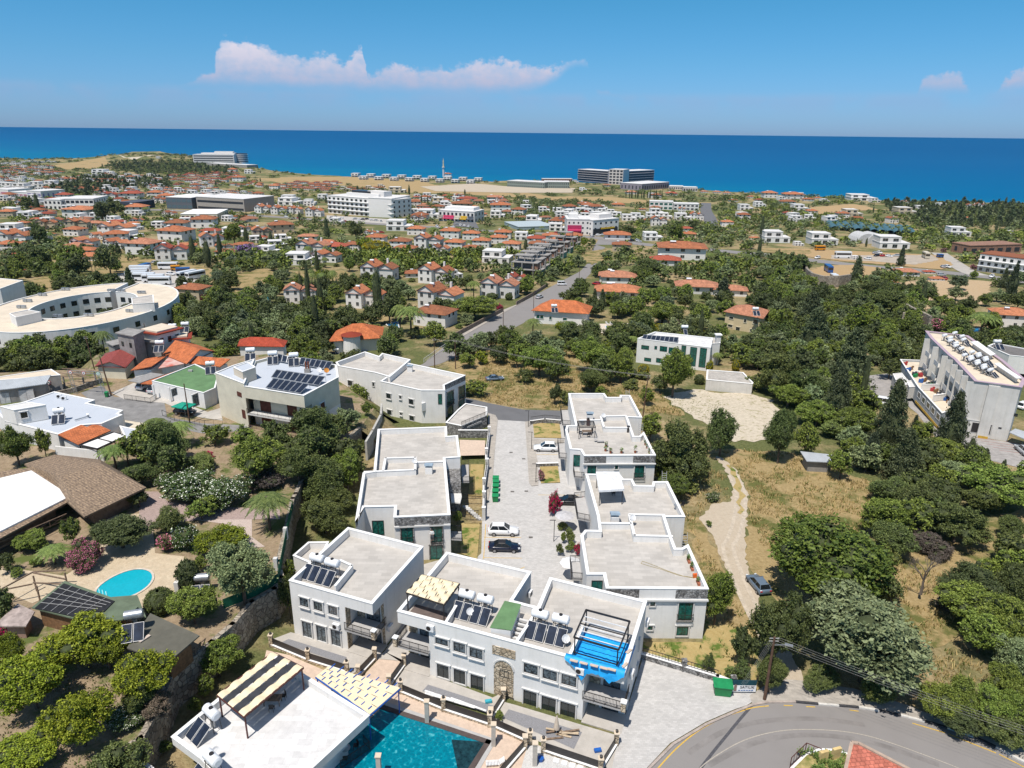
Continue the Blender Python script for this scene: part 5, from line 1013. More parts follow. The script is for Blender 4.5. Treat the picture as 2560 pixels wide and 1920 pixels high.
# vehicles
RUB=M('tyre_rubber',(.02,.02,.02),rough=.8);HUB=M('wheel_alloy',(.35,.35,.36),rough=.35,metal=.6);CGL=M('car_glass',(.012,.016,.02),rough=.05,spec=.8,var=.1)
REDL_=M('tail_lamp_red',(.5,.01,.01),rough=.2);LAMP=M('headlamp_glass',(.65,.68,.7),rough=.15)
def paint(n,c):return M(n,c,rough=.22,var=.01,spec=.6)
def loft(m,secs):
 for a,b in zip(secs,secs[1:]):
  n=len(a)
  for i in range(n):m.face([a[i],a[(i+1)%n],b[(i+1)%n],b[i]])
 m.face(secs[0][::-1]);m.face(secs[-1])
def car(label,pos,rz,mat,kind='suv',group=None,name='car',scale=1.0,soft=None):
 X,Y,Z=pos;t=thing(name,label,'car',pos,group)
 L_=2.3;W=.93 if kind!='van' else .95
 H_={'suv':1.66,'sedan':1.42,'hatch':1.52,'van':1.95,'pickup':1.7}[kind];belt={'suv':1.05,'sedan':.93,'hatch':.98,'van':1.15,'pickup':1.05}[kind]
 prof={'suv':[(-2.3,.45,.80,.84),(-2.2,.35,1.0,.9),(-1.4,.3,belt,.93),(.7,.3,belt-.02,.93),(1.2,.3,belt-.08,.93),(1.9,.32,belt-.2,.90),(2.22,.38,.72,.8),(2.3,.45,.62,.7)],'sedan':[(-2.3,.45,.78,.8),(-2.2,.35,.90,.88),(-1.4,.3,belt,.92),(.6,.3,belt-.03,.92),(1.1,.3,belt-.1,.92),(1.85,.32,.74,.88),(2.2,.36,.62,.76),(2.3,.42,.55,.66)]}.get(kind)
 if prof is None:prof=[(-2.1,.45,.85,.84),(-2.02,.32,belt,.9),(-1.4,.3,belt,.92),(.8,.3,belt-.02,.92),(1.3,.3,belt-.1,.91),(1.8,.34,.78,.86),(2.05,.42,.62,.74)]
 m=MB();secs=[]
 for x,zb,zt,w_ in prof:
  secs.append([(X+x,Y-w_*.92,Z+zb),(X+x,Y+w_*.92,Z+zb),(X+x,Y+w_,Z+zb+(zt-zb)*.35),(X+x,Y+w_*.98,Z+zb+(zt-zb)*.8),(X+x,Y+w_*.88,Z+zt),(X+x,Y-w_*.88,Z+zt),(X+x,Y-w_*.98,Z+zb+(zt-zb)*.8),(X+x,Y-w_,Z+zb+(zt-zb)*.35)])
 loft(m,secs);b=m.build('body',mat,t,True)
 gh={'suv':[(-2.05,-1.65,.78,.60),(.95,.15,.8,.62)],'sedan':[(-1.55,-.85,.78,.58),(1.0,.15,.8,.6)],'hatch':[(-1.9,-1.55,.78,.62),(1.05,.2,.8,.62)],'van':[(-2.0,-1.95,.86,.8),(1.6,.9,.84,.78)],'pickup':[(-.5,-.3,.8,.66),(1.15,.35,.8,.64)]}[kind]
 (xb,xbt,w0,w1),(xf,xft,w2,w3)=gh;zb=Z+belt-.04;zt=Z+H_
 base=[(X+xb,Y-w0,zb),(X+xf,Y-w2,zb),(X+xf,Y+w2,zb),(X+xb,Y+w0,zb)];top=[(X+xbt,Y-w1,zt-.04),(X+xft,Y-w3,zt-.03),(X+xft,Y+w3,zt-.03),(X+xbt,Y+w1,zt-.04)]
 m=MB()
 for i in range(4):m.face([base[i],base[(i+1)%4],top[(i+1)%4],top[i]])
 m.build('windows',CGL,t)
 m=MB();rc=[(X+(xbt+xft)/2+(p[0]-X-(xbt+xft)/2)*.9,Y+(p[1]-Y)*.85,zt+.02)for p in top];low=[(p[0],p[1],p[2])for p in top]
 for i in range(4):m.face([low[i],low[(i+1)%4],rc[(i+1)%4],rc[i]])
 m.face(rc)
 B_=[Vector(p)for p in base];T_=[Vector(p)for p in top]
 for i in range(4):m.bar(B_[i],T_[i],.09,.07)
 for s_ in(0,3):
  a_,b_=(B_[0],B_[1])if s_==0 else(B_[3],B_[2]);c_,d_=(T_[0],T_[1])if s_==0 else(T_[3],T_[2]);m.bar(a_.lerp(b_,.48),c_.lerp(d_,.48),.08,.05);m.bar(a_,b_,.05)
 m.build('roof',soft or mat,t)
 wr=.34 if kind in('suv','van','pickup')else .32
 for i,wx in enumerate((-1.38,1.38)):
  for s_ in(-1,1):
   m=MB();m.cyl((X+wx,Y+s_*(W-.22),Z+wr),(X+wx,Y+s_*(W+.01),Z+wr),wr,n=18);wo=m.build('wheel',RUB,t);m=MB();m.cyl((X+wx,Y+s_*(W),Z+wr),(X+wx,Y+s_*(W+.03),Z+wr),wr*.62,n=14);m.build('rim',HUB,wo)
 xe=prof[-1][0]
 for s_ in(-1,1):
  m=MB();m.box((X+xe-.16,Y+s_*.62,Z+.70),(.3,.3,.12),-s_*.3);m.build('headlight',LAMP,t);m=MB();m.box((X+prof[0][0]+.04,Y+s_*.66,Z+.82),(.12,.3,.14));m.build('tail_light',REDL_,t)
  m=MB();m.box((X+.75,Y+s_*(W+.06),Z+belt+.06),(.16,.16,.12));m.build('mirror',mat,t)
 t.rotation_euler=(0,0,rz);t.scale=(scale,)*3;return t
WCAR=paint('white_car_paint',(.78,.79,.80));NAVY=paint('navy_car_paint',(.008,.012,.03));SILC=paint('silver_blue_paint',(.12,.165,.22));BLKC=paint('black_car_paint',(.012,.012,.014));SILV2=paint('silver_paint',(.42,.44,.46));REDC=paint('red_car_paint',(.4,.02,.02));BLUC=paint('blue_car_paint',(.02,.08,.28))
car('white suv parked between yellow lines on the paved court',tuple(P('L3',268,208,0)),R(-1),WCAR,'suv')
car('dark navy soft-top coupe parked beside the white suv on the court',tuple(P('L3',275,308,0)),R(-2),NAVY,'sedan',soft=BLACK)
car('white coupe-backed suv parked in the drive of the right row',tuple(P('M3',645,1043,0)),R(178),WCAR,'suv')
car('dark car parked in shade under the pink bougainvillea',tuple(P('M3',820,1445,0)),R(178),BLKC,'sedan')
car('silver blue hatchback parked on the dirt track under the big tree',tuple(P('L4',385,450,0)),R(100),SILC,'hatch')
car('black hatchback under the green umbrella in the old lane',tuple(P('M1',1465,805,TZ)),R(-10),BLKC,'hatch')
car('white car in the carport left of the green-roofed bungalow, rear one',tuple(P('M1',1150,600,TZ)),R(75),WCAR,'hatch')
car('silver car in the carport beside the green-roofed bungalow',tuple(P('M1',1240,630,TZ)),R(75),SILV2,'hatch')
car('old grey car abandoned in the dry grass below the power lines',tuple(P('M3',262,515)),R(15),SILC,'sedan')
car('silver car driving down the main street',tuple(P('T2',1668,1018)),R(62),SILV2,'hatch')
car('white box van parked at the roadside by the concrete frames',tuple(P('T2',1813,935)),R(5),WCAR,'van',name='van')
car('white van parked in the court of the long apartment block',tuple(P('M4',1100,640)),R(150),WCAR,'van',name='van')
car('blue car in the shade at the back of the apartment court',tuple(P('M4',990,490)),R(60),BLUC,'hatch')
car('silver car at the right-hand end of the apartment court',tuple(P('M4',2096,975)),R(80),SILV2,'suv')
car('white car parked behind the lilac-trimmed apartment block',tuple(P('M4',2098,665)),R(30),WCAR,'suv')
def bin_(c,x,y,lab,w_=.6,d_=.7,h_=1.05,grp=None,rz=0,z=0.0):
 q=P(c,x,y,z);t=thing('rubbish_bin',lab,'bin',tuple(q),grp);m=MB();bs=[(q.x-w_*.42,q.y-d_*.4),(q.x+w_*.42,q.y-d_*.4),(q.x+w_*.42,q.y+d_*.4),(q.x-w_*.42,q.y+d_*.4)];tp_=[(q.x-w_*.5,q.y-d_*.5),(q.x+w_*.5,q.y-d_*.5),(q.x+w_*.5,q.y+d_*.5),(q.x-w_*.5,q.y+d_*.5)]
 for i in range(4):j=(i+1)%4;m.face([(*bs[i],z+.14),(*bs[j],z+.14),(*tp_[j],z+h_),(*tp_[i],z+h_)])
 m.build('body',GREENP,t);m=MB();m.box((q.x,q.y,z+h_+.05),(w_*1.08,d_*1.1,.1),0,R(4));m.build('lid',M('bright_green_lid',(.02,.25,.09),rough=.4),t)
 for a in(-.38,.38):
  for b in(-.35,.35):m=MB();m.cyl((q.x+a*w_-.03,q.y+b*d_,z+.08),(q.x+a*w_+.03,q.y+b*d_,z+.08),.08,n=8);m.build('wheel',RUB,t)
 t.rotation_euler=(0,0,rz);return t
for i,(x,y)in enumerate(((270,1290),(270,1318),(269,1350),(267,1390),(266,1428))):bin_('M3',x,y,['green wheeled bin at the far end of the row on the court','second green wheeled bin from the far end of the row','green wheeled bin in the middle of the row on the court','second green wheeled bin from the near end of the row','green wheeled bin at the near end of the row on the court'][i],w_=1.0,d_=.95,h_=1.1,grp='green wheeled bins on the court')
bin_('L3',1620,1200,'large green refuse container at the edge of the block paved forecourt',w_=1.9,d_=1.3,h_=1.35,rz=R(-8))
bin_('M1',847,672,'small green bin at the foot of the lattice gate',z=TZ)
def text(s,loc,size,mat,parent,rz,name='lettering',rx=math.pi/2,ext=.01):
 cu=bpy.data.curves.new(name,'FONT');cu.body=s;cu.size=size;cu.extrude=ext;cu.align_x='CENTER';cu.align_y='CENTER';tmp=bpy.data.objects.new(name,cu);COL.objects.link(tmp)
 dg=bpy.context.evaluated_depsgraph_get();me=bpy.data.meshes.new_from_object(tmp.evaluated_get(dg));bpy.data.objects.remove(tmp);me.materials.clear();me.materials.append(mat)
 o=bpy.data.objects.new(name,me);COL.objects.link(o);o.parent=parent;q=Vector((0,0,0));pp=parent
 while pp is not None:q+=pp.location;pp=pp.parent
 o.location=Vector(loc)-q;o.rotation_euler=(rx,0,rz);return o
q=P('L3',1752,1200,0);sg=thing('for_sale_sign','white and teal for-sale banner with black lettering beside the green refuse container','sign',tuple(q))
m=MB();m.box((q.x,q.y,1.1),(2.6,.06,1.5));m.build('board',M('teal_board',(.01,.06,.08)),sg);m=MB();m.box((q.x,q.y-.045,.75),(2.6,.02,.85));m.build('banner',PLW,sg)
text('SATILIK',(q.x+.32,q.y-.07,.93),.46,BLACK,sg,0);m=MB();m.box((q.x-.95,q.y-.065,.78),(.3,.02,.7));m.cyl((q.x-.95,q.y-.06,1.2),(q.x-.95,q.y-.08,1.2),.12);m.build('portrait',M('sign_portrait',(.25,.16,.14)),sg)
m=MB();[m.box((q.x-.5+k*.28,q.y-.06,.52),(.2,.02,.09))for k in range(6)];m.build('phone_number',M('sign_blue',(.03,.12,.35)),sg)
m=MB();[m.bar((q.x+a,q.y+.05,0),(q.x+a,q.y+.05,1.8),.07)for a in(-1.2,1.2)];m.build('posts',BLACK,sg)
wp=PX('L3',[(1130,985),(1385,1062),(1590,1125),(1690,1165)],0)
tag(seg_wall(wp,0,.8,.35,'stone_yard_wall',STONEG,None,.07),'grey stone wall between the weedy lawn and the block paved forecourt','garden wall')
tag(railing(wp[:3],.85,.7,step=.35,name='yard_railing'),'black rail on top of the stone wall by the forecourt','railing')
for i,(x,y)in enumerate(((1383,1060),(1686,1165))):q=P('L3',x,y,0);m=MB();m.box((q.x,q.y,.75),(.5,.5,1.5));m.box((q.x,q.y,1.55),(.62,.62,.1));tag(m.build('stone_pier',STONEG),['stone pier in the middle of the forecourt wall','stone pier at the end of the forecourt wall by the refuse container'][i],'pier')
def pole(c,x,y,top,lab,z=None,lean=(0,0),arms=True,lamp=False,r=.14):
 q=P(c,x,y,z);t=thing('utility_pole',lab,'utility pole',tuple(q),None);T_=q+Vector((lean[0],lean[1],top));m=MB();m.cyl(q,T_,r,r*.65,9);m.build('post',POLEW,t)
 if arms:m=MB();[m.bar(T_+Vector((-.5,0,-.15-.35*k)),T_+Vector((.5,0,-.15-.35*k)),.06)for k in range(2)];m.build('crossarm',GREYTRIM,t)
 if lamp:m=MB();m.bar(T_-Vector((0,0,1)),T_+Vector((1.1,-.2,-.8)),.06);m.box(tuple(T_+Vector((1.5,-.25,-.8))),(.8,.3,.14),-.3);m.build('lamp_head',SILV,t)
 return T_
def wires(a,b,n,lab,sag=.8,sp_=.22,r=.018):
 m=MB();d=(b-a).normalized();s_=Vector((-d.y,d.x,0))
 for k in range(n):
  o=s_*(k-(n-1)/2)*sp_+Vector((0,0,-.1*k));m.tube([a.lerp(b,j/10)+o-Vector((0,0,sag*4*(j/10)*(1-j/10)))for j in range(11)],r,4)
 tag(m.build('power_lines',M('aluminium_wire',(.30,.29,.28),rough=.6)),lab,'power lines')
pt=pole('L4',430,1205,8.2,'brown wooden utility pole with street lamp at the bend of the road',0.0,lamp=True,r=.18)
wires(pt+Vector((.3,.1,-.3)),Vector((pt.x+34,pt.y-19,7.6)),4,'bundle of pale wires running from the corner pole along the road',r=.010,sp_=.5)
wires(pt+Vector((-.2,0,-.2)),P('L4',283,1105,2.2),4,'four pale wires dropping from the corner pole to the sale banner',sag=.1,r=.010,sp_=.4)
q1=pole('M1',1500,878,8.0,'thin pole in front of the black car and green umbrella',TZ,arms=False);q2=pole('M1',880,662,8.5,'leaning pole beside the lattice gate',TZ,lean=(-1.2,.5),arms=False,r=.17);q3=pole('M1',747,455,8,'dark pole behind the ruined timber roof',TZ,lean=(-.6,0))
q4=pole('M1',1190,320,7.5,'pole against the grey concrete house',TZ,lean=(-.5,0));wires(q4,q2,3,'wires between the leaning pole and the grey concrete house')
pa=pole('M3',1378,790,9.5,'pole behind the far corner of the right-hand row',0.0,lean=(.5,0));pb=pole('M2',1625,430,8,'pole in the dry grass by the lane bend',None);pc=pole('M2',1468,420,8,'dark pole at the near end of the main street',None);pole('M3',325,165,8,'slim pole on the verge of the main street by the bushy trees',None,r=.1,arms=False)
wires(pb,pa,5,'power lines crossing the dry field to the right-hand row',sag=1.0,sp_=.5,r=.010);wires(pc,pb,4,'short span of power lines at the near end of the main street',sag=.3,r=.010)
pole('T2',1435,1235,8,'slim pole at the kerb opposite the pink bougainvillea on the main street',None,r=.12,arms=False);pole('T2',1630,1110,8,'slim pole on the main street by the hipped villa',None,r=.12,arms=False);pole('T2',1922,925,8,'slim pole beside the concrete frames',None,r=.12,arms=False)
pole('T1',600,1010,9,'tall dark pole by the coach park entrance',None,r=.15);pole('T1',617,990,8,'second pole behind the coach park entrance',None,r=.15);pole('T1',955,1080,6,'slim pole at the edge of the coach park',None,r=.1,arms=False)
def person(label,pos,rz,top,legs):
 t=thing('person',label,'person',pos);X,Y,Z=pos;me=bpy.data.meshes.new('body')
 vs=[(0,0,.95),(0,0,1.2),(0,0,1.42),(0,0,1.52),(0,0,1.66),(.19,0,1.40),(.27,-.05,1.12),(.2,-.3,1.02),(.16,-.38,1.0),(-.19,0,1.40),(-.27,-.05,1.12),(-.2,-.3,1.02),(-.16,-.38,1.0),(.1,0,.88),(.12,-.02,.48),(.12,0,.08),(.12,-.16,.04),(-.1,0,.88),(-.12,-.02,.48),(-.12,0,.08),(-.12,-.16,.04)]
 ed=[(0,1),(1,2),(2,3),(3,4),(2,5),(5,6),(6,7),(7,8),(2,9),(9,10),(10,11),(11,12),(0,13),(13,14),(14,15),(15,16),(0,17),(17,18),(18,19),(19,20)]
 rd=[.15,.15,.14,.055,.11,.055,.042,.035,.03,.055,.042,.035,.03,.09,.06,.045,.04,.09,.06,.045,.04]
 me.from_pydata(vs,ed,[]);o=bpy.data.objects.new('body',me);COL.objects.link(o);md=o.modifiers.new('skin','SKIN');
 for v,r_ in zip(me.skin_vertices[0].data,rd):v.radius=(r_,r_)
 me.skin_vertices[0].data[0].use_root=True;sb=o.modifiers.new('sub','SUBSURF');sb.levels=sb.render_levels=2;me.materials.append(M('skin_tone',(.38,.22,.15)));o.parent=t
 dg=bpy.context.evaluated_depsgraph_get();ev=o.evaluated_get(dg).to_mesh();P_=[v.co.copy()for v in ev.vertices];Fc=[tuple(p.vertices)for p in ev.polygons];Nn=[v.normal.copy()for v in ev.vertices]
 for nm,lo_,hi_,mt,arm in(('shirt',.93,1.47,top,True),('trousers',.1,.97,legs,False)):
  m=MB()
  for f in Fc:
   c=sum((P_[i]for i in f),Vector())/len(f)
   if lo_<c.z<hi_ and(arm or abs(c.x)<.24)and c.y>-.2:m.face([P_[i]+Nn[i]*.014+Vector(pos)for i in f])
  m.build(nm,mt,t,True)
 m=MB();c=Vector(pos)+Vector((0,.02,1.72));n=10
 for a in range(6):
  for b in range(n):
   f=lambda i,j:c+Vector((math.sin(math.pi*.62*i/6)*math.cos(2*math.pi*j/n)*.1,math.sin(math.pi*.62*i/6)*math.sin(2*math.pi*j/n)*.115,math.cos(math.pi*.62*i/6)*.1));m.face([f(a,b),f(a,b+1),f(a+1,b+1),f(a+1,b)])
 m.build('hair',BLACK,t,True);t.rotation_euler=(0,0,rz);return t
wpt,rz=on_wall_pt(D_[6],D_[7],'L2',1066,240,.28);person('person in white shirt leaning at the upper balcony window of the left terrace house',(wpt.x,wpt.y,3.3),0,PLW,M('grey_cloth',(.2,.2,.22)))
isl=PX('L4',[(600,1659),(700,1560),(800,1525),(900,1530),(1000,1560),(1010,1700),(1000,2000),(560,2000)],.3);t=thing('garden_island','small walled garden bed with rusty fence inside the road bend','garden bed',(*isl[0],0));m=MB();m.quad_prism(isl,0,.3);m.build('kerb_wall',COPING,t);m=MB();m.face([(x,y,.31)for x,y in ccw(inset(isl,.25))]);m.build('soil',STRAW,t);m=MB();rnd_=random.Random(2)
for k in range(26):p=P('L4',rnd_.uniform(660,960),rnd_.uniform(1560,1680),.3);tuft(m,(p.x,p.y,.3),.5,.6,40,.16,k)
m.build('foliage',LEAFP,t);railing([isl[0],isl[1]],.3,1.3,BROWNM,t,.5);railing([isl[1],tuple(P('L4',800,1600,.3))[:2]],.3,1.3,BROWNM,t,.5)
for i,(x,y)in enumerate(((820,1610),(905,1590))):q=P('L4',x,y,.3);m=MB();m.box((q.x,q.y,.9),(.9,.3,1.2),.3);tag(m.build('yellow_pillar',M('yellow_paint',(.62,.47,.22))),['left','right'][i]+' pale yellow block in the garden bed by the road','pillar')
slope_=[P('L4',1015,1490,4.2),P('L4',1060,1495,4.2),P('L4',1420,1680,4.2),P('L4',1700,1850,3),P('L4',950,1850,3),P('L4',965,1700,3.4)];t=thing('tiled_house','house with faded red tile roof at the bottom edge inside the road bend','house',(slope_[3].x,slope_[3].y,0));m=MB();roofface(m,slope_,slope_[4],slope_[3]);m.build('roof',M('faded_red_tile',(.50,.16,.11),kind='rooftile',var=.15),t);m=MB()
for a,b in zip(slope_,slope_[1:]+slope_[:1]):m.bar(a+Vector((0,0,.02)),b+Vector((0,0,.02)),.3,.2)
m.build('verge',M('cement_verge',(.42,.32,.25)),t);box_walls(t,inset([(p.x,p.y)for p in slope_],.5),0,2.9,CREAM)
heater(tuple(P('L1',1325,1410,3.66)),R(-38),'solar water heater with white tank at the back corner of the pool house roof');heater(tuple(P('L1',1330,1700,3.66)),R(-38),'solar water heater with white tank at the bottom edge on the pool house roof');dishant(tuple(P('L1',1345,1600,3.66)),'small white satellite dish between the two tanks of the pool house',.35)
flat('white_block','corner of a low white block cut by the bottom edge beside the orchard wall','annex',PX('L1',[(800,1690),(870,1610),(950,1660),(900,1760)],2.6),0,2.6,par=.4,thick=.25)
for i,(c,x,y)in enumerate((('L3',438,232),('M3',480,1108),('M3',500,1352),('M3',395,1355),('M3',385,1060))):
 q=P(c,x,y,0);m=MB();m.box((q.x,q.y,.03),(.6,.45,.03));o=m.build('drain_cover',M('drain_iron',(.13,.12,.11),var=.2));tag(o,['drain cover on the court beside the white suv','drain cover opposite the drive with the white coupe-backed car','drain cover at the corner of the pink-flowered bed','drain cover in mid court level with the green bins','drain cover near the far end of the court'][i],'drain cover')
auto_queue=[]
# walled garden, restaurant and the houses behind it (all on the terrace, level TZ)
def pxz(c,x,y,z):return P(c,x,y,z)
ra,rb,rc_,rd_,re_=pxz('M1',1155,1385,TZ+3),pxz('M1',664,1619,TZ+3),pxz('M1',190,1200,TZ+3.2),pxz('M1',430,1125,TZ+3.2),pxz('M1',790,1165,TZ+3.2)
R1,R2=pxz('M1',800,1200,TZ+5.2),pxz('M1',480,1300,TZ+5.2)
rt=thing('restaurant','rambling old building with mottled tan clay tile roof above the oval pool','building',(ra.x,ra.y,TZ));m=MB()
for fs in((rb,ra,R1,R2),(rc_,rb,R2),(rd_,rc_,R2,R1),(re_,rd_,R1),(ra,re_,R1)):roofface(m,list(fs),fs[0],fs[1])
for a,b in((ra,rb),(rb,rc_),(re_,ra)):m.face([a,b,b-Vector((0,0,.25)),a-Vector((0,0,.25))])
m.build('roof',TANT,rt)
fp=inset([(p.x,p.y)for p in(ra,rb,rc_,rd_,re_)],1.8);box_walls(rt,fp,TZ,TZ+3.2,M('old_brown_wall',(.16,.12,.09),var=.2));occupy([(p.x,p.y)for p in(ra,rb,rc_,rd_,re_)])
w_=[pxz('M1',-320,1400,TZ+4.8),pxz('M1',250,1262,TZ+4.8),pxz('M1',560,1462,TZ+3.1),pxz('M1',-20,1755,TZ+3.1),pxz('M1',-350,1930,TZ+3.1)]
v_=[pxz('M1',-320,1300,TZ+4.6),pxz('M1',240,1230,TZ+4.6),pxz('M1',597,1468,TZ+2.95),pxz('M1',-20,1800,TZ+2.95),pxz('M1',-380,2000,TZ+2.95)]
rs=thing('restaurant_wing','long wing with white corrugated roof edged in tan tiles, beside the garden steps','building',(w_[2].x,w_[2].y,TZ));m=MB();roofface(m,v_,v_[3],v_[2])
for a,b in zip(v_[1:],v_[2:]):m.face([a,b,b-Vector((0,0,.25)),a-Vector((0,0,.25))])
m.build('roof',TANT,rs);m=MB();m.face([p+Vector((0,0,.22))for p in w_]);m.face([w_[2]+Vector((0,0,.22)),w_[3]+Vector((0,0,.22)),w_[3],w_[2]]);m.build('corrugated_sheet',WCORR,rs)
fp=inset([(p.x,p.y)for p in v_],2.2);box_walls(rs,fp,TZ,TZ+2.9,MC['old_brown_wall']);occupy([(p.x,p.y)for p in v_])
bl_=[P('L1',x,y,TZ+1.2)for x,y in((0,300),(200,215),(420,120))];m=MB()
for a,b in zip(bl_,bl_[1:]):
 m.bar(a+Vector((0,0,.9)),b+Vector((0,0,.9)),.1);m.bar(a+Vector((0,0,.1)),b+Vector((0,0,.1)),.1)
 k=int((b-a).length/2)
 for i in range(k):p,q=a.lerp(b,i/k),a.lerp(b,(i+1)/k);m.bar(p+Vector((0,0,.1)),q+Vector((0,0,.9)),.06);m.bar(p+Vector((0,0,.9)),q+Vector((0,0,.1)),.06);m.bar(p,p+Vector((0,0,1)),.1)
m.build('wooden_balustrade',WOOD,rs)
pc_=P('L1',790,522,TZ);ex_=P('L1',955,480,TZ)-pc_;ey_=P('L1',800,440,TZ)-pc_
pool2=thing('swimming_pool','small oval turquoise pool on the stone-paved terrace of the walled garden','swimming pool',tuple(pc_));el=[]
for i in range(32):
 t=2*math.pi*i/32;r_=1+(.0 if math.cos(t)>0 else .22*abs(math.cos(t))**2);el.append(pc_+ex_*.95*math.cos(t)*r_*.98+ey_*.98*math.sin(t))
occupy([(p.x,p.y)for p in el]);m=MB();m.face([(p.x,p.y,TZ+.07)for p in el])
OWAT=M('bright_pool_water',(0.01,.38,.48),rough=.08,var=.05,scale=3,spec=.4);m.build('water',OWAT,pool2);m=MB()
for i in range(32):
 a,b=el[i],el[(i+1)%32];f=lambda p,k:pc_+(p-pc_)*k;m.face([(f(a,.995).x,f(a,.995).y,TZ+.13),(f(a,1.09).x,f(a,1.09).y,TZ+.13),(f(b,1.09).x,f(b,1.09).y,TZ+.13),(f(b,.995).x,f(b,.995).y,TZ+.13)][::-1]);m.face([(f(a,1.09).x,f(a,1.09).y,TZ),(f(b,1.09).x,f(b,1.09).y,TZ),(f(b,1.09).x,f(b,1.09).y,TZ+.13),(f(a,1.09).x,f(a,1.09).y,TZ+.13)])
m.build('rim',M('pale_pool_rim',(.62,.54,.45)),pool2);m=MB()
for k in range(3):
 c=pc_-ex_*1.02+ey_*(-.1);m.tube([c+Vector((.0+k*.45+.15*math.sin(j),0,.09))+ey_*(-.55+.2*j-.1*k)for j in range(5)],.08,5)
m.build('steps',M('pool_step',(.25,.62,.66)),pool2)
def slope_roof(label,cat,pts,z,mat,wallmat,base=TZ,ins=.5,name='shed',zs=None):
 q=[P(c,x,y,z if zs is None else zs[i])for i,(c,x,y)in enumerate(pts)];cc=sum(q,Vector())/len(q);t=thing(name,label,cat,(cc.x,cc.y,base));m=MB();roofface(m,q,q[0],q[1])
 for i in range(len(q)):a,b=q[i],q[(i+1)%len(q)];m.face([a,b,b-Vector((0,0,.15)),a-Vector((0,0,.15))])
 m.face([p-Vector((0,0,.15))for p in q[::-1]]);m.build('roof',mat,t)
 if wallmat:
  b=inset([(p.x,p.y)for p in q],ins);lo_=min(p.z for p in q)-.16;box_walls(t,b,base,lo_,wallmat)
 occupy([(p.x,p.y)for p in q]);return t,q
GRF=M('mossy_green_roof',(.14,.18,.12),var=.12,scale=.6,stain=.25);BRF=M('dull_brown_roof',(.13,.125,.10),var=.1,scale=.5,stain=.15);WOODW=M('timber_cladding',(.22,.12,.06),var=.2,scale=3)
s1,q_=slope_roof('green-roofed pool hut covered with black solar heating mats','hut',[('L1',560,760),('L1',195,665),('L1',400,500),('L1',855,660),('L1',760,740)],TZ+2.7,GRF,WOODW)
m=MB();mt=[P('L1',x,y,TZ+2.8)for x,y in((215,668),(395,515),(710,625),(645,690),(580,690),(520,735))];m.face(mt);m.face([p-Vector((0,0,.08))for p in mt][::-1])
for i in range(len(mt)):a,b=mt[i],mt[(i+1)%len(mt)];m.face([a,a-Vector((0,0,.08)),b-Vector((0,0,.08)),b])
m.build('solar_mat',M('black_rubber_mat',(.022,.022,.025),var=.3,scale=2,rough=.7),s1)
m=MB()
for k in range(1,5):m.bar(mt[0].lerp(mt[1],k/5)+Vector((0,0,.05)),mt[4].lerp(mt[2],k/5)+Vector((0,0,.05)),.04)
for k in range(1,6):m.bar(mt[0].lerp(mt[5],k/6)+Vector((0,0,.05)),mt[1].lerp(mt[2],k/6)+Vector((0,0,.05)),.04)
m.build('straps',GREYTRIM,s1)
slope_roof('pointed green awning roof at the edge of the oval pool','awning',[('L1',690,600),('L1',850,588),('L1',905,725),('L1',760,650)],TZ+2.4,GRF,None,name='awning')
s2_,q_=slope_roof('timber hut with dull brown-green roof beside the garden retaining wall','hut',[('L1',785,915),('L1',930,700),('L1',1235,838),('L1',1040,1005)],TZ+3,BRF,WOODW,ins=.7)
m=MB();a,b=P('L1',1065,1100,TZ+.1),P('L1',1280,905,TZ+.1)
for k in range(6):
 p,q=a.lerp(b,k/6),a.lerp(b,(k+1)/6);m.bar(p,p+Vector((0,0,1.1)),.12);m.bar(p+Vector((0,0,1.05)),q+Vector((0,0,1.05)),.1);m.bar(p+Vector((0,0,.2)),q+Vector((0,0,1)),.07);m.bar(p+Vector((0,0,1)),q+Vector((0,0,.2)),.07)
m.build('balustrade',WOOD,s2_)
heater(tuple(P('L1',845,800,TZ+3.02)),.3,'solar water heater on the dull brown roof of the timber hut',2,tank=SILV,cap=False)
q=P('L1',895,860,TZ+3.05);m=MB();m.box((q.x,q.y,q.z+.06),(.4,1.2,.1),-.5);tag(m.build('wooden_board',M('pale_board',(.6,.5,.42))),'small white-edged board lying on the dull brown roof','board')
heater(tuple(P('L1',1260,560,TZ)),.15,'silver solar water heater standing on the ground behind the hedge',2,tank=SILV,cap=False)
slope_roof('low brick shed with rusty sheet roof at the edge of the orchard','shed',[('L1',0,740),('L1',110,640),('L1',215,690),('L1',160,780),('L1',0,780)],TZ+2,M('rusty_sheet',(.40,.33,.30),var=.25,scale=1),M('pinkish_brick',(.36,.22,.17),var=.12,scale=3))
pg=thing('pergola','open weathered timber frame over the stone steps left of the pool hut','timber frame',tuple(P('L1',200,560,TZ)));m=MB()
for a,b in(((0,555),(205,445)),((205,445),(405,435)),((205,512),(385,520)),((0,560),(200,520)),((205,450),(405,490))):m.bar(P('L1',*a,TZ+2.2),P('L1',*b,TZ+2.2),.14)
for x,y in((205,470),(400,450),(225,530),(385,520)):q=P('L1',x,y,TZ+2.2);m.bar(q,(q.x,q.y,TZ),.14)
m.build('beams',WOOD,pg)
gf=PX('L1',[(1380,640),(1580,560),(1720,480),(1735,400),(1765,250),(1785,130),(1812,20)],TZ+1);m=MB()
for a,b in zip(gf,gf[1:]):m.bar((a[0],a[1],TZ+.9),(b[0],b[1],TZ+.9),.04,1.3)
gfo=tag(m.build('green_screen_fence',M('green_mesh_screen',(.01,.11,.06),var=.15)),'dark green mesh screen on top of the garden retaining wall','fence')
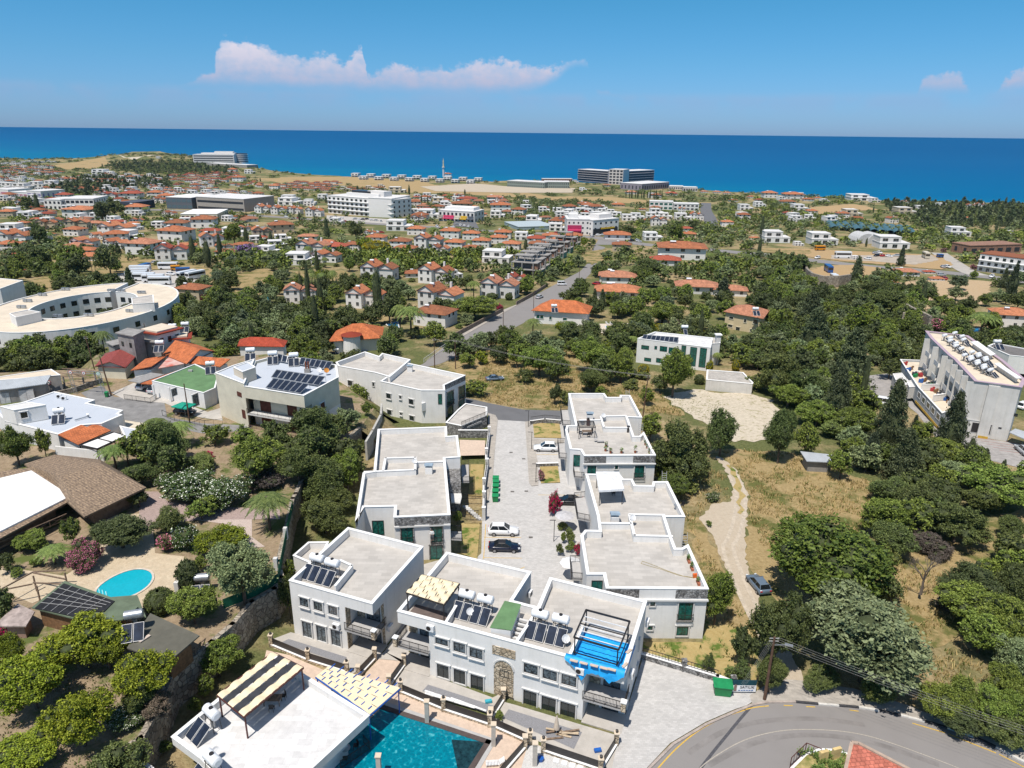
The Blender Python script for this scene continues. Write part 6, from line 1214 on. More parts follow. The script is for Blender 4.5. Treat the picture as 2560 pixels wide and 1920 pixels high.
for i,(x,y)in enumerate(((1098,550),(1545,545),(1708,400),(1768,210))):q=P('L1',x,y,TZ+.8);m=MB();m.box((q.x,q.y,TZ+.9),(.5,.5,1.8));tag(m.build('stone_pier',LTRIM),['pale stone pier beside the clipped hedge by the oval pool','pale stone pier at the corner of the green screen','pale stone pier where the green screen bends','pale stone pier near the fan palm on the garden wall'][i],'pier')
g_,gb=flat('green_roofed_bungalow','white bungalow with green felt roof and small solar heater','bungalow',PX('M1',[(1200,545),(1540,412),(1725,500),(1700,600),(1608,640)],TZ+3.4),TZ,TZ+3.4,deck=GROOF,par=.12,thick=.2,cop=COPING)
A_b,B_b=gb[near_edge(gb)],gb[(near_edge(gb)+1)%len(gb)]
wins(g_,A_b,B_b,'M1',[(1350,615,1395,650),(1515,660,1570,730)],trim=WHITE,pane=CURT)
heater(tuple(P('M1',1668,470,TZ+3.3)),.35,'solar water heater at the far corner of the green felt roof')
m=MB();q=P('M1',1505,470,TZ+3.3);m.box((q.x,q.y,q.z+.2),(.9,.5,.35));tag(m.build('roof_hatch',GREYTRIM),'small low roof box in the middle of the green felt roof','roof hatch')
slope_roof('grey canvas carport roof beside the green-roofed bungalow','carport',[('M1',1010,540),('M1',1190,478),('M1',1300,492),('M1',1105,560)],TZ+2.6,M('grey_shade_cloth',(.30,.29,.28)),None,name='carport')
slope_roof('narrow orange tiled porch roof along the green-roofed bungalow','porch',[('M1',1105,565),('M1',1195,570),('M1',1480,470),('M1',1430,452)],TZ+2.7,ORANGE,None,name='porch',zs=[TZ+2.4,TZ+2.4,TZ+3.2,TZ+3.2])
for i,(x,y)in enumerate(((1225,690),(1350,710))):q=P('M1',x,y,TZ);m=MB();m.box((q.x,q.y,TZ+1.6),(.35,.35,3.2));tag(m.build('porch_column',WHITE),['left','right'][i]+' white porch column of the green-roofed bungalow','column')
tag(railing(PX('M1',[(985,690),(1080,705),(1190,720),(1240,690)],TZ),TZ,1.1,step=.25,name='yard_railing'),'low metal gate and railing before the carport','railing')
tag(railing(PX('M1',[(1285,820),(1380,860),(1500,880),(1620,905),(1760,890)],TZ),TZ,1.2,step=1.2,name='wire_fence'),'thin post and wire fence along the garden side of the lane','fence')
t=thing('square_parasol','square green garden umbrella shading the black car','parasol',tuple(P('M1',1450,820,TZ)));T=[Vector((*tuple(P('M1',x,y,TZ+2.5))[:2],TZ+2.4))for x,y in((1350,742),(1440,705),(1550,722),(1470,762))];c_=sum(T,Vector())/4+Vector((0,0,.6));m=MB()
for i in range(4):m.face([T[i],T[(i+1)%4],c_]);m.face([T[i],T[i]-Vector((0,0,.2)),T[(i+1)%4]-Vector((0,0,.2)),T[(i+1)%4]])
m.build('canopy',M('teal_green_canvas',(.01,.28,.19),rough=.7),t);m=MB();m.bar((c_.x,c_.y,TZ),c_,.06);m.build('pole',SILV,t)
gb_,bb=flat('low_white_house','low white house with wide blue-grey flat roof and tank on stilts','house',PX('ZM',[(900,660),(1570,800),(1440,852),(2040,970),(1955,1025),(2030,1045),(1690,1190),(1340,1215),(960,1370),(500,1250),(100,1150),(-100,960),(420,825)],TZ+3.3),TZ,TZ+3.3,deck=BLUROOF,par=.08,thick=.3)
an=PX('ZM',[(0,905),(440,830),(760,880),(230,968)],TZ+6)
a_,ab=flat('roof_room','white room with flat lid roof standing on the blue-grey roof','roof room',an,TZ+3.3,TZ+6,deck=LTRIM,par=.05,thick=.2,occ=False)
e_=near_edge(ab);window(a_,ab[e_],ab[(e_+1)%4],.8,1.8,TZ+4.3,TZ+5.4,trim=WHITE)
heater(tuple(P('ZM',1010,1130,TZ+3.3)),.35,'large solar water heater on stilts on the blue-grey flat roof',zs=1)
dishant(tuple(P('ZM',1010,1080,TZ+3.3)),'tan satellite dish under the tank on the blue-grey roof',.4,M('tan_dish',(.5,.36,.18)))
for i,(x,y)in enumerate(((985,760),(1065,790))):acunit(tuple(P('ZM',x,y,TZ+3.3)),.3,['left','right'][i]+' of two air conditioner units at the back of the blue-grey roof')
m=MB();m.bar(P('ZM',1240,1130,TZ+3.5),P('ZM',1480,1060,TZ+3.5),.16);m.bar(P('ZM',1470,1070,TZ+3.4),P('ZM',1450,1030,TZ+4.1),.25);tag(m.build('metal_flue',SILV),'long metal flue lying along the blue-grey roof','flue')
slope_roof('white annex with orange tiled lean-to roof before the blue-grey roof','annex',[('ZM',1300,1535),('ZM',1840,1300),('ZM',1580,1182),('ZM',1440,1242),('ZM',1345,1205),('ZM',960,1368)],TZ+3,ORANGE,WHITE,name='annex',zs=[TZ+2.4,TZ+2.4,TZ+3.3,TZ+3.3,TZ+3.4,TZ+3.4])
pr,T=pergola('dark framed pergola with white sheet panels beside the orange lean-to',[tuple(P('ZM',x,y,TZ+2.4))[:2]for x,y in((1310,1545),(1880,1330),(2080,1390),(1600,1610))],TZ+2.4,TZ,BLACK,rafters=3)
m=MB()
for f0,f1 in((.03,.47),(.53,.97)):m.face([T[0].lerp(T[1],f0).lerp(T[3].lerp(T[2],f0),.15)+Vector((0,0,.1)),T[0].lerp(T[1],f1).lerp(T[3].lerp(T[2],f1),.15)+Vector((0,0,.1)),T[3].lerp(T[2],f1)+Vector((0,0,.1)),T[3].lerp(T[2],f0)+Vector((0,0,.1))])
m.build('sheet_panel',WCORR,pr)
tag(seg_wall(PX('ZM',[(920,1570),(1690,1650),(1700,1500)],TZ+1.8),TZ,TZ+1.9,.25,'white_garden_wall',WHITE),'tall plain white garden wall below the orange lean-to roof','garden wall')
flat('low_white_shed','low white flat-topped store beside the cream tiled yard','shed',PX('M1',[(945,905),(1080,935),(1090,975),(1000,1020),(955,990)],TZ+1.6),TZ,TZ+1.6,deck=BLUROOF,par=.04,thick=.2,name_='')if False else flat('low_store','low white flat-topped store beside the cream tiled yard','shed',PX('M1',[(945,900),(1080,930),(1088,970),(1000,1015)],TZ+1.6),TZ,TZ+1.6,deck=BLUROOF,par=.04,thick=.2)
ws,q_=slope_roof('blockwork workshop with grey corrugated roof and two white garage doors','workshop',[('ZM',-60,630),('ZM',220,600),('ZM',762,525),('ZM',845,378),('ZM',-60,480)],TZ+3.6,GCORR,CONC,name='workshop',zs=[TZ+3.2,TZ+3.2,TZ+3.2,TZ+4.4,TZ+4.4])
wb=ccw(inset([(p.x,p.y)for p in q_],.5));e_=max(range(len(wb)),key=lambda i:math.dist(wb[i],wb[(i+1)%len(wb)])*(1 if wb[i][1]<sum(p[1]for p in wb)/len(wb)+1 and wb[(i+1)%len(wb)][1]<sum(p[1]for p in wb)/len(wb)+1 else 0))
wins(ws,wb[e_],wb[(e_+1)%len(wb)],'ZM',[(290,640,590,800),(-30,690,190,850)],pane=M('white_garage_door',(.6,.6,.6),var=.12,scale=2),frame=GREYTRIM,name='garage_door')
flat('long_store','long low store with cream painted flat roof behind the workshop','shed',PX('ZM',[(-60,420),(850,288),(1000,385),(-60,475)],TZ+3.9),TZ,TZ+3.9,wall=CONC,deck=BEIROOF,par=.05,thick=.2)
rr=thing('timber_ruin','ruined timber lean-to with heaped grey planks behind the lattice gate','ruin',tuple(P('ZM',1200,450,TZ)));random.seed(8)
for k in range(16):
 m=MB();x,y=random.uniform(880,1500),random.uniform(270,400);a=P('ZM',x,y,TZ+2.6+random.uniform(0,.5));an_=random.uniform(-.6,.4);m.bar(a,a+Vector((math.cos(an_)*4,math.sin(an_)*4,random.uniform(-.3,.3))),.22,.06);m.build('plank',WOOD,rr)
m=MB();[m.bar(P('ZM',x,y,TZ),P('ZM',x,y,TZ)+Vector((0,0,2.6)),.25)for x,y in((980,600),(1080,580),(1400,560),(1600,520),(900,560))];m.build('posts',CONC,rr)
tag(seg_wall(PX('ZM',[(950,690),(1250,620),(1500,530),(1680,470)],TZ+.6),TZ,TZ+1.1,.4,'rubble_wall',STONEW),'low rubble wall beneath the ruined timber lean-to','garden wall')
gt_=thing('lattice_gate','steel lattice gate frame carrying three round signs over the lane','gate frame',tuple(P('ZM',1500,700,TZ)));m=MB()
for(x,y)in((1260,690),(1740,720)):
 q=P('ZM',x,y,TZ)
 for a in(-.35,.35):m.bar((q.x+a,q.y,TZ),(q.x+a-(.4 if x>1500 else .5),q.y,TZ+5),.07)
 for k in range(8):m.bar((q.x-.35-.06*k,q.y,TZ+k*.6),(q.x+.35-.06*k,q.y,TZ+k*.6+.6),.04);m.bar((q.x-.35-.06*k,q.y,TZ+k*.6),(q.x+.35-.06*k,q.y,TZ+k*.6),.04)
m.build('leg',SILV,gt_);m=MB();a,b=P('ZM',1260,690,TZ),P('ZM',1740,720,TZ);a+=Vector((-.9,0,4.7));b+=Vector((-.0,0,4.7))
m.bar(a,b,.08);m.bar(a+Vector((0,0,.5)),b+Vector((0,0,.5)),.08)
for k in range(12):m.bar(a.lerp(b,k/12),a.lerp(b,(k+1)/12)+Vector((0,0,.5)),.04)
m.build('crossbeam',SILV,gt_);SR=M('sign_red',(.5,.02,.03));SG=M('sign_green',(.01,.35,.2))
def disc(parent,c,mats):
 for k,(r_,mt)in enumerate(mats):m=MB();m.cyl(c+Vector((0,-.05-.02*k,0)),c+Vector((0,-.06-.02*k,0)),r_,n=18);m.build('sign_face' if k<1 else 'sign_symbol',mt,parent)
for k,f in enumerate((.1,.5,.93)):disc(gt_,a.lerp(b,f)+Vector((0,-.05,.1)),[(.42,SR if k<2 else SG),(.33,PLW),(.12,BLACK if k<2 else SG)])
q=P('ZM',855,700,TZ);t=thing('round_road_sign','round red-rimmed sign beside the corrugated workshop roof','road sign',tuple(q));m=MB();m.bar(q,q+Vector((0,0,3)),.07);m.build('post',SILV,t);disc(t,q+Vector((0,0,2.6)),[(.5,SR),(.38,PLW),(.14,BLACK)])
house('cream store with dull red tiled gable roof beside the lattice gate','store',PX('M1',[(790,520),(1000,530),(1075,440),(860,425)],TZ),TZ,TZ+2.9,1.2,CREAM,M('dull_red_tile',(.30,.07,.06),kind='rooftile',var=.1),'gable','store')
slope_roof('white garage with curved orange tile roof','garage',[('M1',1030,462),('M1',1200,428),('M1',1320,342),('M1',1150,368)],TZ+3.3,ORANGE,WHITE,name='garage',zs=[TZ+2.8,TZ+3.6,TZ+3.6,TZ+2.8])
slope_roof('outbuilding with patched red sheet roof between the orange roofs','outbuilding',[('M1',1250,445),('M1',1470,405),('M1',1495,350),('M1',1335,350)],TZ+3,M('patched_red_sheet',(.45,.10,.07),col2=(.6,.5,.45),scale=.5),WHITE,name='outbuilding')
h_,q_=house('bungalow with broad orange tiled gable roof behind the green felt roof','bungalow',PX('M1',[(1310,350),(1480,420),(1680,330),(1495,262)],TZ+2.6),TZ,TZ+3.2,1.9,WHITE,ORANGE,'gable')
slope_roof('orange tiled lean-to roof just behind the green felt roof','lean-to',[('M1',1470,400),('M1',1740,432),('M1',1820,370),('M1',1520,345)],TZ+3.3,ORANGE,WHITE,name='lean_to',zs=[TZ+2.9,TZ+2.9,TZ+3.8,TZ+3.8])
gh=thing('grey_house','unpainted grey concrete house with square tower behind the red gabled store','house',tuple(P('M1',1030,350,TZ-1)))
def blk(root,c,pts,z0,z1,wall,roof,nm='wall',over=.35):
 q=PX(c,pts,z1);box_walls(root,q,z0,z1-.12,wall,nm);m=MB();m.quad_prism(inset(q,-over),z1-.12,z1+.12,True,True);m.build('roof_slab',roof,root);occupy(q);return ccw(q)
b1=blk(gh,'M1',[(925,165),(1010,132),(1130,150),(1050,188)],TZ-2,TZ+8,CONC,CONC);b2=blk(gh,'M1',[(850,240),(930,220),(960,250),(900,265)],TZ-2,TZ+4.5,CONC,CONC);b3=blk(gh,'M1',[(1060,225),(1150,185),(1290,195),(1260,240)],TZ-2,TZ+5.2,CONC,CONC)
for b in(b1,b3):e_=near_edge(b);row_windows(gh,b[e_],b[(e_+1)%4],(TZ+3,)if b is b3 else(TZ+1,TZ+5),2,.8,1.1)
rh=thing('red_trimmed_house','white house with bright red tiled parapet trim and roof tanks','house',tuple(P('M1',1330,200,TZ-1)))
for pts,z1 in(([(1100,150),(1280,100),(1420,130),(1240,175)],TZ+7),([(1300,215),(1360,160),(1495,165),(1490,205)],TZ+5)):
 b=blk(rh,'M1',pts,TZ-2,z1,WHITE,REDT,over=.7);q=inset(b,.3);m=MB();m.quad_prism(q,z1+.12,z1+.5,True);m.build('roof_terrace',BEIROOF,rh);e_=near_edge(b);row_windows(rh,b[e_],b[(e_+1)%4],(z1-2.6,),3,.9,1.4)
for i,(x,y)in enumerate(((1270,300),(1370,165),(1470,150))):heater(tuple(P('M1',x,y,(TZ+4.6,TZ+5.2,TZ+5.2)[i])),.2,['solar water heater with orange dish beside the grey concrete house','solar water heater on the left of the red-trimmed roof','solar water heater on the right corner of the red-trimmed roof'][i])
house('long white bungalow with bright red hipped roof behind the solar-panel house','bungalow',PX('M2',[(5,325),(330,330),(350,290),(20,280)],TZ-2),TZ-3,TZ+.6,1.6,WHITE,REDT)
gz0=TZ-.6;zt=12.3
Gp=[tuple(P('M2',x,y,zt))[:2]for x,y in((28,560),(482,632),(742,492),(728,400),(300,322),(110,372))]
gs,gbb=flat('solar_panel_house','three storey cream and white house with banks of solar panels on its roof','house',Gp,10.0,zt,wall=CREAM,deck=BLUROOF,par=.5,thick=.25)
gl,gr=Gp[0],Gp[1];ei=(Vector(gr)-Vector(gl)).normalized();ni_=Vector((-ei.y,ei.x));dp=2.0
bk=[Vector(gl)+ni_*dp,Vector(gr)+ni_*dp];er_=(Vector(Gp[2])-Vector(gr)).normalized()
cut=[tuple(Vector(gl)+ni_*dp),tuple(Vector(gr)+er_*dp*1.05),Gp[2],Gp[3],Gp[4],Gp[5]]
m=MB();m.quad_prism(cut,gz0,6.9,False);m.build('lower_wall',WHITE,gs);m=MB();m.quad_prism(cut,6.9,10.0,False);m.build('upper_wall',CREAM,gs);m=MB();m.face([(x,y,10.0)for x,y in ccw(Gp)[::-1]]);m.build('soffit',WHITE,gs)
for z in(3.6,6.9):m=MB();m.quad_prism([gl,gr,cut[1],cut[0]],z-.25,z,True,True);m.build('balcony_floor',LTRIM,gs)
railing([gl,gr,cut[1]],6.9,1.0,parent=gs,step=.3);bm_=M('brown_balusters',(.16,.11,.09));railing([gl,gr,cut[1]],3.6,1.0,bm_,gs,.22)
cA,cB=cut[0],cut[1];lnn=math.dist(cA,cB);DOORB=M('brown_shutter',(.13,.045,.03),var=.2)
for z in(3.65,6.95):
 for f0,f1 in((.12,.3),(.58,.74)):window(gs,cA,cB,lnn*f0,lnn*f1,z,z+2.2,pane=DOORB,frame=DOORB)
window(gs,gr,Gp[2],4.4,5.8,7.8,9.2,pane=DOORB,trim=WHITE,frame=DOORB);window(gs,gr,Gp[2],5.5,6.8,4.2,5.6,pane=GLASS,trim=WHITE)
tw=[tuple(P('M1',x,y,12.8))[:2]for x,y in((1700,482),(1835,425),(1925,480),(1905,540))]
tw[3]=tuple((Vector(gl)+ei*.1));tw[2]=tuple(Vector(Gp[5]))
ts,tb_=flat('stair_tower','cream ribbed stair tower at the left end of the solar-panel house','tower',tw,gz0,12.8,wall=CREAM,deck=BLUROOF,par=.1,thick=.2,occ=True)
wins(ts,tw[0],tw[3],'M1',[(1872,625,1912,675),(1910,768,1945,845)],pane=DOORB,frame=DOORB)
hs=[tuple(P('M2',x,y,14.4))[:2]for x,y in((-10,432),(62,400),(118,384),(50,425))]
hq,_=flat('roof_stairhead','small beige stairhead with brown door on the solar-panel house roof','roof room',[tuple(P('M2',x,y,14))[:2]for x,y in((20,460),(118,425),(60,385),(-50,425))],11.8,14.2,wall=BEIROOF,deck=BLUROOF,par=.05,thick=.2,occ=False)
def array(label,c,pts,z,tilt_z,n,mrows):
 q=[P(c,x,y,z+(tilt_z if i in(2,3)else .25))for i,(x,y)in enumerate(pts)];t=thing('solar_array',label,'solar panels',tuple(q[0]));
 for j in range(mrows):
  for i in range(n):
   f=lambda a,b:q[0].lerp(q[1],a).lerp(q[3].lerp(q[2],a),b);a0,a1,b0,b1=(i+.03)/n,(i+.97)/n,(j+.02)/mrows,(j+.98)/mrows
   m=MB();P4=[f(a0,b0),f(a1,b0),f(a1,b1),f(a0,b1)];m.face(P4);m.face([p-Vector((0,0,.05))for p in P4[::-1]])
   for k in range(4):a,b=P4[k],P4[(k+1)%4];m.bar(a,b,.06)
   o=m.build('module',SILV,t);m=MB();u=Vector((0,0,.012));g=lambda a,b:f(a,b)+u;e1_,e2_=.06/n,.05/mrows
   m.face([g(a0+e1_,b0+e2_),g(a1-e1_,b0+e2_),g(a1-e1_,b1-e2_),g(a0+e1_,b1-e2_)]);m.build('cells',PANEL,o)
 m=MB()
 for i in(2,3):m.bar(q[i]-Vector((0,0,.05)),(q[i].x,q[i].y,z),.05)
 m.build('supports',SILV,t)
array('front bank of dark solar panels on the cream house roof','M2',[(190,572),(452,615),(525,540),(255,495)],11.9,1.2,6,1)
array('middle bank of dark solar panels on the cream house roof','M2',[(232,492),(592,556),(645,485),(275,432)],11.9,1.3,8,1)
array('rear left bank of dark solar panels on the cream house roof','M2',[(275,368),(385,388),(400,345),(285,312)],11.9,1.2,3,1)
array('rear right bank of dark solar panels on the cream house roof','M2',[(442,395),(665,435),(700,375),(460,340)],11.9,1.2,6,1)
for i,(x,y)in enumerate(((252,375),(410,388),(85,350))):heater(tuple(P('M2',x,y,11.85)),.25,['solar water heater between stair tower and panels on the cream house','solar water heater in the middle of the cream house roof','solar water heater at the back corner of the cream house'][i],cap=False)
for i,(x,y)in enumerate(((598,470),(655,475))):dishant(tuple(P('M2',x,y,11.85)),['white satellite dish at the right of the solar-panel house roof','orange satellite dish at the right of the solar-panel house roof'][i],.5,[PLW,M('orange_dish',(.6,.25,.05))][i])
q=P('M2',510,455,11.8);t=thing('chimney','double rusty flue on a block among the solar panels','chimney',tuple(q));m=MB();m.box((q.x,q.y,12.2),(1.1,.8,.8));m.build('block',CONC,t);m=MB();[m.cyl((q.x+a,q.y,12.6),(q.x+a,q.y,14.0),.16)for a in(-.25,.25)];m.build('flue',M('rust',(.2,.06,.03)),t)
zv=-3.0
hv,qv=house('sandy villa with large orange hipped roof and round turret','villa',PX('M2',[(715,330),(1045,305),(1060,235),(760,260)],zv),zv-.5,zv+4.6,3.2,WHITE,ORANGE,over=1.2)
q=P('M2',850,325,zv);m=MB();m.cyl((q.x,q.y,zv-.5),(q.x,q.y,zv+6),2.6,2.3,20);m.build('turret',WHITE,hv);m=MB();m.cyl((q.x,q.y,zv+6),(q.x,q.y,zv+6.9),3.0,.2,16);m.build('turret_roof',REDT,hv)
e_=near_edge(qv);window(hv,qv[e_],qv[(e_+1)%4],12,14,zv+1,zv+2.6,pane=CURT,trim=SAND)if math.dist(qv[e_],qv[(e_+1)%4])>15 else None
heater(tuple(P('M2',725,330,zv)),.1,'solar water heater on a stand beside the turret villa',2)
# long apartment block on the right
zb_=0.0;zt_=11.5
ap=PX('M4',[(1425,132),(1710,165),(1960,340),(2105,470),(2080,520),(1940,500),(1765,478),(1620,325),(1585,300),(1460,180)],zt_)
LIL=M('lilac_trim',(.42,.32,.38),var=.05);GWALL=M('grey_white_wall',(.64,.62,.58),var=.04,scale=.5,stain=.12,streak=.1)
apt,apb=flat('apartment_block','long three storey apartment block with lilac roof trim and many roof tanks','apartment block',ap,zb_,zt_,wall=GWALL,deck=BEIROOF,par=.35,thick=.35,cop=LIL,lip=.25)
Q1,Q2,Q3=Vector(ap[9]),Vector(ap[7]),Vector(ap[6])
W1,W2=tuple(Vector(ap[0])),ap[6]
segs=[(ap[0],ap[9],1),(ap[9],ap[8],1),(ap[7],ap[6],3)]
for a,b,n in((ap[9],ap[8],2),(ap[7],ap[6],4)):
 ln=math.dist(a,b)
 for i in range(n):
  t=ln*(i+.5)/n
  for z in(8.1,5.0):
   window(apt,a,b,t-1.1,t+1.1,z,z+2.3,pane=GLASS,leaves=3)
   o_,qq=slabbox(apt,'balcony',GWALL,a,b,t-1.6,t+1.6,0,1.2,z-.25,z-.05);railing([tuple(qq[1])[:2],tuple(qq[2])[:2]],z,.9,parent=apt,step=.4)if False else None
   slabbox(apt,'balcony_front',LTRIM,a,b,t-1.6,t+1.6,1.12,1.2,z,z+.9)
 for i in range(n+1):slabbox(apt,'wall_fin',GWALL,a,b,ln*i/n-.15 if i else 0,ln*i/n+.15 if i<n else ln,0,1.4,4.2,11.3)
lq=math.dist(ap[6],ap[5]);slabbox(apt,'end_bay',GWALL,ap[6],ap[5],lq*.55,lq,0,.5,0,11.1);slabbox(apt,'string_course',LTRIM,ap[6],ap[5],0,lq*.54,0,.08,3.3,3.5);slabbox(apt,'yellow_plinth',M('yellow_plinth',(.60,.38,.06)),ap[6],ap[5],lq*.6,lq,.5,.56,0,.5)
wins(apt,ap[6],ap[5],'M4',[(1745,760,1870,850)],pane=BLACK,frame=GREYTRIM,name='garage_opening',leaves=1);wins(apt,ap[5],ap[4],'M4',[(1925,795,1945,808),(2035,700,2055,725)],pane=GLASS,leaves=1)
po=PX('M4',[(1245,328),(1420,335),(1560,520),(1720,680),(1560,690),(1535,700),(1370,520)],3.6)
pod,pb2=flat('shop_podium','low podium with roof terraces and striped windows along the apartment block','podium',po,zb_,3.6,wall=M('blue_grey_wall',(.42,.45,.47),stain=.1),deck=BEIROOF,par=.5,thick=.25)
pa_,pb3=po[6],po[5];ln=math.dist(pa_,pb3)
for i in range(5):window(pod,pa_,pb3,ln*(i+.15)/5,ln*(i+.8)/5,1.6,2.9,pane=GLASS,frame=PLW,leaves=4)
slabbox(pod,'yellow_plinth',M('yellow_plinth',(.60,.38,.06)),pa_,pb3,0,ln,0,.06,0,.5)
for i,pts in enumerate(([(1400,500),(1540,500),(1560,520),(1440,530)],[(1480,575),(1610,560),(1620,600),(1500,620)])):
 walls_in(pod,PX('M4',pts[:2],4.6),3.2,4.6,.2)
sheet('artificial_lawn',PX('M4',[(1420,488),(1555,485),(1540,500),(1440,515)],3.2),M('fake_grass',(.03,.16,.03)),.02,z=3.2,occ=False)
random.seed(4)
CL_=[M('cloth_red',(.4,.05,.05)),M('cloth_blue',(.04,.12,.35)),M('wood_brown',(.25,.14,.07)),WHITE,M('cloth_dark',(.05,.05,.06)),GREENP]
for i in range(22):
 q=P('M4',1290+i*15+random.uniform(-20,20),380+i*13+random.uniform(-18,18),3.15);m=MB();m.box((q.x,q.y,3.5),(random.uniform(.5,1.3),random.uniform(.4,.9),.7),random.uniform(0,3));m.box((q.x+.3,q.y,3.9),(.4,.3,.4));o=m.build('terrace_furniture',CL_[i%6]);tag(o,'x','furniture','clutter on the podium terraces');auto_queue.append((o,['red','blue','brown','white','dark','green'][i%6]+' piece of terrace furniture',tuple(q)))
nh=0
for(x0,y0,x1,y1,n)in((1545,190,1660,300,6),(1610,170,1700,240,3),(1680,330,1860,450,8),(1730,310,1850,380,5)):
 for i in range(n):
  f=(i+.5)/n;q=P('M4',x0+(x1-x0)*f+(10 if i%2 else-10),y0+(y1-y0)*f,zt_-.35);nh+=1
  heater(tuple(q),.55,['first','second','third','fourth','fifth','sixth','seventh','eighth','ninth','tenth','eleventh','twelfth','thirteenth','fourteenth','fifteenth','sixteenth','seventeenth','eighteenth','nineteenth','twentieth','twenty-first','twenty-second'][nh-1]+' solar tank on the lilac-trimmed block, counted from the far end',cap=False,group='solar tanks on the apartment block').scale=(.72,)*3
for i,pts in enumerate(([(1730,205),(1780,200),(1905,290),(1870,300)],[(1895,355),(1930,350),(2085,455),(2050,458)])):slope_roof(('far','near')[i]+' white corrugated awning strip on the apartment block roof','awning',[('M4',x,y)for x,y in pts],zt_+.9,WCORR,GWALL,base=zt_-.3,name='roof_awning')
bh=PX('M4',[(1850,235),(1900,215),(2200,270),(2300,330),(2000,300)],4.5);flat('grey_topped_house','flat house with dark grey roof behind the apartment block','house',bh,0,4.5,deck=M('dark_grey_roof',(.17,.16,.155),stain=.2),par=.15)
heater(tuple(P('M4',1905,250,4.4)),0,'solar water heater on the dark grey roof behind the apartment block')
for i,(pts,zz)in enumerate((([(1195,428),(1255,422),(1290,465),(1215,470)],2.6),([(1235,465),(1290,462),(1320,500),(1250,505)],2.6),([(1290,478),(1365,470),(1378,515),(1310,520)],2.8))):flat('garage_store',['far','middle','near'][i]+' of three small flat-roofed stores beside the podium','store',PX('M4',pts,zz),0,zz,wall=GWALL,par=.03,thick=.1,deck=LTRIM)
slope_roof('open lean-to shelter at the foot of the apartment block','shelter',[('M4',2000,830),('M4',2101,875),('M4',2160,840),('M4',2040,805)],2.4,GCORR,None,base=0,name='shelter')
slope_roof('tumbledown stone hut with rusty corrugated roof in the meadow','hut',[('M4',600,1030),('M4',775,1038),('M4',775,985),('M4',555,962)],2.3,GCORR,M('old_block_wall',(.33,.31,.28),stain=.2),base=0,name='stone_hut')
fz,_=flat('flat_pale_annex','low pale concrete annex beside the limestone clearing','annex',PX('M4',[(-90,400),(160,418),(230,490),(225,498),(-95,468)],1.6),-2.5,1.6,wall=GWALL,deck=M('dusty_roof',(.45,.42,.38),stain=.2),par=.25)
mz=-2.2;Mv=PX('M3',[(1338,200),(1470,150),(1905,195),(1890,270),(1665,242)],mz+7)
mv,mvb=flat('modern_white_villa','modern white villa with tall window slots and a strip of solar panels','villa',Mv,mz,mz+7,par=.5,deck=DECKW)
clear(Mv,9)
wins(mv,Mv[0],Mv[4],'M3',[(1368,248,1424,285),(1467,255,1485,282,dict(leaves=1)),(1508,255,1560,300),(1575,265,1650,320),(1390,342,1440,375),(1480,345,1530,385)],pane=TEAL)
wins(mv,Mv[4],Mv[3],'M3',[(1672,250,1700,330),(1738,262,1775,410),(1812,268,1848,420)],pane=TEAL)
flat('villa_chimney_block','white chimney block at the right-hand end of the modern villa','annex',PX('M3',[(1890,195),(1960,200),(1962,235),(1892,240)],mz+6.4),mz,mz+6.4,par=.2,thick=.2)
q=P('M3',1948,175,mz+8.3);t=thing('chimney','square capped chimney on the modern white villa','chimney',(q.x,q.y,mz+6));m=MB();m.box((q.x,q.y,mz+7),(1.2,1.2,2.2));m.build('stack',LTRIM,t);m=MB();m.box((q.x,q.y,mz+8.5),(1.7,1.7,.25));m.build('cap',COPING,t)
array('strip of solar panels on the modern white villa roof','M3',[(1368,205),(1642,228),(1648,190),(1385,170)],mz+6.6,.9,8,1)
heater(tuple(P('M3',1690,160,mz+6.6)),0,'small solar water heater on the modern white villa',1)
cv,cq=house('cream villa with arched porch and pink tiled hipped roof','villa',PX('T3',[(1610,1340),(1890,1395),(1935,1330),(1700,1290)],-4),-4.5,2.2,2.2,SAND,PINKT,over=.7)
e_=near_edge(cq);a,b=cq[e_],cq[(e_+1)%4];wins(cv,a,b,'T3',[(1655,1235,1685,1258),(1645,1298,1677,1322),(1845,1258,1877,1298),(1820,1335,1848,1362),(1772,1255,1788,1285),(1708,1318,1735,1350)],trim=CREAM)
heater(tuple(P('T3',1855,1220,3.6)),0,'solar water heater on the pink roof of the cream villa')
z5=-3.6
hv2,hq2=house('long white villa with orange hipped roof beside the blue garden pool','villa',PX('M3',[(560,85),(950,110),(975,60),(620,40)],z5),z5,z5+4.6,3.0,WHITE,ORANGE,over=.9)
e_=near_edge(hq2);a,b=hq2[e_],hq2[(e_+1)%4];wins(hv2,a,b,'T3',[(130,1222,155,1252),(160,1225,185,1255),(232,1235,250,1262),(340,1245,370,1268)],trim=WHITE,pane=TEAL)
heater(tuple(P('T3',268,1195,z5+6)),.1,'solar water heater on the orange roof of the villa by the blue garden pool')
sheet('pool_terrace',PX('M3',[(975,95),(1290,85),(1260,160),(1190,200),(1060,170),(900,160)],-3.5),M('cream_paving',(.60,.52,.42),var=.05),.25,z=None)
def gpool(label,c,pts,off=.34):
 q=PL(c,pts);t=thing('garden_pool',label,'swimming pool',tuple(q[0]));m=MB();m.face([p+Vector((0,0,off))for p in q]);m.build('water',M('blue_pool_water',(.01,.24,.52),rough=.06,spec=.4,var=.06),t)
 m=MB();[m.bar(a+Vector((0,0,off)),b+Vector((0,0,off)),.4,.12)for a,b in zip(q,q[1:]+q[:1])];m.build('rim',LTRIM,t);occupy([(p.x,p.y)for p in q])
gpool('rectangular blue pool on the terrace of the long orange-roofed villa','M3',[(1090,112),(1208,118),(1165,188),(1130,170)])
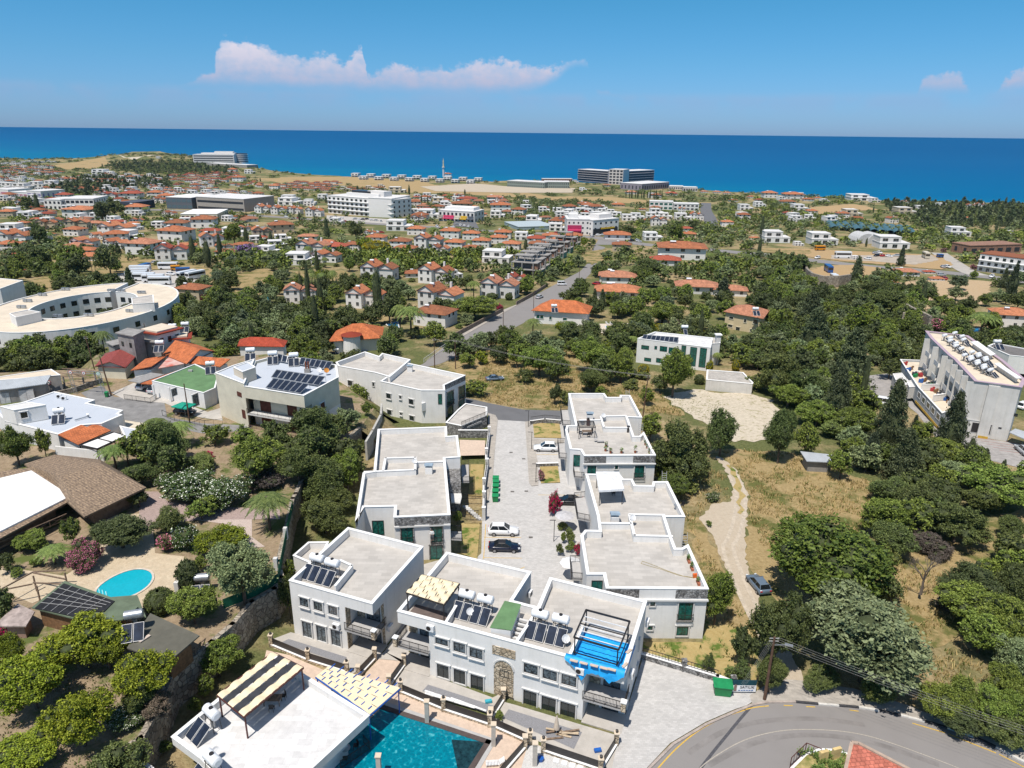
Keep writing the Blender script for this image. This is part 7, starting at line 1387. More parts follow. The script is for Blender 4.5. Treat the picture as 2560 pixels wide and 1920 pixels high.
for i in range(3):lounger('M3',1110+i*33,92+i*3,1.9,['left','middle','right'][i]+' of three white loungers behind the blue garden pool',z=P('M3',1110,92).z+.25)
gpool('narrow blue pool beside the tall fan palms and turret villa','M2',[(1100,100),(1190,80),(1205,150),(1160,145)])
gpool('small blue pool by the fenced villa with closed blue parasol','T1',[(1670,1200),(1750,1190),(1740,1222),(1700,1225)])
gpool('small pool corner behind the cream villa with arched porch','T4',[(55,1365),(95,1362),(92,1395),(60,1398)]);gpool('pool beside the big palm near the right-hand hipped house','T4',[(1775,1420),(1840,1415),(1830,1445),(1785,1450)])
parasol('T1',1722,1140,1.2,P('T1',1722,1180).z+3,MC['cyan_plastic'],'closed blue parasol beside the small kidney pool',z0=P('T1',1722,1180).z,closed=True)
# crescent building (left)
def ring_building(label,c,ctr,rx,ry,a0,a1,wd,z0,z1,n,nm,deck):
 cc=P(c,*ctr,z1);X=(P(c,ctr[0]+rx,ctr[1],z1)-cc).length;e1=(P(c,ctr[0]+rx,ctr[1],z1)-cc).normalized();Yv=P(c,ctr[0],ctr[1]-ry,z1)-cc;Y=Yv.length
 f=lambda a,k:(cc.x+math.cos(a)*X*k,cc.y+math.sin(a)*Y*k);oo=[f(a0+(a1-a0)*i/n,1)for i in range(n+1)];ii=[f(a0+(a1-a0)*i/n,wd)for i in range(n+1)]
 r,b=flat(nm,label,'building',oo+ii[::-1],z0,z1,deck=deck,par=.25,thick=.3)
 return r,oo,ii,cc
z0c=-3.6
rb1,oo,ii,cc=ring_building('white crescent-shaped apartment building with beige flat roof','T1',(545,1185),530,125,math.pi*.545,math.pi*2.50,.54,z0c,z0c+8.2,54,'crescent_building',BEIROOF)
for i in range(54):
 for pth in(oo,ii[::1]):
  a,b=pth[i],pth[i+1];mid=((a[0]+b[0])/2,(a[1]+b[1])/2);nrm_=Vector((b[1]-a[1],a[0]-b[0]));out_=nrm_.dot(Vector(mid)-Vector((cc.x,cc.y)))>0
  face_out=(pth is oo);vis=-(mid[0]*(mid[0]-cc.x)+mid[1]*(mid[1]-cc.y));vis=vis if face_out else-vis
  if vis>0:
   if i%2:continue
   if pth is ii and i<53:b=pth[i+2]
   ln=math.dist(a,b)
   for z in(z0c+1.4,z0c+4.9):window(rb1,a,b,ln/2-.9,ln/2+.9,z,z+1.6,pane=GLASS)
for i,(x,y)in enumerate(((410,1095),(260,1130),(165,1170),(125,1210),(705,1103),(767,1105),(898,1115),(905,1185),(825,1235),(557,1262),(360,1268))):
 q=P('T1',x,y,z0c+8);t=thing('roof_unit',['first','second','third','fourth','fifth','sixth','seventh','eighth','ninth','tenth','eleventh'][i]+' grey roof unit round the crescent roof, clockwise from its far left','roof unit',tuple(q),'roof units on the crescent building');m=MB();m.box((q.x,q.y,q.z+.5),(1.2,.8,.8));m.box((q.x+1.4,q.y,q.z+.5),(1.2,.8,.8));m.build('case',SILV,t)
for i,pts in enumerate(([(845,1145),(985,1125),(990,1175),(850,1185)],[(60,1245),(180,1220),(260,1235),(100,1270)])):flat('roof_room',['white stairhead on the right part of the crescent roof','white stairhead on the left part of the crescent roof'][i],'roof room',PX('T1',pts,z0c+10.6),z0c+7.9,z0c+10.6,par=.1,thick=.2,occ=False)
ob,ob_=flat('white_flats','white flats with beige roof cut by the left edge, above the crescent building','flats',PX('T1',[(-400,1020),(0,1018),(148,1032),(0,1085),(-400,1110)],z0c+9),z0c,z0c+9,deck=BEIROOF,par=.2)
e_=near_edge(ob_);row_windows(ob,ob_[e_],ob_[(e_+1)%len(ob_)],(z0c+2,z0c+5.4),4,1.4,1.5)
for k in range(7):
 f=k/6.0;s_=1-.42*f;x,y=1625+190*f+(60*f*f),880-165*f-20*f*f
 q=P('T2',x,y);wd=15.0;dp_=12
 z0=q.z;t=thing('concrete_frame_house',['nearest','second','third','fourth','fifth','sixth','farthest'][k]+' unfinished grey concrete house in the terrace row on the main street','unfinished house',(q.x,q.y,z0),'unfinished concrete houses on the main street')
 an_=R(-18);rot=Matrix.Rotation(an_,3,'Z');C_=lambda a,b:tuple((Vector((q.x,q.y,0))+rot@Vector((a,b,0))))[:2]
 def sl(a0,b0,a1,b1,z,th=.35,nm='floor_slab'):m=MB();m.quad_prism([C_(a0,b0),C_(a1,b0),C_(a1,b1),C_(a0,b1)],z0+z-th,z0+z,True,True);m.build(nm,CONC,t)
 sl(-11,0,4,8.5,3.2);sl(-11,.8,2,8.5,6.4);sl(-10,2.5,-1,8,9.4,.4,'roof_slab')
 for(a,b)in((-10.5,.4),(-5.5,.4),(0,.4),(3.6,.4),(-10.5,8),(3.6,8)):m=MB();p=C_(a,b);m.box((p[0],p[1],z0+3.2),(.45,.45,6.4),an_);m.build('column',CONC,t)
 for(a,b)in((-9.6,2.9),(-5,2.9),(-1.4,2.9),(-9.6,7.6),(-1.4,7.6)):m=MB();p=C_(a,b);m.box((p[0],p[1],z0+7.9),(.4,.4,3),an_);m.build('column',CONC,t)
 m=MB();m.quad_prism([C_(-1,1.4),C_(1.9,1.4),C_(1.9,8.2),C_(-1,8.2)],z0+0,z0+6.1,False);m.build('brick_wall',M('raw_brick',(.30,.17,.12),var=.2,scale=1),t);m=MB();m.quad_prism([C_(-10.3,3),C_(-1.2,3),C_(-1.2,8),C_(-10.3,8)],z0,z0+6.1,False);m.build('inner_wall',M('dark_concrete',(.16,.155,.15),stain=.2),t)
 m=MB();m.quad_prism([C_(2.2,.9),C_(3.8,.9),C_(3.8,8),C_(2.2,8)],z0,z0+2.8,False);m.build('green_board',M('green_membrane',(.16,.32,.26)),t)
 occupy([C_(-11,0),C_(4,0),C_(4,8.5),C_(-11,8.5)])
# houses farther off
ORV=M('varied_terracotta_tile',(0.48,0.19,0.095),kind='rooftile',var=0.16,scale=0.5,rnd=0.35);REV=M('varied_red_tile',(0.40,0.10,0.06),kind='rooftile',var=0.12,rnd=0.2)
WHV=M('varied_white_wall',(0.72,0.71,0.69),var=0.04,rnd=0.12);CRV=M('varied_cream_wall',(0.52,0.44,0.32),var=0.06,rnd=0.12)
LMK=[('the turret villa','M2',850,280),('the cream solar-panel house','M2',400,600),('the crescent building','T1',500,1180),('the coach park','T1',1000,1020),('the big white hotel','T2',575,470),('the concrete frame row','T2',1700,830),('the long orange-roofed villa','T2',1810,1130),('the modern white villa','M3',1620,300),('the cream arched villa','T3',1770,1290),('the limestone clearing','M3',1800,680),('the long apartment block','M4',1600,500),('the dirt track fork','M4',100,1350),('the stone hut','M4',670,1020),('the builders yard','T4',1000,820),('the blue greenhouses','T4',900,560),('the olive grove','T4',1500,1120),('the curved hillside hotel','T1',1400,250),('the bare headland','T1',880,260),('the minaret','T2',1052,220),('the seaside hotel','T3',760,140),('the pink-fronted shops','T3',520,560),('the grey office block','T1',1430,560),('the white terrace by the shore','T1',180,280),('the pine wood','T1',780,420),('the green barrack building','T2',1660,290),('the red-roofed twin house','T1',1090,860),('the big hipped villa','T3',1290,720),('the L-shaped tiled villa','T3',1520,1000),('the white seaside villa','T4',870,320),('the brown concrete shell','T4',1000,470),('the row of red-roofed flats','T4',2010,830),('the playing field','T1',300,485),('the striped shop awnings','T2',1140,500),('the blue-trimmed villa','T2',1000,1020),('the grey slate villa','T2',1390,950),('the coast road bend','T3',1100,680),('the tall seaside cypress','T3',1915,540),('the earth platform','T4',640,970),('the flat pale annex','M3',1990,500),('the oval pool','L1',790,520),('the restaurant','M1',800,1350),('the left court terrace','M2',1300,1100),('the pergola roof house','M3',1150,950),('the canopy roof house','L3',1200,300),('the detached villa','L2',500,500),('the corner utility pole','L4',440,1100),('the green bungalow','M1',1500,560),('the lattice gate','ZM',1500,550),('the house above the garage','M2',1350,600),('the stubble field','T2',300,250),('the modern slanted-roof house','T1',710,700),('the tan twin bungalows','T1',390,680),('the long white hipped house','T1',480,600),('the small kidney pool','T1',1700,1200),('the greenhouse roof','T2',1640,560),('the dry field','M3',600,500),('the walled right pool','T4',1800,1420)]
LMK=[(n,*sp(c,x,y))for n,c,x,y in LMK]
AUTO=[]
def auto_label(o,desc,p):AUTO.append((o,desc,proj(*p)[:2]))
for q in auto_queue:auto_label(*q)
ORD=['','second','third','fourth','fifth','sixth','seventh','eighth','ninth','tenth','eleventh','twelfth','thirteenth','fourteenth','fifteenth','sixteenth','seventeenth','eighteenth','nineteenth','twentieth']
def finish_labels():
 G={}
 for o,desc,(u,v)in AUTO:
  n,lu,lv=min(LMK,key=lambda k:math.hypot((k[1]-u)*.6,(k[2]-v)*1.4));du,dv=u-lu,(v-lv)*2.0
  rel=('right of' if du>0 else 'left of')if abs(du)>abs(dv)else('beyond' if dv<0 else 'in front of');G.setdefault((desc,rel,n),[]).append((math.hypot(du,dv),o))
 for(desc,rel,n),L_ in G.items():
  L_.sort(key=lambda k:k[0])
  for i,(d,o)in enumerate(L_):
   a='' if len(L_)==1 else(', nearest' if i==0 else ', %s nearest'%(ORD[i]if i<20 else '%dth'%(i+1)));o['label']=f'{desc} {rel} {n}{a}'
def lite(root,A,B,t0,t1,z0,z1,mat=None,name='window',o=.04):
 A,B=Vector((A[0],A[1],0)),Vector((B[0],B[1],0));e=(B-A).normalized();n=Vector((e.y,-e.x,0));n=n if n.dot(-A)>0 else-n;m=MB();u=Vector((0,0,1))
 q=[A+e*t+u*z+n*o for t,z in((t0,z0),(t1,z0),(t1,z1),(t0,z1))];m.face(q);
 for i in range(4):m.face([q[i],q[(i+1)%4],q[(i+1)%4]-n*o*1.5,q[i]-n*o*1.5])
 return m.build(name,mat or GLASS,root)
PRO={};FAR=[]
def proto(kind):
 if kind in PRO:return PRO[kind]
 Y0=300.0;base,*opt=kind.split('_');far='far' in opt;wall=CRV if 'tan' in opt else WHV;roof=REV if 'red' in opt else(PINKT if 'pink' in opt else ORV)
 r=bpy.data.objects.new('house',None);COL.objects.link(r);r.location=(0,Y0,0);r['category']='house';r['_w']=wall.name
 rc=lambda a0,b0,a1,b1:[(a0,Y0+b0),(a1,Y0+b0),(a1,Y0+b1),(a0,Y0+b1)]
 def wn(a0,a1,y,zs,n,mt=None,w_=1.1,h_=1.4,sd=0):
  for z in zs:
   for i in range(n):
    t=(a1-a0)*(i+.5)/n
    if far:lite(r,(a0,Y0+y),(a1,Y0+y),t-w_*.6,t+w_*.6,z,z+h_,mt)
    else:window(r,(a0,Y0+y),(a1,Y0+y),t-w_/2,t+w_/2,z,z+h_,trim=None,pane=mt or GLASS,frame=GREYTRIM)
 def sidew(x,zs,n):
  for z in zs:
   for i in range(n):
    m=MB();y=Y0+1.5+6*(i+.5)/n;s_=1 if x>0 else-1;m.box((x+s_*.02,y,z+.7),(.08,1.1,1.4));m.build('window',GLASS,r)
 if base=='hip':
  box_walls(r,rc(-6,0,6,9),-1,5.8,wall);hiproof(r,rc(-6,0,6,9),5.8,2.3,roof,'hip',.6);wn(-6,6,0,(1.0,4.0),3);sidew(6,(4.0,),2);sidew(-6,(4.0,),2)
 elif base=='low':
  box_walls(r,rc(-6,0,6,7),-1,2.9,wall);hiproof(r,rc(-6,0,6,7),2.9,1.8,roof,'hip',.6);wn(-6,6,0,(1.0,),3)
 elif base=='gable':
  box_walls(r,rc(-6,0,0,8),-1,5.6,wall);hiproof(r,rc(-6,0,0,8),5.6,2.0,roof,'gable',.35);box_walls(r,rc(.02,2.5,6,9),-1,4.6,wall);hiproof(r,rc(.02,2.5,6,9),4.6,1.8,roof,'gable',.35);wn(-6,0,0,(1.0,3.7),2);wn(0,6,2.5,(1.0,),2);sidew(6,(1.0,),2)
  m=MB();m.box((2.5,Y0+7,7),(.7,.7,2));m.build('chimney',wall,r)
 elif base=='flat':
  for(q,z0,z1)in((rc(-6,0,6,9),-1,3.4),(rc(-6,.8,2.5,9),3.4,6.6)):
   box_walls(r,q,z0,z1-.25,wall);m=MB();m.quad_prism(inset(q,-.12),z1-.25,z1,True);m.build('parapet',wall,r);m=MB();m.face([(x,y,z1+.01)for x,y in ccw(inset(q,.25))]);m.build('roof',DECKW,r)
  wn(-6,6,0,(.6,),3,GLASS,2.0,2.0);wn(-6,2.5,.8,(4.0,),2,GLASS,2.2,1.7);sidew(6,(1.0,),2)
 if base in('hip','gable','low')and not far:
  zz={'hip':7,'gable':6.6,'low':3.9}[base];m=MB();m.cyl((-3.2,Y0+3.4,zz+1),(-1.7,Y0+3.4,zz+1),.4,n=10);m.build('heater_tank',TANK,r);m=MB();m.box((-2.4,Y0+2.2,zz-.1),(2,1.7,.08),0,R(35));m.build('solar_collector',PANEL,r)
 del r['_w'];PRO[kind]=r;return r
def put(c,x,y,wpx,kind,rot,desc,grp=None):
 p=P(c,x,y);d=proj(*p)[2];s=wpx/CR[c][2]*d/FPX/12.5;sc=(s,s,min(s*(1.0 if kind[0]=='g' else .8),1.15)if 'far' not in kind else s*.75)
 if 'far' in kind and not grp is True:FAR.append((d,c,x,y,wpx,kind,rot,desc,p,sc));return
 r=dup(proto(kind),p,R(rot),sc);r.name='house';r['category']='house'
 if 'far' in kind:r['group']='houses of the distant estates'
 auto_label(r,desc,p);a=R(rot);cs,sn=math.cos(a)*s,math.sin(a)*s;occupy([(p.x+X*cs-Y*sn,p.y+X*sn+Y*cs)for X,Y in((-6.5,-1),(6.5,-1),(6.5,9.5),(-6.5,9.5))]);occupy([(p.x-6.5*s,p.y-8*s),(p.x+6.5*s,p.y-8*s),(p.x+6*s,p.y),(p.x-6*s,p.y)]);return r
DW={'hip':'white house with orange hipped roof','gable':'white gabled house with orange roof','flat':'white cubic house with flat roof','low':'low house with orange hipped roof','hip_tan':'tan house with orange hipped roof','gable_tan':'tan gabled house with orange roof','hip_red':'white house with red hipped roof','gable_red':'white gabled house with red roof','low_red':'low house with red hipped roof','gable_pink':'white gabled house with pinkish roof','hip_pink':'white house with pinkish hipped roof','low_pink':'low house with pinkish hipped roof'}
MID={'T1':[(60,805,190,'gable',-8),(70,735,150,'flat',5),(140,690,75,'hip_tan',10),(290,705,110,'gable_tan',12),(485,710,130,'gable_tan',8),(710,745,190,'gable',-12),(890,865,190,'hip_pink',-10),(1100,905,190,'gable_red',14),(1095,780,190,'hip',-14),(1128,715,140,'hip',6),(1305,695,150,'hip',10),(1375,815,150,'gable',30),(480,625,190,'hip',-12),(865,605,130,'hip',4),(35,625,95,'hip_tan',8),(310,745,65,'low',0),(1820,730,150,'hip_tan',28),(1695,765,130,'gable_tan',25),(1705,870,130,'flat',-10),(1990,875,190,'gable_pink',-12),(2150,865,140,'hip_red',-10),(1680,600,95,'gable',-10),(1785,608,95,'gable',-10),(1885,606,85,'gable',-12),(2010,622,100,'gable',-12),(1848,548,140,'flat',-10),(1590,556,80,'flat',-8),(1985,552,70,'flat',0),(1205,1155,185,'hip_tan',-12),(90,985,90,'low_red',-6),(1930,1180,200,'gable_pink',10),(990,500,90,'hip',0),(1060,520,90,'hip',8),(830,510,130,'hip_red',6),(690,510,90,'gable_red',6),(400,515,90,'hip_red',0),(130,445,110,'flat',0),(50,440,90,'flat',0),(230,432,90,'flat',4),(330,425,90,'flat',4),(420,405,90,'gable',6),(640,345,110,'flat',0),(1490,338,55,'hip',0),(1600,345,60,'flat',0),(1530,395,75,'hip',0),(500,440,50,'low_red',0),(1015,245,26,'flat',0),(1760,445,60,'hip',0),(1660,430,40,'hip',0)],'T2':[(460,712,110,'hip',-10),(610,672,125,'hip',-5),(575,625,75,'gable',0),(765,700,130,'hip',-8),(800,722,145,'low',-6),(940,700,170,'gable',-12),(1113,705,125,'hip',-12),(1230,712,115,'low',-8),(1015,745,120,'gable',-12),(870,612,110,'hip',-6),(1090,632,125,'hip',-5),(1225,642,110,'hip',-5),(1290,690,115,'hip',-8),(1400,668,110,'hip',-6),(1430,635,110,'hip',-5),(1565,645,115,'flat',-5),(1740,656,110,'hip',-4),(1645,676,115,'hip_red',-5),(1800,690,125,'hip',-6),(1480,712,120,'hip',-10),(1655,712,120,'hip',-8),(1885,655,110,'hip_tan',-8),(1385,795,185,'flat',-12),(615,910,210,'gable',-12),(880,885,150,'low',10),(975,925,200,'gable',-20),(1125,890,120,'flat',30),(525,1085,220,'gable',-12),(990,1090,250,'gable',-25),(960,1200,240,'hip',-22),(1390,1025,230,'gable_pink',-15),(1505,940,130,'gable_red',-20),(760,585,160,'flat',-3),(950,505,150,'flat',-5),(1420,460,130,'hip',4),(1170,450,130,'hip_tan',0),(60,400,110,'flat',0),(190,415,75,'flat',0),(280,385,80,'flat',0),(1030,415,100,'flat_tan',0),(1240,440,60,'low',0),(1290,490,80,'low',0),(750,340,110,'flat_tan',0),(1380,385,110,'low_pink',0),(1200,395,130,'low_red',0),(2170,640,170,'low',-4),(2180,1000,220,'low',-8),(2160,915,220,'low_pink',-8),(1075,228,55,'low',0),(1960,425,90,'low',0)],'T3':[(860,480,110,'flat',-4),(930,470,110,'flat',-4),(1050,465,110,'flat',-4),(1150,468,110,'flat',-4),(1290,480,130,'flat',-4),(1400,478,110,'gable',-4),(1100,525,130,'gable',-4),(1290,415,70,'gable',0),(1640,525,95,'hip',-4),(1335,625,110,'hip_tan',-8),(800,725,150,'hip_tan',-8),(1280,790,370,'hip',-8),(1150,835,240,'low_red',-8),(1055,640,150,'flat',0),(780,975,270,'low_pink',-6),(770,1105,360,'low',-8),(1400,1060,330,'low_pink',-8),(1660,1075,260,'low_pink',-12),(1860,630,80,'low',0),(2030,655,205,'flat',-4),(540,375,110,'low',0),(780,370,100,'low_tan',0),(500,245,60,'flat',0),(880,270,90,'low_pink',0),(1200,280,90,'low_red',0),(1690,330,70,'low',0),(1980,300,110,'hip',0),(2150,310,100,'hip',0),(2120,350,120,'low',0),(1790,400,110,'flat',0),(1900,370,90,'flat',0),(2170,490,80,'flat',0),(1830,300,60,'low',0),(1460,260,60,'low_pink',0),(1560,262,60,'low_pink',0),(1640,270,60,'low_pink',0),(970,400,60,'low',0)],'T4':[(540,712,225,'flat',-4),(1125,745,250,'flat',-6),(1680,640,170,'flat',-8),(320,520,120,'flat',0),(440,460,90,'hip',0),(700,485,100,'hip',0),(790,480,150,'flat_tan',0),(1240,462,170,'flat_tan',0),(345,430,130,'flat',0),(870,342,215,'flat',-6),(290,330,160,'hip',0),(410,345,90,'low',0),(490,328,60,'low',0),(1235,975,200,'low_pink',-6),(1425,955,95,'low_red',-4),(1490,1015,115,'low',-4),(1130,1040,80,'low_pink',-4),(2130,1410,300,'hip',-14),(1330,1235,62,'flat',0),(2110,620,60,'flat',0),(1740,495,60,'low',0),(330,720,80,'flat',0),(1380,545,90,'low',0),(810,835,70,'flat',0)]}
for c,rows_ in MID.items():
 for x,y,w_,k,rt_ in rows_:
  b_k=k if k in DW else k.replace('flat_tan','flat').replace('low_tan','low');put(c,x,y,w_,k,rt_,DW.get(k,{'flat_tan':'brown unfinished flat-roofed building','low_tan':'low tan house with tiled roof'}.get(k)))
random.seed(21)
for c,poly,kinds,dx,dy,w_ in(('U2',[(100,350),(700,310),(1000,330),(1060,400),(700,470),(120,430)],['low','low','hip_red','low_pink'],62,22,70),('U2',[(0,560),(400,500),(720,500),(700,540),(200,600),(0,620)],['gable','low','flat'],70,30,70),('U2',[(330,590),(900,545),(1180,560),(1150,610),(700,640)],['flat','flat','gable'],85,38,85),('U2',[(960,460),(1300,450),(1330,510),(880,500)],['low','hip'],70,28,70),('U2',[(1400,480),(2180,440),(2200,560),(1720,575),(1420,530)],['low','hip','low_pink'],75,27,78),('T2',[(60,280),(380,270),(370,330),(220,340),(80,310)],['low','low_pink','hip'],38,14,40),('T2',[(380,315),(640,300),(740,330),(640,345),(400,335)],['low_tan','flat_tan'],40,14,42),('T2',[(840,350),(1240,350),(1260,440),(900,430),(860,390)],['low','low_red','low_pink','flat'],66,24,60),('U1',[(0,300),(720,265),(740,300),(0,335)],['flat'],52,26,56),('U1',[(0,350),(600,335),(800,400),(780,450),(0,500)],['flat','low','gable','low_pink'],80,30,84),('U1',[(1000,470),(1400,440),(2180,470),(2200,500),(1700,500),(1100,500)],['flat','low_pink'],90,30,80),('U1',[(1150,700),(1800,690),(1790,760),(1250,770)],['low','hip_red','gable'],90,34,95),('U1',[(2000,640),(2212,640),(2212,760),(1900,760)],['low','gable'],90,40,95),('U1',[(0,700),(300,700),(300,780),(0,790)],['low_pink','flat'],90,34,85),('T3',[(280,400),(650,390),(800,410),(790,470),(300,470)],['flat'],85,32,92)):
 xs,ys=[p[0]for p in poly],[p[1]for p in poly];y=min(ys)
 while y<max(ys):
  x=min(xs)+random.uniform(0,dx)
  while x<max(xs):
   X,Y=x+random.uniform(-.15,.15)*dx,y+random.uniform(-.25,.25)*dy
   if inpoly(X,Y,poly):k=random.choice(kinds);put(c,X,Y,w_*random.uniform(.85,1.15),k+'_far',random.uniform(-12,12),DW.get(k)or{'flat_tan':'brown unfinished flat-roofed building','low_tan':'low tan house with tiled roof'}.get(k),'houses of the distant estates')
   x+=dx
  y+=dy
random.seed(77)
for _ in range(2300):
 Y=360+940*random.random()**.8;X=random.uniform(-.8,.75)*Y;u,v,d=proj(X,Y,H(X,Y))
 if not(0<u<2560)or v<425 or(u>1500 and(Y<560 or random.random()<.72))or(u>2000 and v>560)or not inpoly(X,Y,ccw(cz)):continue
 if(d>700 and 400<u<1600 and v<480 and random.random()<.8)or noise.noise(Vector((X*.006,Y*.006,9)))<-.1:continue
 if any(x0-9<X<x1+9 and y0-4<Y<y1+11 for b,x0,x1,y0,y1 in OCCP):continue
 k=random.choice(('low','hip','gable','flat','flat','low_pink','flat','low_red'))+'_far';s=random.uniform(.8,1.15);p=Vector((X,Y,H(X,Y)));FAR.append((d+400,None,u,v,s*12.5*FPX/d,k,random.uniform(-25,25),DW.get(k[:-4]),p,(s,s,s*.85)));occupy([(X-6,Y-1),(X+6,Y-1),(X+6,Y+9),(X-6,Y+9)])
FAR.sort(key=lambda k:k[0]);NH=300-sum(len(v)for v in MID.values())
for f_ in FAR[:NH]:put(*f_[1:8],True)
vs,fs,mi,ml=[],[],[],[]
for f_ in FAR[NH:]:
 r=proto(f_[5]);a=R(f_[6]);cs,sn=math.cos(a),math.sin(a);sx_,sy_,sz_=f_[9];p=f_[8]
 for o in r.children:
  mt=o.data.materials[0];ml.append(mt)if mt not in ml else None;b0=len(vs)
  for v in o.data.vertices:X,Y=v.co.x*sx_,v.co.y*sy_;vs.append((p.x+X*cs-Y*sn,p.y+X*sn+Y*cs,p.z+v.co.z*sz_))
  for q in o.data.polygons:fs.append([i+b0 for i in q.vertices]);mi.append(ml.index(mt))
me=bpy.data.meshes.new('distant_houses');me.from_pydata(vs,[],fs);[me.materials.append(m)for m in ml];me.polygons.foreach_set('material_index',mi)
o=bpy.data.objects.new('distant_houses',me);COL.objects.link(o);o['kind']='stuff'
for r in PRO.values():
 for o in[r]+list(r.children_recursive):bpy.data.objects.remove(o)
def block(label,cat,name,c,a,b,hpx,dep,floors,cols,wall=None,wmat=None,roof=None,band_=None,top=None,ww=.6,wh=.5,fins=False):
 A,B=P(c,*a),P(c,*b);d=proj(*A.lerp(B,.5))[2];h=hpx/CR[c][2]*d/FPX/.97;z0=min(A.z,B.z)-1;z1=min(A.z,B.z)+h;e=(B-A).normalized();n=Vector((-e.y,e.x,0));n=n if n.y>0 else-n
 q=[(A.x,A.y),(B.x,B.y),((B+n*dep).x,(B+n*dep).y),((A+n*dep).x,(A+n*dep).y)];wall=wall or WHV;r=thing(name,label,cat,(A.lerp(B,.5).x,A.lerp(B,.5).y,z0));box_walls(r,q,z0,z1-.4,wall);m=MB();m.quad_prism(inset(q,-.25),z1-.4,z1,True,True);m.build('roof',roof or DECKW,r);occupy(q);clear(q,9);ln=(B-A).length;fh=(h-.4)/floors
 for f in range(floors):
  zb=z1-.4-h+.4+fh*f+fh*.2
  if cols==0:lite(r,A,B,ln*.02,ln*.98,zb,zb+fh*wh,wmat,'window_strip',.05)
  else:
   for i in range(cols):t=ln*(i+.5)/cols;lite(r,A,B,t-ln/cols*ww/2,t+ln/cols*ww/2,zb,zb+fh*wh,wmat,o=.06)
  if band_ and f:slabbox(r,'balcony_slab',band_,A,B,0,ln,0,1.3,zb-fh*.2,zb-fh*.2+.25)
  if cols:
   s0,s1=(B,B+n*dep)if A.x+B.x<0 else(A,A+n*dep)
   for i in range(max(1,int(dep/6))):t=dep*(i+.5)/max(1,int(dep/6));lite(r,s0,s1,t-1,t+1,zb,zb+fh*wh,wmat,o=.06)
 if top:[(lambda t0,t1,d0,d1,hh,mm:(lambda q2:(box_walls(r,q2,z1-.1,z1+hh,mm,'penthouse')))([(p.x,p.y)for p in(A+e*ln*t0+n*dep*d0,A+e*ln*t1+n*dep*d0,A+e*ln*t1+n*dep*d1,A+e*ln*t0+n*dep*d1)]))(*t)for t in top]
 return r,A,B,z0,z1
DKW=M('dark_window_band',(.035,.04,.05),rough=.3);ROSY=M('rosy_white_wall',(.60,.55,.52),var=.05)
r,A,B,z0,z1=block('big white four storey hotel with rows of balconies and parked cars before it','hotel','hotel','T2',(312,470),(722,500),112,28,4,14,band_=COPING,ww=.5,wh=.5,top=[(.25,.75,.2,.8,3.5,WHV),(.3,.6,.3,.7,5.5,DKW),(.55,.8,.3,.7,6,WHV)])
block('white rear wing of the big hotel standing at an angle','hotel wing','hotel_wing','T2',(722,500),(840,480),120,24,4,5,band_=COPING)
block('curved white hillside hotel with horizontal bands above the sea','hotel','hotel','U2',(432,195),(960,207),112,45,4,0,wall=M('hotel_white',(.62,.60,.60)),wmat=DKW,wh=.42,top=[(.18,1,.2,.8,3.5,WHV),(.5,.95,.3,.7,7,WHV)])
hh=P('U2',1000,200);zz=hh.z;t=thing('hotel_rotunda','rounded banded end of the curved hillside hotel','hotel end',tuple(hh));
for k in range(5):m=MB();m.cyl((hh.x,hh.y+20,zz+1+k*4.6),(hh.x,hh.y+20,zz+3.4+k*4.6),20,n=28);m.build('floor_band',MC['hotel_white'],t);m=MB();m.cyl((hh.x,hh.y+20,zz+3.3+k*4.6),(hh.x,hh.y+20,zz+5.7+k*4.6),18,n=28);m.build('window_band',DKW,t)
block('long grey concrete base wall below the curved hillside hotel','wall','base_wall','U2',(600,225),(1120,258),36,30,1,0,wall=CONC,wmat=CONC)
block('brown-grey seaside hotel wing with five open floors, western part','hotel','seaside_hotel','T3',(455,160),(700,180),84,30,5,0,wall=M('hotel_grey',(.26,.25,.27)),wmat=DKW,wh=.6,band_=ROSY);block('tall central part of the grey seaside hotel','hotel','seaside_hotel','T3',(700,190),(810,195),110,30,5,4,wall=ROSY,wmat=DKW,wh=.6,ww=.7);block('brown-grey seaside hotel wing with five open floors, eastern part','hotel','seaside_hotel','T3',(810,190),(1055,175),92,34,5,0,wall=MC['hotel_grey'],wmat=DKW,wh=.6,band_=ROSY)
block('low glazed pavilion at the eastern foot of the seaside hotel','pavilion','pavilion','T3',(960,240),(1175,225),50,40,1,12,wall=M('mauve_grey',(.28,.25,.29)),wmat=DKW);block('small flat seaside building right of the glazed pavilion','building','building','T3',(1175,232),(1280,235),26,20,1,6,wall=ROSY,wmat=DKW);block('second small flat seaside building right of the glazed pavilion','building','building','T3',(1290,248),(1400,250),32,20,1,6,wall=ROSY,wmat=DKW)
block('long grey-green barrack building with many small windows, western half','building','barrack_building','T2',(1460,300),(1700,312),38,30,2,18,wall=M('grey_green_wall',(.22,.26,.23)),wmat=DKW,ww=.4);block('long grey-green barrack building with many small windows, eastern half','building','barrack_building','T2',(1700,310),(1860,312),40,30,2,12,wall=MC['grey_green_wall'],wmat=DKW,ww=.4)
block('reddish row of low buildings on the shore behind the barrack','building','shore_row','T2',(1690,268),(1880,268),18,14,1,14,wall=M('reddish_wall',(.36,.2,.16)),wmat=DKW)
block('dark glazed showroom joined to the long grey office block','showroom','showroom','T1',(1075,570),(1240,575),72,40,2,5,wall=M('slate_wall',(.12,.13,.15)),wmat=M('blue_glass',(.10,.15,.18),rough=.2),roof=WHV,ww=.85);block('long grey office block with one dark window strip','office block','office_block','T1',(1270,575),(1575,592),80,45,2,0,wall=M('office_grey',(.36,.33,.30)),wmat=DKW,wh=.35)
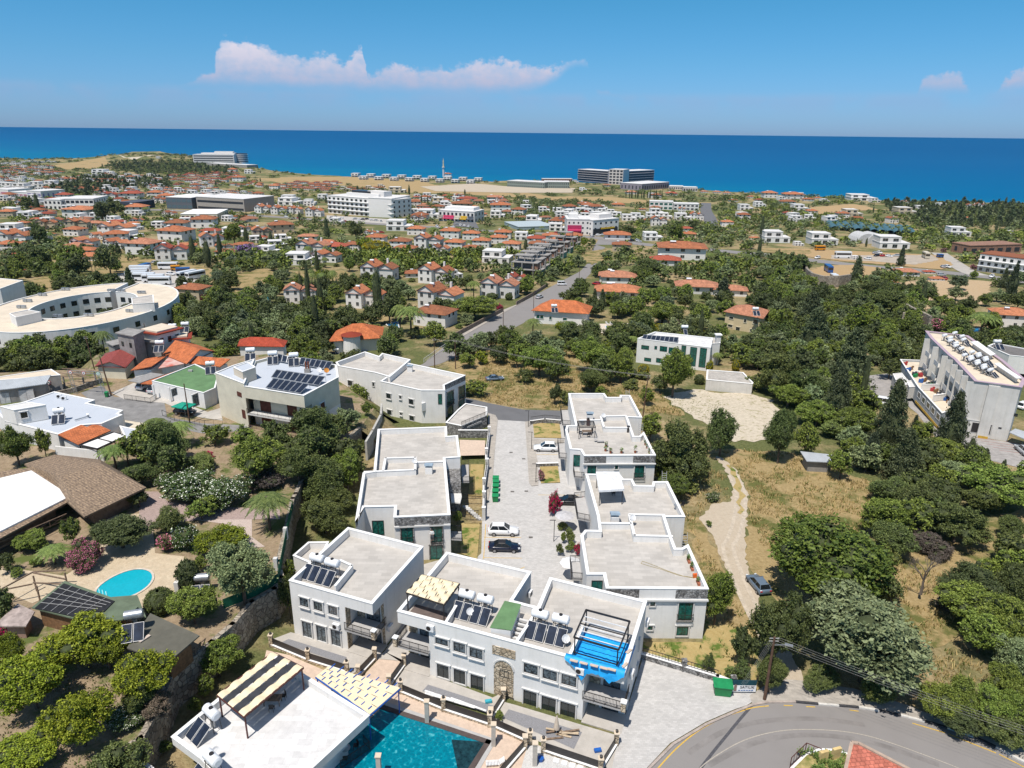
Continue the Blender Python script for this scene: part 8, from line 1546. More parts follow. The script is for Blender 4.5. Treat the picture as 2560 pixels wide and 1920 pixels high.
block('white modern block with slanted frames beside the playing field, left part','building','modern_block','T1',(290,575),(400,578),62,30,2,4,wmat=DKW,ww=.5);block('white modern block with slanted frames beside the playing field, right part','building','modern_block','T1',(400,575),(610,575),66,36,2,7,wmat=DKW,ww=.75)
block('low market hall with white and green sheet roof by the coast road','market hall','market_hall','T1',(1165,640),(1400,640),36,40,1,8,wall=CREAM,roof=WCORR,wmat=DKW);block('dark blue box building left of the grey office block','building','dark_building','T1',(775,575),(875,578),46,30,1,2,wall=M('navy_wall',(.05,.06,.09)),roof=M('navy_roof',(.08,.09,.12)))
block('white store with pink posters left of the playing field','store','store','T1',(75,500),(180,505),38,30,1,4,wmat=M('pink_poster',(.45,.2,.28)),ww=.8);block('pale purple shop with posters beside the playing field','store','store','T1',(180,505),(270,510),50,30,1,3,wmat=M('purple_poster',(.25,.22,.42)),ww=.8);block('pink-fronted store cut by the left edge','store','store','T1',(-40,490),(60,495),45,30,1,2,wmat=MC['pink_poster'],ww=.9)
r,A,B,z0,z1=block('white shopping block with pink shop fronts, left half','shops','shop_block','T3',(368,590),(548,592),118,25,3,5,wmat=DKW,ww=.35,wh=.35,top=[(.1,.5,.2,.6,3,WHV)]);slabbox(r,'pink_awning',M('pink_sign',(.65,.06,.16)),A,B,1,(B-A).length*.62,.1,3,z0+4,z0+5);slabbox(r,'shop_front',M('pink_front',(.42,.04,.12)),A,B,.5,(B-A).length*.64,.05,.5,z0+1,z0+8)
r,A,B,z0,z1=block('white shopping block with yellow and blue shop signs, right half','shops','shop_block','T3',(572,595),(775,580),118,25,3,5,wmat=DKW,ww=.35,wh=.35,top=[(.4,.9,.2,.6,3,WHV)]);slabbox(r,'shop_front',DKW,A,B,.5,(B-A).length*.95,.05,.5,z0+1,z0+6);slabbox(r,'yellow_sign',M('yellow_sign',(.7,.45,.03)),A,B,8,22,.5,.8,z0+5.5,z0+6.6)
r,A,B,z0,z1=block('shop row with pink, cream and yellow awnings on the coast road','shops','shop_row','T2',(1020,520),(1250,530),68,22,2,9,wmat=DKW,ww=.5,top=[(.1,.9,.3,.9,2.5,WHV)]);ln=(B-A).length
for i,(f0,f1,mt)in enumerate(((.0,.12,WPAINT),(.14,.44,MC['pink_sign']),(.46,.6,CREAM),(.62,.8,MC['yellow_sign']),(.82,.98,MC['slate_wall']))):slabbox(r,'awning',mt,A,B,ln*f0,ln*f1,.1,2.6,z0+3.6,z0+4.4);slabbox(r,'shop_sign',mt,A,B,ln*f0,ln*f1,.05,.4,z0+5,z0+6.4)
block('row of red-roofed white flats at the right edge with balconies','flats','flats','T4',(1815,930),(2300,985),150,14,3,8,wmat=GLASS,ww=.45,roof=ORV,band_=COPING);block('bare red brick storey behind the row of red-roofed flats','building','brick_building','T4',(1750,790),(2180,780),75,14,1,6,wall=MC['raw_brick'],roof=MC['raw_brick'],wmat=DKW)
block('white row of five arched houses by the seaside field','row of houses','house_row','T3',(1020,390),(1205,395),62,16,2,5,wmat=TEAL,ww=.7);block('white long house right of the arched row','house','long_house','T3',(1210,395),(1410,400),50,16,2,6,wmat=DKW)
block('pale blue polytunnel roof beside the olive trees and shops','greenhouse','greenhouse','T2',(1535,580),(1765,575),24,35,1,0,wall=M('tunnel_film',(.28,.36,.38)),wmat=MC['tunnel_film'],roof=M('pale_tunnel',(.40,.47,.50)))
q=P('T2',1052,238);t=thing('minaret','slender stone minaret rising against the sea','minaret',tuple(q));m=MB();m.cyl(q,q+Vector((0,0,18)),2.2,1.7,10);m.build('shaft',ROSY,t);m=MB();m.cyl(q+Vector((0,0,17)),q+Vector((0,0,19)),2.9,2.9,10);m.build('balcony',ROSY,t);m=MB();m.cyl(q+Vector((0,0,19)),q+Vector((0,0,27)),1.6,.9,10);m.cyl(q+Vector((0,0,27)),q+Vector((0,0,35)),1.3,.05,10);m.build('spire',SAND,t)
random.seed(6)
for i in range(17):
 f=i/16;x,y=480+f*790,243+f*30+(10 if i%2 else-6);blk_=block('white box villa','villa','box_villa','T2',(x-22,y),(x+22,y+1),22,14,2,2,wmat=DKW,ww=.7,band_=COPING)[0];blk_['group']='box villas on the shore field';auto_label(blk_,'white box villa',tuple(P('T2',x,y)))
for i in range(11):
 x=570+i*66;y=560+i*5;A=P('T4',x,y-35);B=P('T4',x+55,y+28);e=(B-A).normalized();n=Vector((e.y,-e.x,0));t=thing('polytunnel','blue-grey polytunnel','polytunnel',tuple(A),'blue polytunnels');auto_label(t,'blue-grey polytunnel',tuple(A.lerp(B,.5)));m=MB()
 for k in range(8):
  a0,a1=math.pi*k/8,math.pi*(k+1)/8;f=lambda a,p:p+n*math.cos(a)*3.4+Vector((0,0,math.sin(a)*3.2));m.face([f(a0,A),f(a0,B),f(a1,B),f(a1,A)])
 m.build('cover',M('blue_tunnel_film',(.075,.155,.18),rough=.5,var=.2),t)
for i,(x,y)in enumerate(((850,690),(930,692))):q=P('T4',x,y);t=thing('polytunnel',['left','right'][i]+' pale round-roofed tunnel beside the slate and brown villa','polytunnel',tuple(q));m=MB();m.cyl(q-Vector((0,8,0)),q+Vector((0,8,0)),7,n=20);m.build('cover',M('pale_tunnel_end',(.5,.5,.5)),t)
wp=[P('T4',x,y)for x,y in((370,960),(385,1000),(430,1040),(520,1065),(640,1065),(740,1050))]
tag(seg_wall([(p.x,p.y)for p in wp],lambda v:H(v.x,v.y)-1,6.0,1.0,'stone_platform_wall',STONEW),'curved stone retaining wall of the earth platform below the coast road','retaining wall');tag(seg_wall([tuple(P('M4',x,y))[:2]for x,y in((1250,130),(1270,60),(1300,80),(1430,150))],lambda v:H(v.x,v.y)-.5,6.5,.8,'old_stone_wall',STONEW),'high old stone wall with pink blossom behind the apartment block','garden wall')
wp=[tuple(P(c,x,y))[:2]for c,x,y in(('M2',1580,215),('M2',1960,10),('T2',1430,1105))];tag(seg_wall(wp,lambda v:H(v.x,v.y),1.5,.35,'street_wall',M('brown_block_wall',(.28,.22,.17),kind='stone',size=.7)),'brown block wall along the left side of the main street','garden wall')
wp=[tuple(P(c,x,y))[:2]for c,x,y in(('M2',1385,380),('M2',1480,320),('M2',1625,235))];tag(railing(wp,P('M2',1480,330).z,1.3,PLW,None,.5,'white_fence'),'white picket fence at the near end of the main street','fence')
wp=[tuple(P('T2',x,y))[:2]for x,y in((1520,1062),(1620,1005),(1720,940))];tag(seg_wall(wp,lambda v:H(v.x,v.y),1.4,.35,'street_wall',MC['brown_block_wall']),'brown block wall before the grey slate villa on the main street','garden wall')
def coach(c,x,y,rz,mat,label,L_=9.0,h=3.0,grp=None):
 q=P(c,x,y);q.z+=.15;t=thing('coach',label,'coach',tuple(q),grp);m=MB();m.box((q.x,q.y,q.z+.5+h/2),(L_,2.5,h));m.build('body',mat,t);m=MB();m.box((q.x,q.y,q.z+.5+h*.62),(L_*.94,2.56,h*.32));m.box((q.x,q.y,q.z+.5+h*.6),(L_+.06,2.2,h*.36));m.build('windows',CGL,t)
 for a in(-.33,.33):
  for b in(-1.15,1.15):m=MB();m.cyl((q.x+a*L_,q.y+b-.15,q.z+.5),(q.x+a*L_,q.y+b+.15,q.z+.5),.5,n=12);m.build('wheel',RUB,t)
 t.rotation_euler=(0,0,R(rz));return t
for i,(x,y,rz)in enumerate(((1085,962,5),(1205,1020,62),(1260,1022,62),(905,985,8),(890,1003,8),(880,1022,8),(990,1045,6),(1030,1060,6),(930,1035,6))):coach('T1',x,y,rz,WCAR,['cream coach at the back of the coach park','white coach, left of the pair by the park wall','white coach, right of the pair by the park wall','rear white coach of the row at the park entrance','second white coach of the row at the park entrance','third white coach of the row at the park entrance','pale truck body in the middle of the coach park','foremost pale truck body of the coach park','rusty-sided truck body beside the coaches'][i])
coach('T1',935,975,80,BLUC,'dark blue truck standing in the coach park',6,3.2);coach('T1',1180,990,20,BLUC,'blue tipper truck beside the orange machine',6,2.4);coach('T1',1130,970,20,M('orange_machine',(.6,.25,.02)),'orange machine between the coaches',4,2)
coach('T4',570,940,80,BLUC,'blue truck on the earth platform',9,3);coach('T4',617,1005,85,WCAR,'white van on the edge of the earth platform',5,2.2);coach('T4',690,825,0,WCAR,'white cement tanker in the builders yard',9,3.4);coach('T4',500,760,4,MC['orange_machine'],'orange excavator at the roadside',6,2.6);coach('T4',1385,825,75,M('sand_truck',(.55,.5,.4)),'sand-coloured lorry in the builders yard',8,3.2);coach('T4',1505,820,0,BLUC,'blue skip at the back of the builders yard',3,1.6)
random.seed(9)
CCOL=[(WCAR,'white'),(SILV2,'silver'),(BLKC,'black'),(REDC,'red'),(BLUC,'blue')]
cprot=[car('x',(0,0,0),0,mt,'hatch')for mt,_ in CCOL]
for c,pts in(('T2',[(330,503),(362,503),(395,507),(418,527),(480,512),(505,517),(530,515),(560,513),(590,520),(620,522),(650,527),(1160,552),(1185,556),(120,500),(1140,545),(1215,560),(1010,560),(40,497),(655,600),(620,598),(1110,565)]),('T3',[(290,582),(320,590),(350,580),(545,590),(575,580),(700,600),(660,598),(735,590),(885,645),(925,640),(940,650),(820,590),(570,610),(620,600),(480,585),(410,585)]),('T4',[(480,828),(900,835),(975,810),(1030,812),(1080,815),(1140,810),(970,790),(1520,975),(1530,1005),(1530,905),(1880,935),(1940,985),(1570,905),(1000,785)]),('T1',[(1920,635),(2130,635),(860,970),(1100,1000),(990,925)]),('T3',[(600,990)])):
 for x,y in pts:
  i=random.choices(range(5),(5,3,2,2,1))[0];q=P(c,x,y);q.z+=.16;r=dup(cprot[i],q,random.uniform(0,6.28));r['group']='cars parked far off';auto_label(r,CCOL[i][1]+' car parked',tuple(q))
for r in cprot:
 for o in[r]+list(r.children_recursive):bpy.data.objects.remove(o)
# plants
RG=np.random.default_rng(7)
def npmesh(name,V,nq,mats,core=None):
 """V: (4n,3) quads; core: list of (verts, faces)"""
 vv=[V.reshape(-1,3)];li=[np.arange(nq*4,dtype=np.int32)];tot=[np.full(nq,4,np.int32)];off=nq*4
 for cv,cf in(core or[]):vv.append(cv);li.append((cf+off).ravel().astype(np.int32));tot.append(np.full(len(cf),cf.shape[1],np.int32));off+=len(cv)
 vv=np.concatenate(vv);li=np.concatenate(li);tot=np.concatenate(tot);me=bpy.data.meshes.new(name);me.vertices.add(len(vv));me.vertices.foreach_set('co',vv.astype(np.float32).ravel())
 me.loops.add(len(li));me.loops.foreach_set('vertex_index',li);me.polygons.add(len(tot));me.polygons.foreach_set('loop_start',np.concatenate(([0],np.cumsum(tot)[:-1])).astype(np.int32));me.polygons.foreach_set('loop_total',tot);me.update(calc_edges=True)
 for m in mats:me.materials.append(m)
 if core:me.materials.append(M('inner_twigs',(.06,.075,.03),var=.3,scale=9));me.polygons.foreach_set('material_index',np.concatenate([np.zeros(nq,np.int32),np.ones(len(tot)-nq,np.int32)]))  # solid crown cores; the shade between leaves is put into their darker colour
 return me
def leaves(C,sz,up=0.0,asp=.55):
 n=len(C);d=RG.normal(size=(n,3));d[:,2]+=up;d/=np.linalg.norm(d,axis=1)[:,None];e=np.cross(d,RG.normal(size=(n,3)));e/=np.linalg.norm(e,axis=1)[:,None];s=(sz*RG.uniform(.6,1.4,n))[:,None]
 return np.stack([C-d*s,C+e*s*asp,C+d*s,C-e*s*asp],1)
def ball(c,r,n=8,m=6):
 th=np.linspace(0,2*np.pi,n,endpoint=False);ph=np.linspace(.15,np.pi-.15,m);v=np.array([[math.cos(t)*math.sin(p),math.sin(t)*math.sin(p),math.cos(p)]for p in ph for t in th])*(1+RG.uniform(-.12,.12,(n*m,1)))
 f=np.array([[i*n+j,i*n+(j+1)%n,(i+1)*n+(j+1)%n,(i+1)*n+j]for i in range(m-1)for j in range(n)]);return np.asarray(c)+v*np.asarray(r),f[:,::-1]
def crown(kind,nleaf,size,ncl,sig):
 rg=RG
 if kind in('round','tufty','wide'):
  k={'round':18,'tufty':34,'wide':16}[kind];lob=[((0,0,.44),.30)]
  for i in range(k):
   a=rg.uniform(0,6.28);u=rg.uniform(-.55,1);q=math.sqrt(1-u*u);R_=rg.uniform(.2,.42);lob.append(((math.cos(a)*q*R_,math.sin(a)*q*R_,.47+u*R_*1.0),rg.uniform(.08,.20)))
  C=[];w=np.array([l[1]**2 for l in lob]);w/=w.sum()
  while len(C)<ncl:
   c,r=lob[rg.choice(len(lob),p=w)];d=rg.normal(size=3);d/=np.linalg.norm(d);p=np.array(c)+d*r
   if all(np.linalg.norm(p-np.array(c2))>r2*.85 for c2,r2 in lob):C.append(p)
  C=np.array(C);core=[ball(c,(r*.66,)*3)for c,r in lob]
 elif kind=='cypress':
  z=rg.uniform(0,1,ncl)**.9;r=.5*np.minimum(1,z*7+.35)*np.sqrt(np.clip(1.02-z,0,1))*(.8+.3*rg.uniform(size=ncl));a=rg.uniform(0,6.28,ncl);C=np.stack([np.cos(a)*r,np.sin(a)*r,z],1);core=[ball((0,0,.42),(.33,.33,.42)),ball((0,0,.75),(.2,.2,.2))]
 elif kind=='conifer':
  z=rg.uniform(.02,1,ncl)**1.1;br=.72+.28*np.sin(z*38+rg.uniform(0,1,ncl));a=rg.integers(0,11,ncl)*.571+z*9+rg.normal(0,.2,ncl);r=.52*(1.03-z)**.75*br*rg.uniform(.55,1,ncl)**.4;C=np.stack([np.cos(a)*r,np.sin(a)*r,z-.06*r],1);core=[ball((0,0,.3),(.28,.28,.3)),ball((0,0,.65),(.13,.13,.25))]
 else:
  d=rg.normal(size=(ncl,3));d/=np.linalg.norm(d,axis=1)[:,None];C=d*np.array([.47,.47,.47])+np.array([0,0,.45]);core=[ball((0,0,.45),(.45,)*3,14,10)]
 per=nleaf//ncl;Cc=np.repeat(C,per,0)+rg.normal(0,sig,(ncl*per,3));Q=leaves(Cc,size,.3);return Q,len(Q),core
LM={'dark':leafmat('dark_leaves',(0.029,0.049,0.017),(0.145,0.184,0.061)),'green':leafmat('green_leaves',(0.040,0.075,0.013),(0.234,0.307,0.065)),'olive':leafmat('olive_leaves',(0.056,0.091,0.043),(0.287,0.356,0.185)),'citrus':leafmat('citrus_leaves',(0.042,0.087,0.006),(0.295,0.357,0.034)),'pine':leafmat('pine_needles',(0.026,0.064,0.009),(0.212,0.282,0.044)),'conifer':leafmat('conifer_needles',(0.023,0.043,0.023),(0.120,0.153,0.080)),'bush':leafmat('bush_leaves',(0.043,0.076,0.022),(0.250,0.297,0.096)),'yellow':leafmat('golden_hedge_leaves',(.10,.11,.005),(.42,.38,.02)),'pink':leafmat('pink_blossom',(.03,.05,.012),(.10,.15,.04),accent=(.62,.20,.36),afrac=.45),'white':leafmat('white_blossom',(.02,.04,.01),(.09,.14,.04),accent=(.75,.75,.70),afrac=.15),'magenta':leafmat('magenta_blossom',(.03,.05,.01),(.09,.13,.03),accent=(.42,.008,.10),afrac=.78),'lilac':leafmat('lilac_blossom',(.05,.05,.05),(.14,.13,.12),accent=(.30,.22,.50),afrac=.75),'dry':leafmat('grey_twigs',(.08,.07,.055),(.20,.17,.14)),'purple':leafmat('plum_leaves',(.05,.012,.015),(.14,.04,.04)),'palm':leafmat('palm_fronds',(0.030,0.063,0.012),(0.202,0.264,0.078))}
BARK=M('tree_bark',(.13,.10,.075),var=.25,scale=5)
TP={}
def tproto(key):
 if key in TP:return TP[key]
 mat,shape,dens=key.split('.')[:3];r=bpy.data.objects.new('tree',None);COL.objects.link(r);r['category']='tree'
 if shape=='palm':
  Q=[];nf=34
  for i in range(nf):
   a=i*2.4;el=.95-1.5*i/nf;p=np.array([0,0,.86]);d=np.array([math.cos(a)*math.cos(el),math.sin(a)*math.cos(el),math.sin(el)*.35]);side=np.array([-math.sin(a),math.cos(a),0]);pr=p
   for k in range(9):
    t=k/9;step=d*.062;step[2]-=.018*t*1.6;pr2=pr+step;w=.07*math.sin(math.pi*min(1,t+.15))+.02
    for s_ in(-1,1):
     for j in range(2):b0=pr+(pr2-pr)*j*.5;tip=b0+side*s_*w+step*.9+np.array([0,0,-.02]);Q.append([b0,b0+step*.5,tip+step*.12,tip-step*.2])
    pr=pr2;d[2]-=.05
  me=npmesh('crown',np.array(Q),len(Q),[LM[mat]])
  tr=MB();tr.cyl((0,0,0),(0,0,.87),.035,.028,8)
 elif shape=='bare':
  me=None;tr=MB();rr=random.Random(3)
  def br(p,d,l,r_,n):
   q=p+d*l;tr.cyl(p,q,r_,r_*.6,4,False)
   if n:[br(q,(d+Vector((rr.uniform(-.8,.8),rr.uniform(-.8,.8),rr.uniform(-.2,.5)))).normalized(),l*rr.uniform(.6,.8),r_*.55,n-1)for _ in range(3)]
  br(Vector((0,0,-.1)),Vector((.1,0,1)),.24,.03,5)
 else:
  nl,sz,nc,sg={'n':(13000,.019,380,.030),'m':(2600,.034,150,.034),'b':(72000,.0085,1100,.020),'f':(420,.07,60,.05)}[dens]
  if shape=='cypress':sz*=.55
  Q,nq,core=crown(shape,nl,sz,nc,sg*(.8 if shape=='hedge' else 1))
  if shape in('cypress',):Q[:,:,2]=Q[:,:,2].mean(1,keepdims=True)+(Q[:,:,2]-Q[:,:,2].mean(1,keepdims=True))*.7
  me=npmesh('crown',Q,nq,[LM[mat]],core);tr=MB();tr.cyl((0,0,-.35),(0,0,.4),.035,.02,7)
  for i in range(3):a=i*2.1;tr.cyl((0,0,.05),(math.cos(a)*.2,math.sin(a)*.2,.4),.02,.008,5)
 if me:o=bpy.data.objects.new('crown',me);COL.objects.link(o);o.parent=r
 o=tr.build('trunk',BARK if shape!='bare' else M('grey_bark',(.17,.14,.115)),r);TP[key]=r;return r
VAR={}
def tput(key,p,W,V,name,cat,label=None,desc=None,grp=None,lift=.22):
 i=VAR[key]=VAR.get(key,-1)+1;k=key+('.%d'%(i%3)if '.n' in key or '.m' in key else '');r=dup(tproto(k),(p[0],p[1],p[2]+lift*V),RG.uniform(0,6.28),(W,W,V));r.name=name;r['category']=cat
 if grp:r['group']=grp
 if label:r['label']=label
 else:auto_label(r,desc,(p[0],p[1],p[2]+V/2))
 return r
KD={'dk':('dark.round','broadleaf_tree','tree','dark green bushy tree'),'gr':('green.round','leafy_tree','tree','fresh green leafy tree'),'ol':('olive.round','olive_tree','olive tree','grey-green olive tree'),'ci':('citrus.round','citrus_tree','citrus tree','yellow-green citrus tree'),'pi':('pine.tufty','pine_tree','pine','broad pine tree'),'cy':('conifer.cypress','cypress','cypress','slender dark cypress'),'co':('conifer.conifer','conifer_tree','conifer','dark pointed conifer'),'pa':('palm.palm','palm_tree','palm','palm tree with arching fronds'),'sh':('bush.round','shrub','shrub','low rounded shrub'),'he':('dark.hedge','clipped_hedge','hedge','clipped rounded hedge'),'ye':('yellow.hedge','golden_hedge','hedge','golden yellow clipped hedge'),'pk':('pink.round','oleander','shrub','pink flowering oleander'),'wh':('white.round','flowering_shrub','shrub','white flowering shrub'),'mg':('magenta.round','bougainvillea','bougainvillea','magenta bougainvillea'),'li':('lilac.round','jacaranda','tree','lilac flowering jacaranda'),'dr':('dry.round','dry_shrub','shrub','grey leafless shrub'),'pu':('purple.round','plum_tree','tree','dark red plum-leaved tree'),'ba':('dry.bare','bare_tree','tree','bare grey tree')}
CNT={};MASS=[]
def tree(kd,c,x,y,w,h,label=None,z=None,dens=None):
 """crown centre, width and height as they look; the crown's true size follows from its distance"""
 p=P(c,x,y+h*.3,z);mat,nm,cat,desc=KD[kd]
 for _ in range(3):
  px,py=sp(c,x,y);d_=ray(px,py);dist=proj(*p)[2];W=w/CR[c][2]*dist/FPX;ca=.87 if dist<130 else .95;sa=math.sqrt(1-ca*ca);hh_=h/CR[c][2]*dist/FPX;V=math.sqrt(max(hh_**2-(W*sa)**2,.16*W*W))/ca;V=max(V,.5*W)
  lift=0 if kd in('sh','he','ye','pk','wh','mg','dr','cy','co','pa')else .2
  g=gz(p.x,p.y)if z is None else z;t=(g+V*(.5+lift)-CH)/d_[2];p=Vector((d_[0]*t,d_[1]*t,0));p.z=gz(p.x,p.y)if z is None else z
 px_w=W*FPX/dist;dn=dens or('b' if px_w>330 else 'n' if px_w>70 else 'm');key=mat+'.'+dn if kd not in('pa','ba')else mat+'.n'
 CNT[nm]=CNT.get(nm,0)+1;occupy([(p.x+math.cos(a)*W*.3,p.y+math.sin(a)*W*.3)for a in(0,1.57,3.14,4.71)])
 return tput(key,p,W,V,nm,cat,label,desc,None,lift)
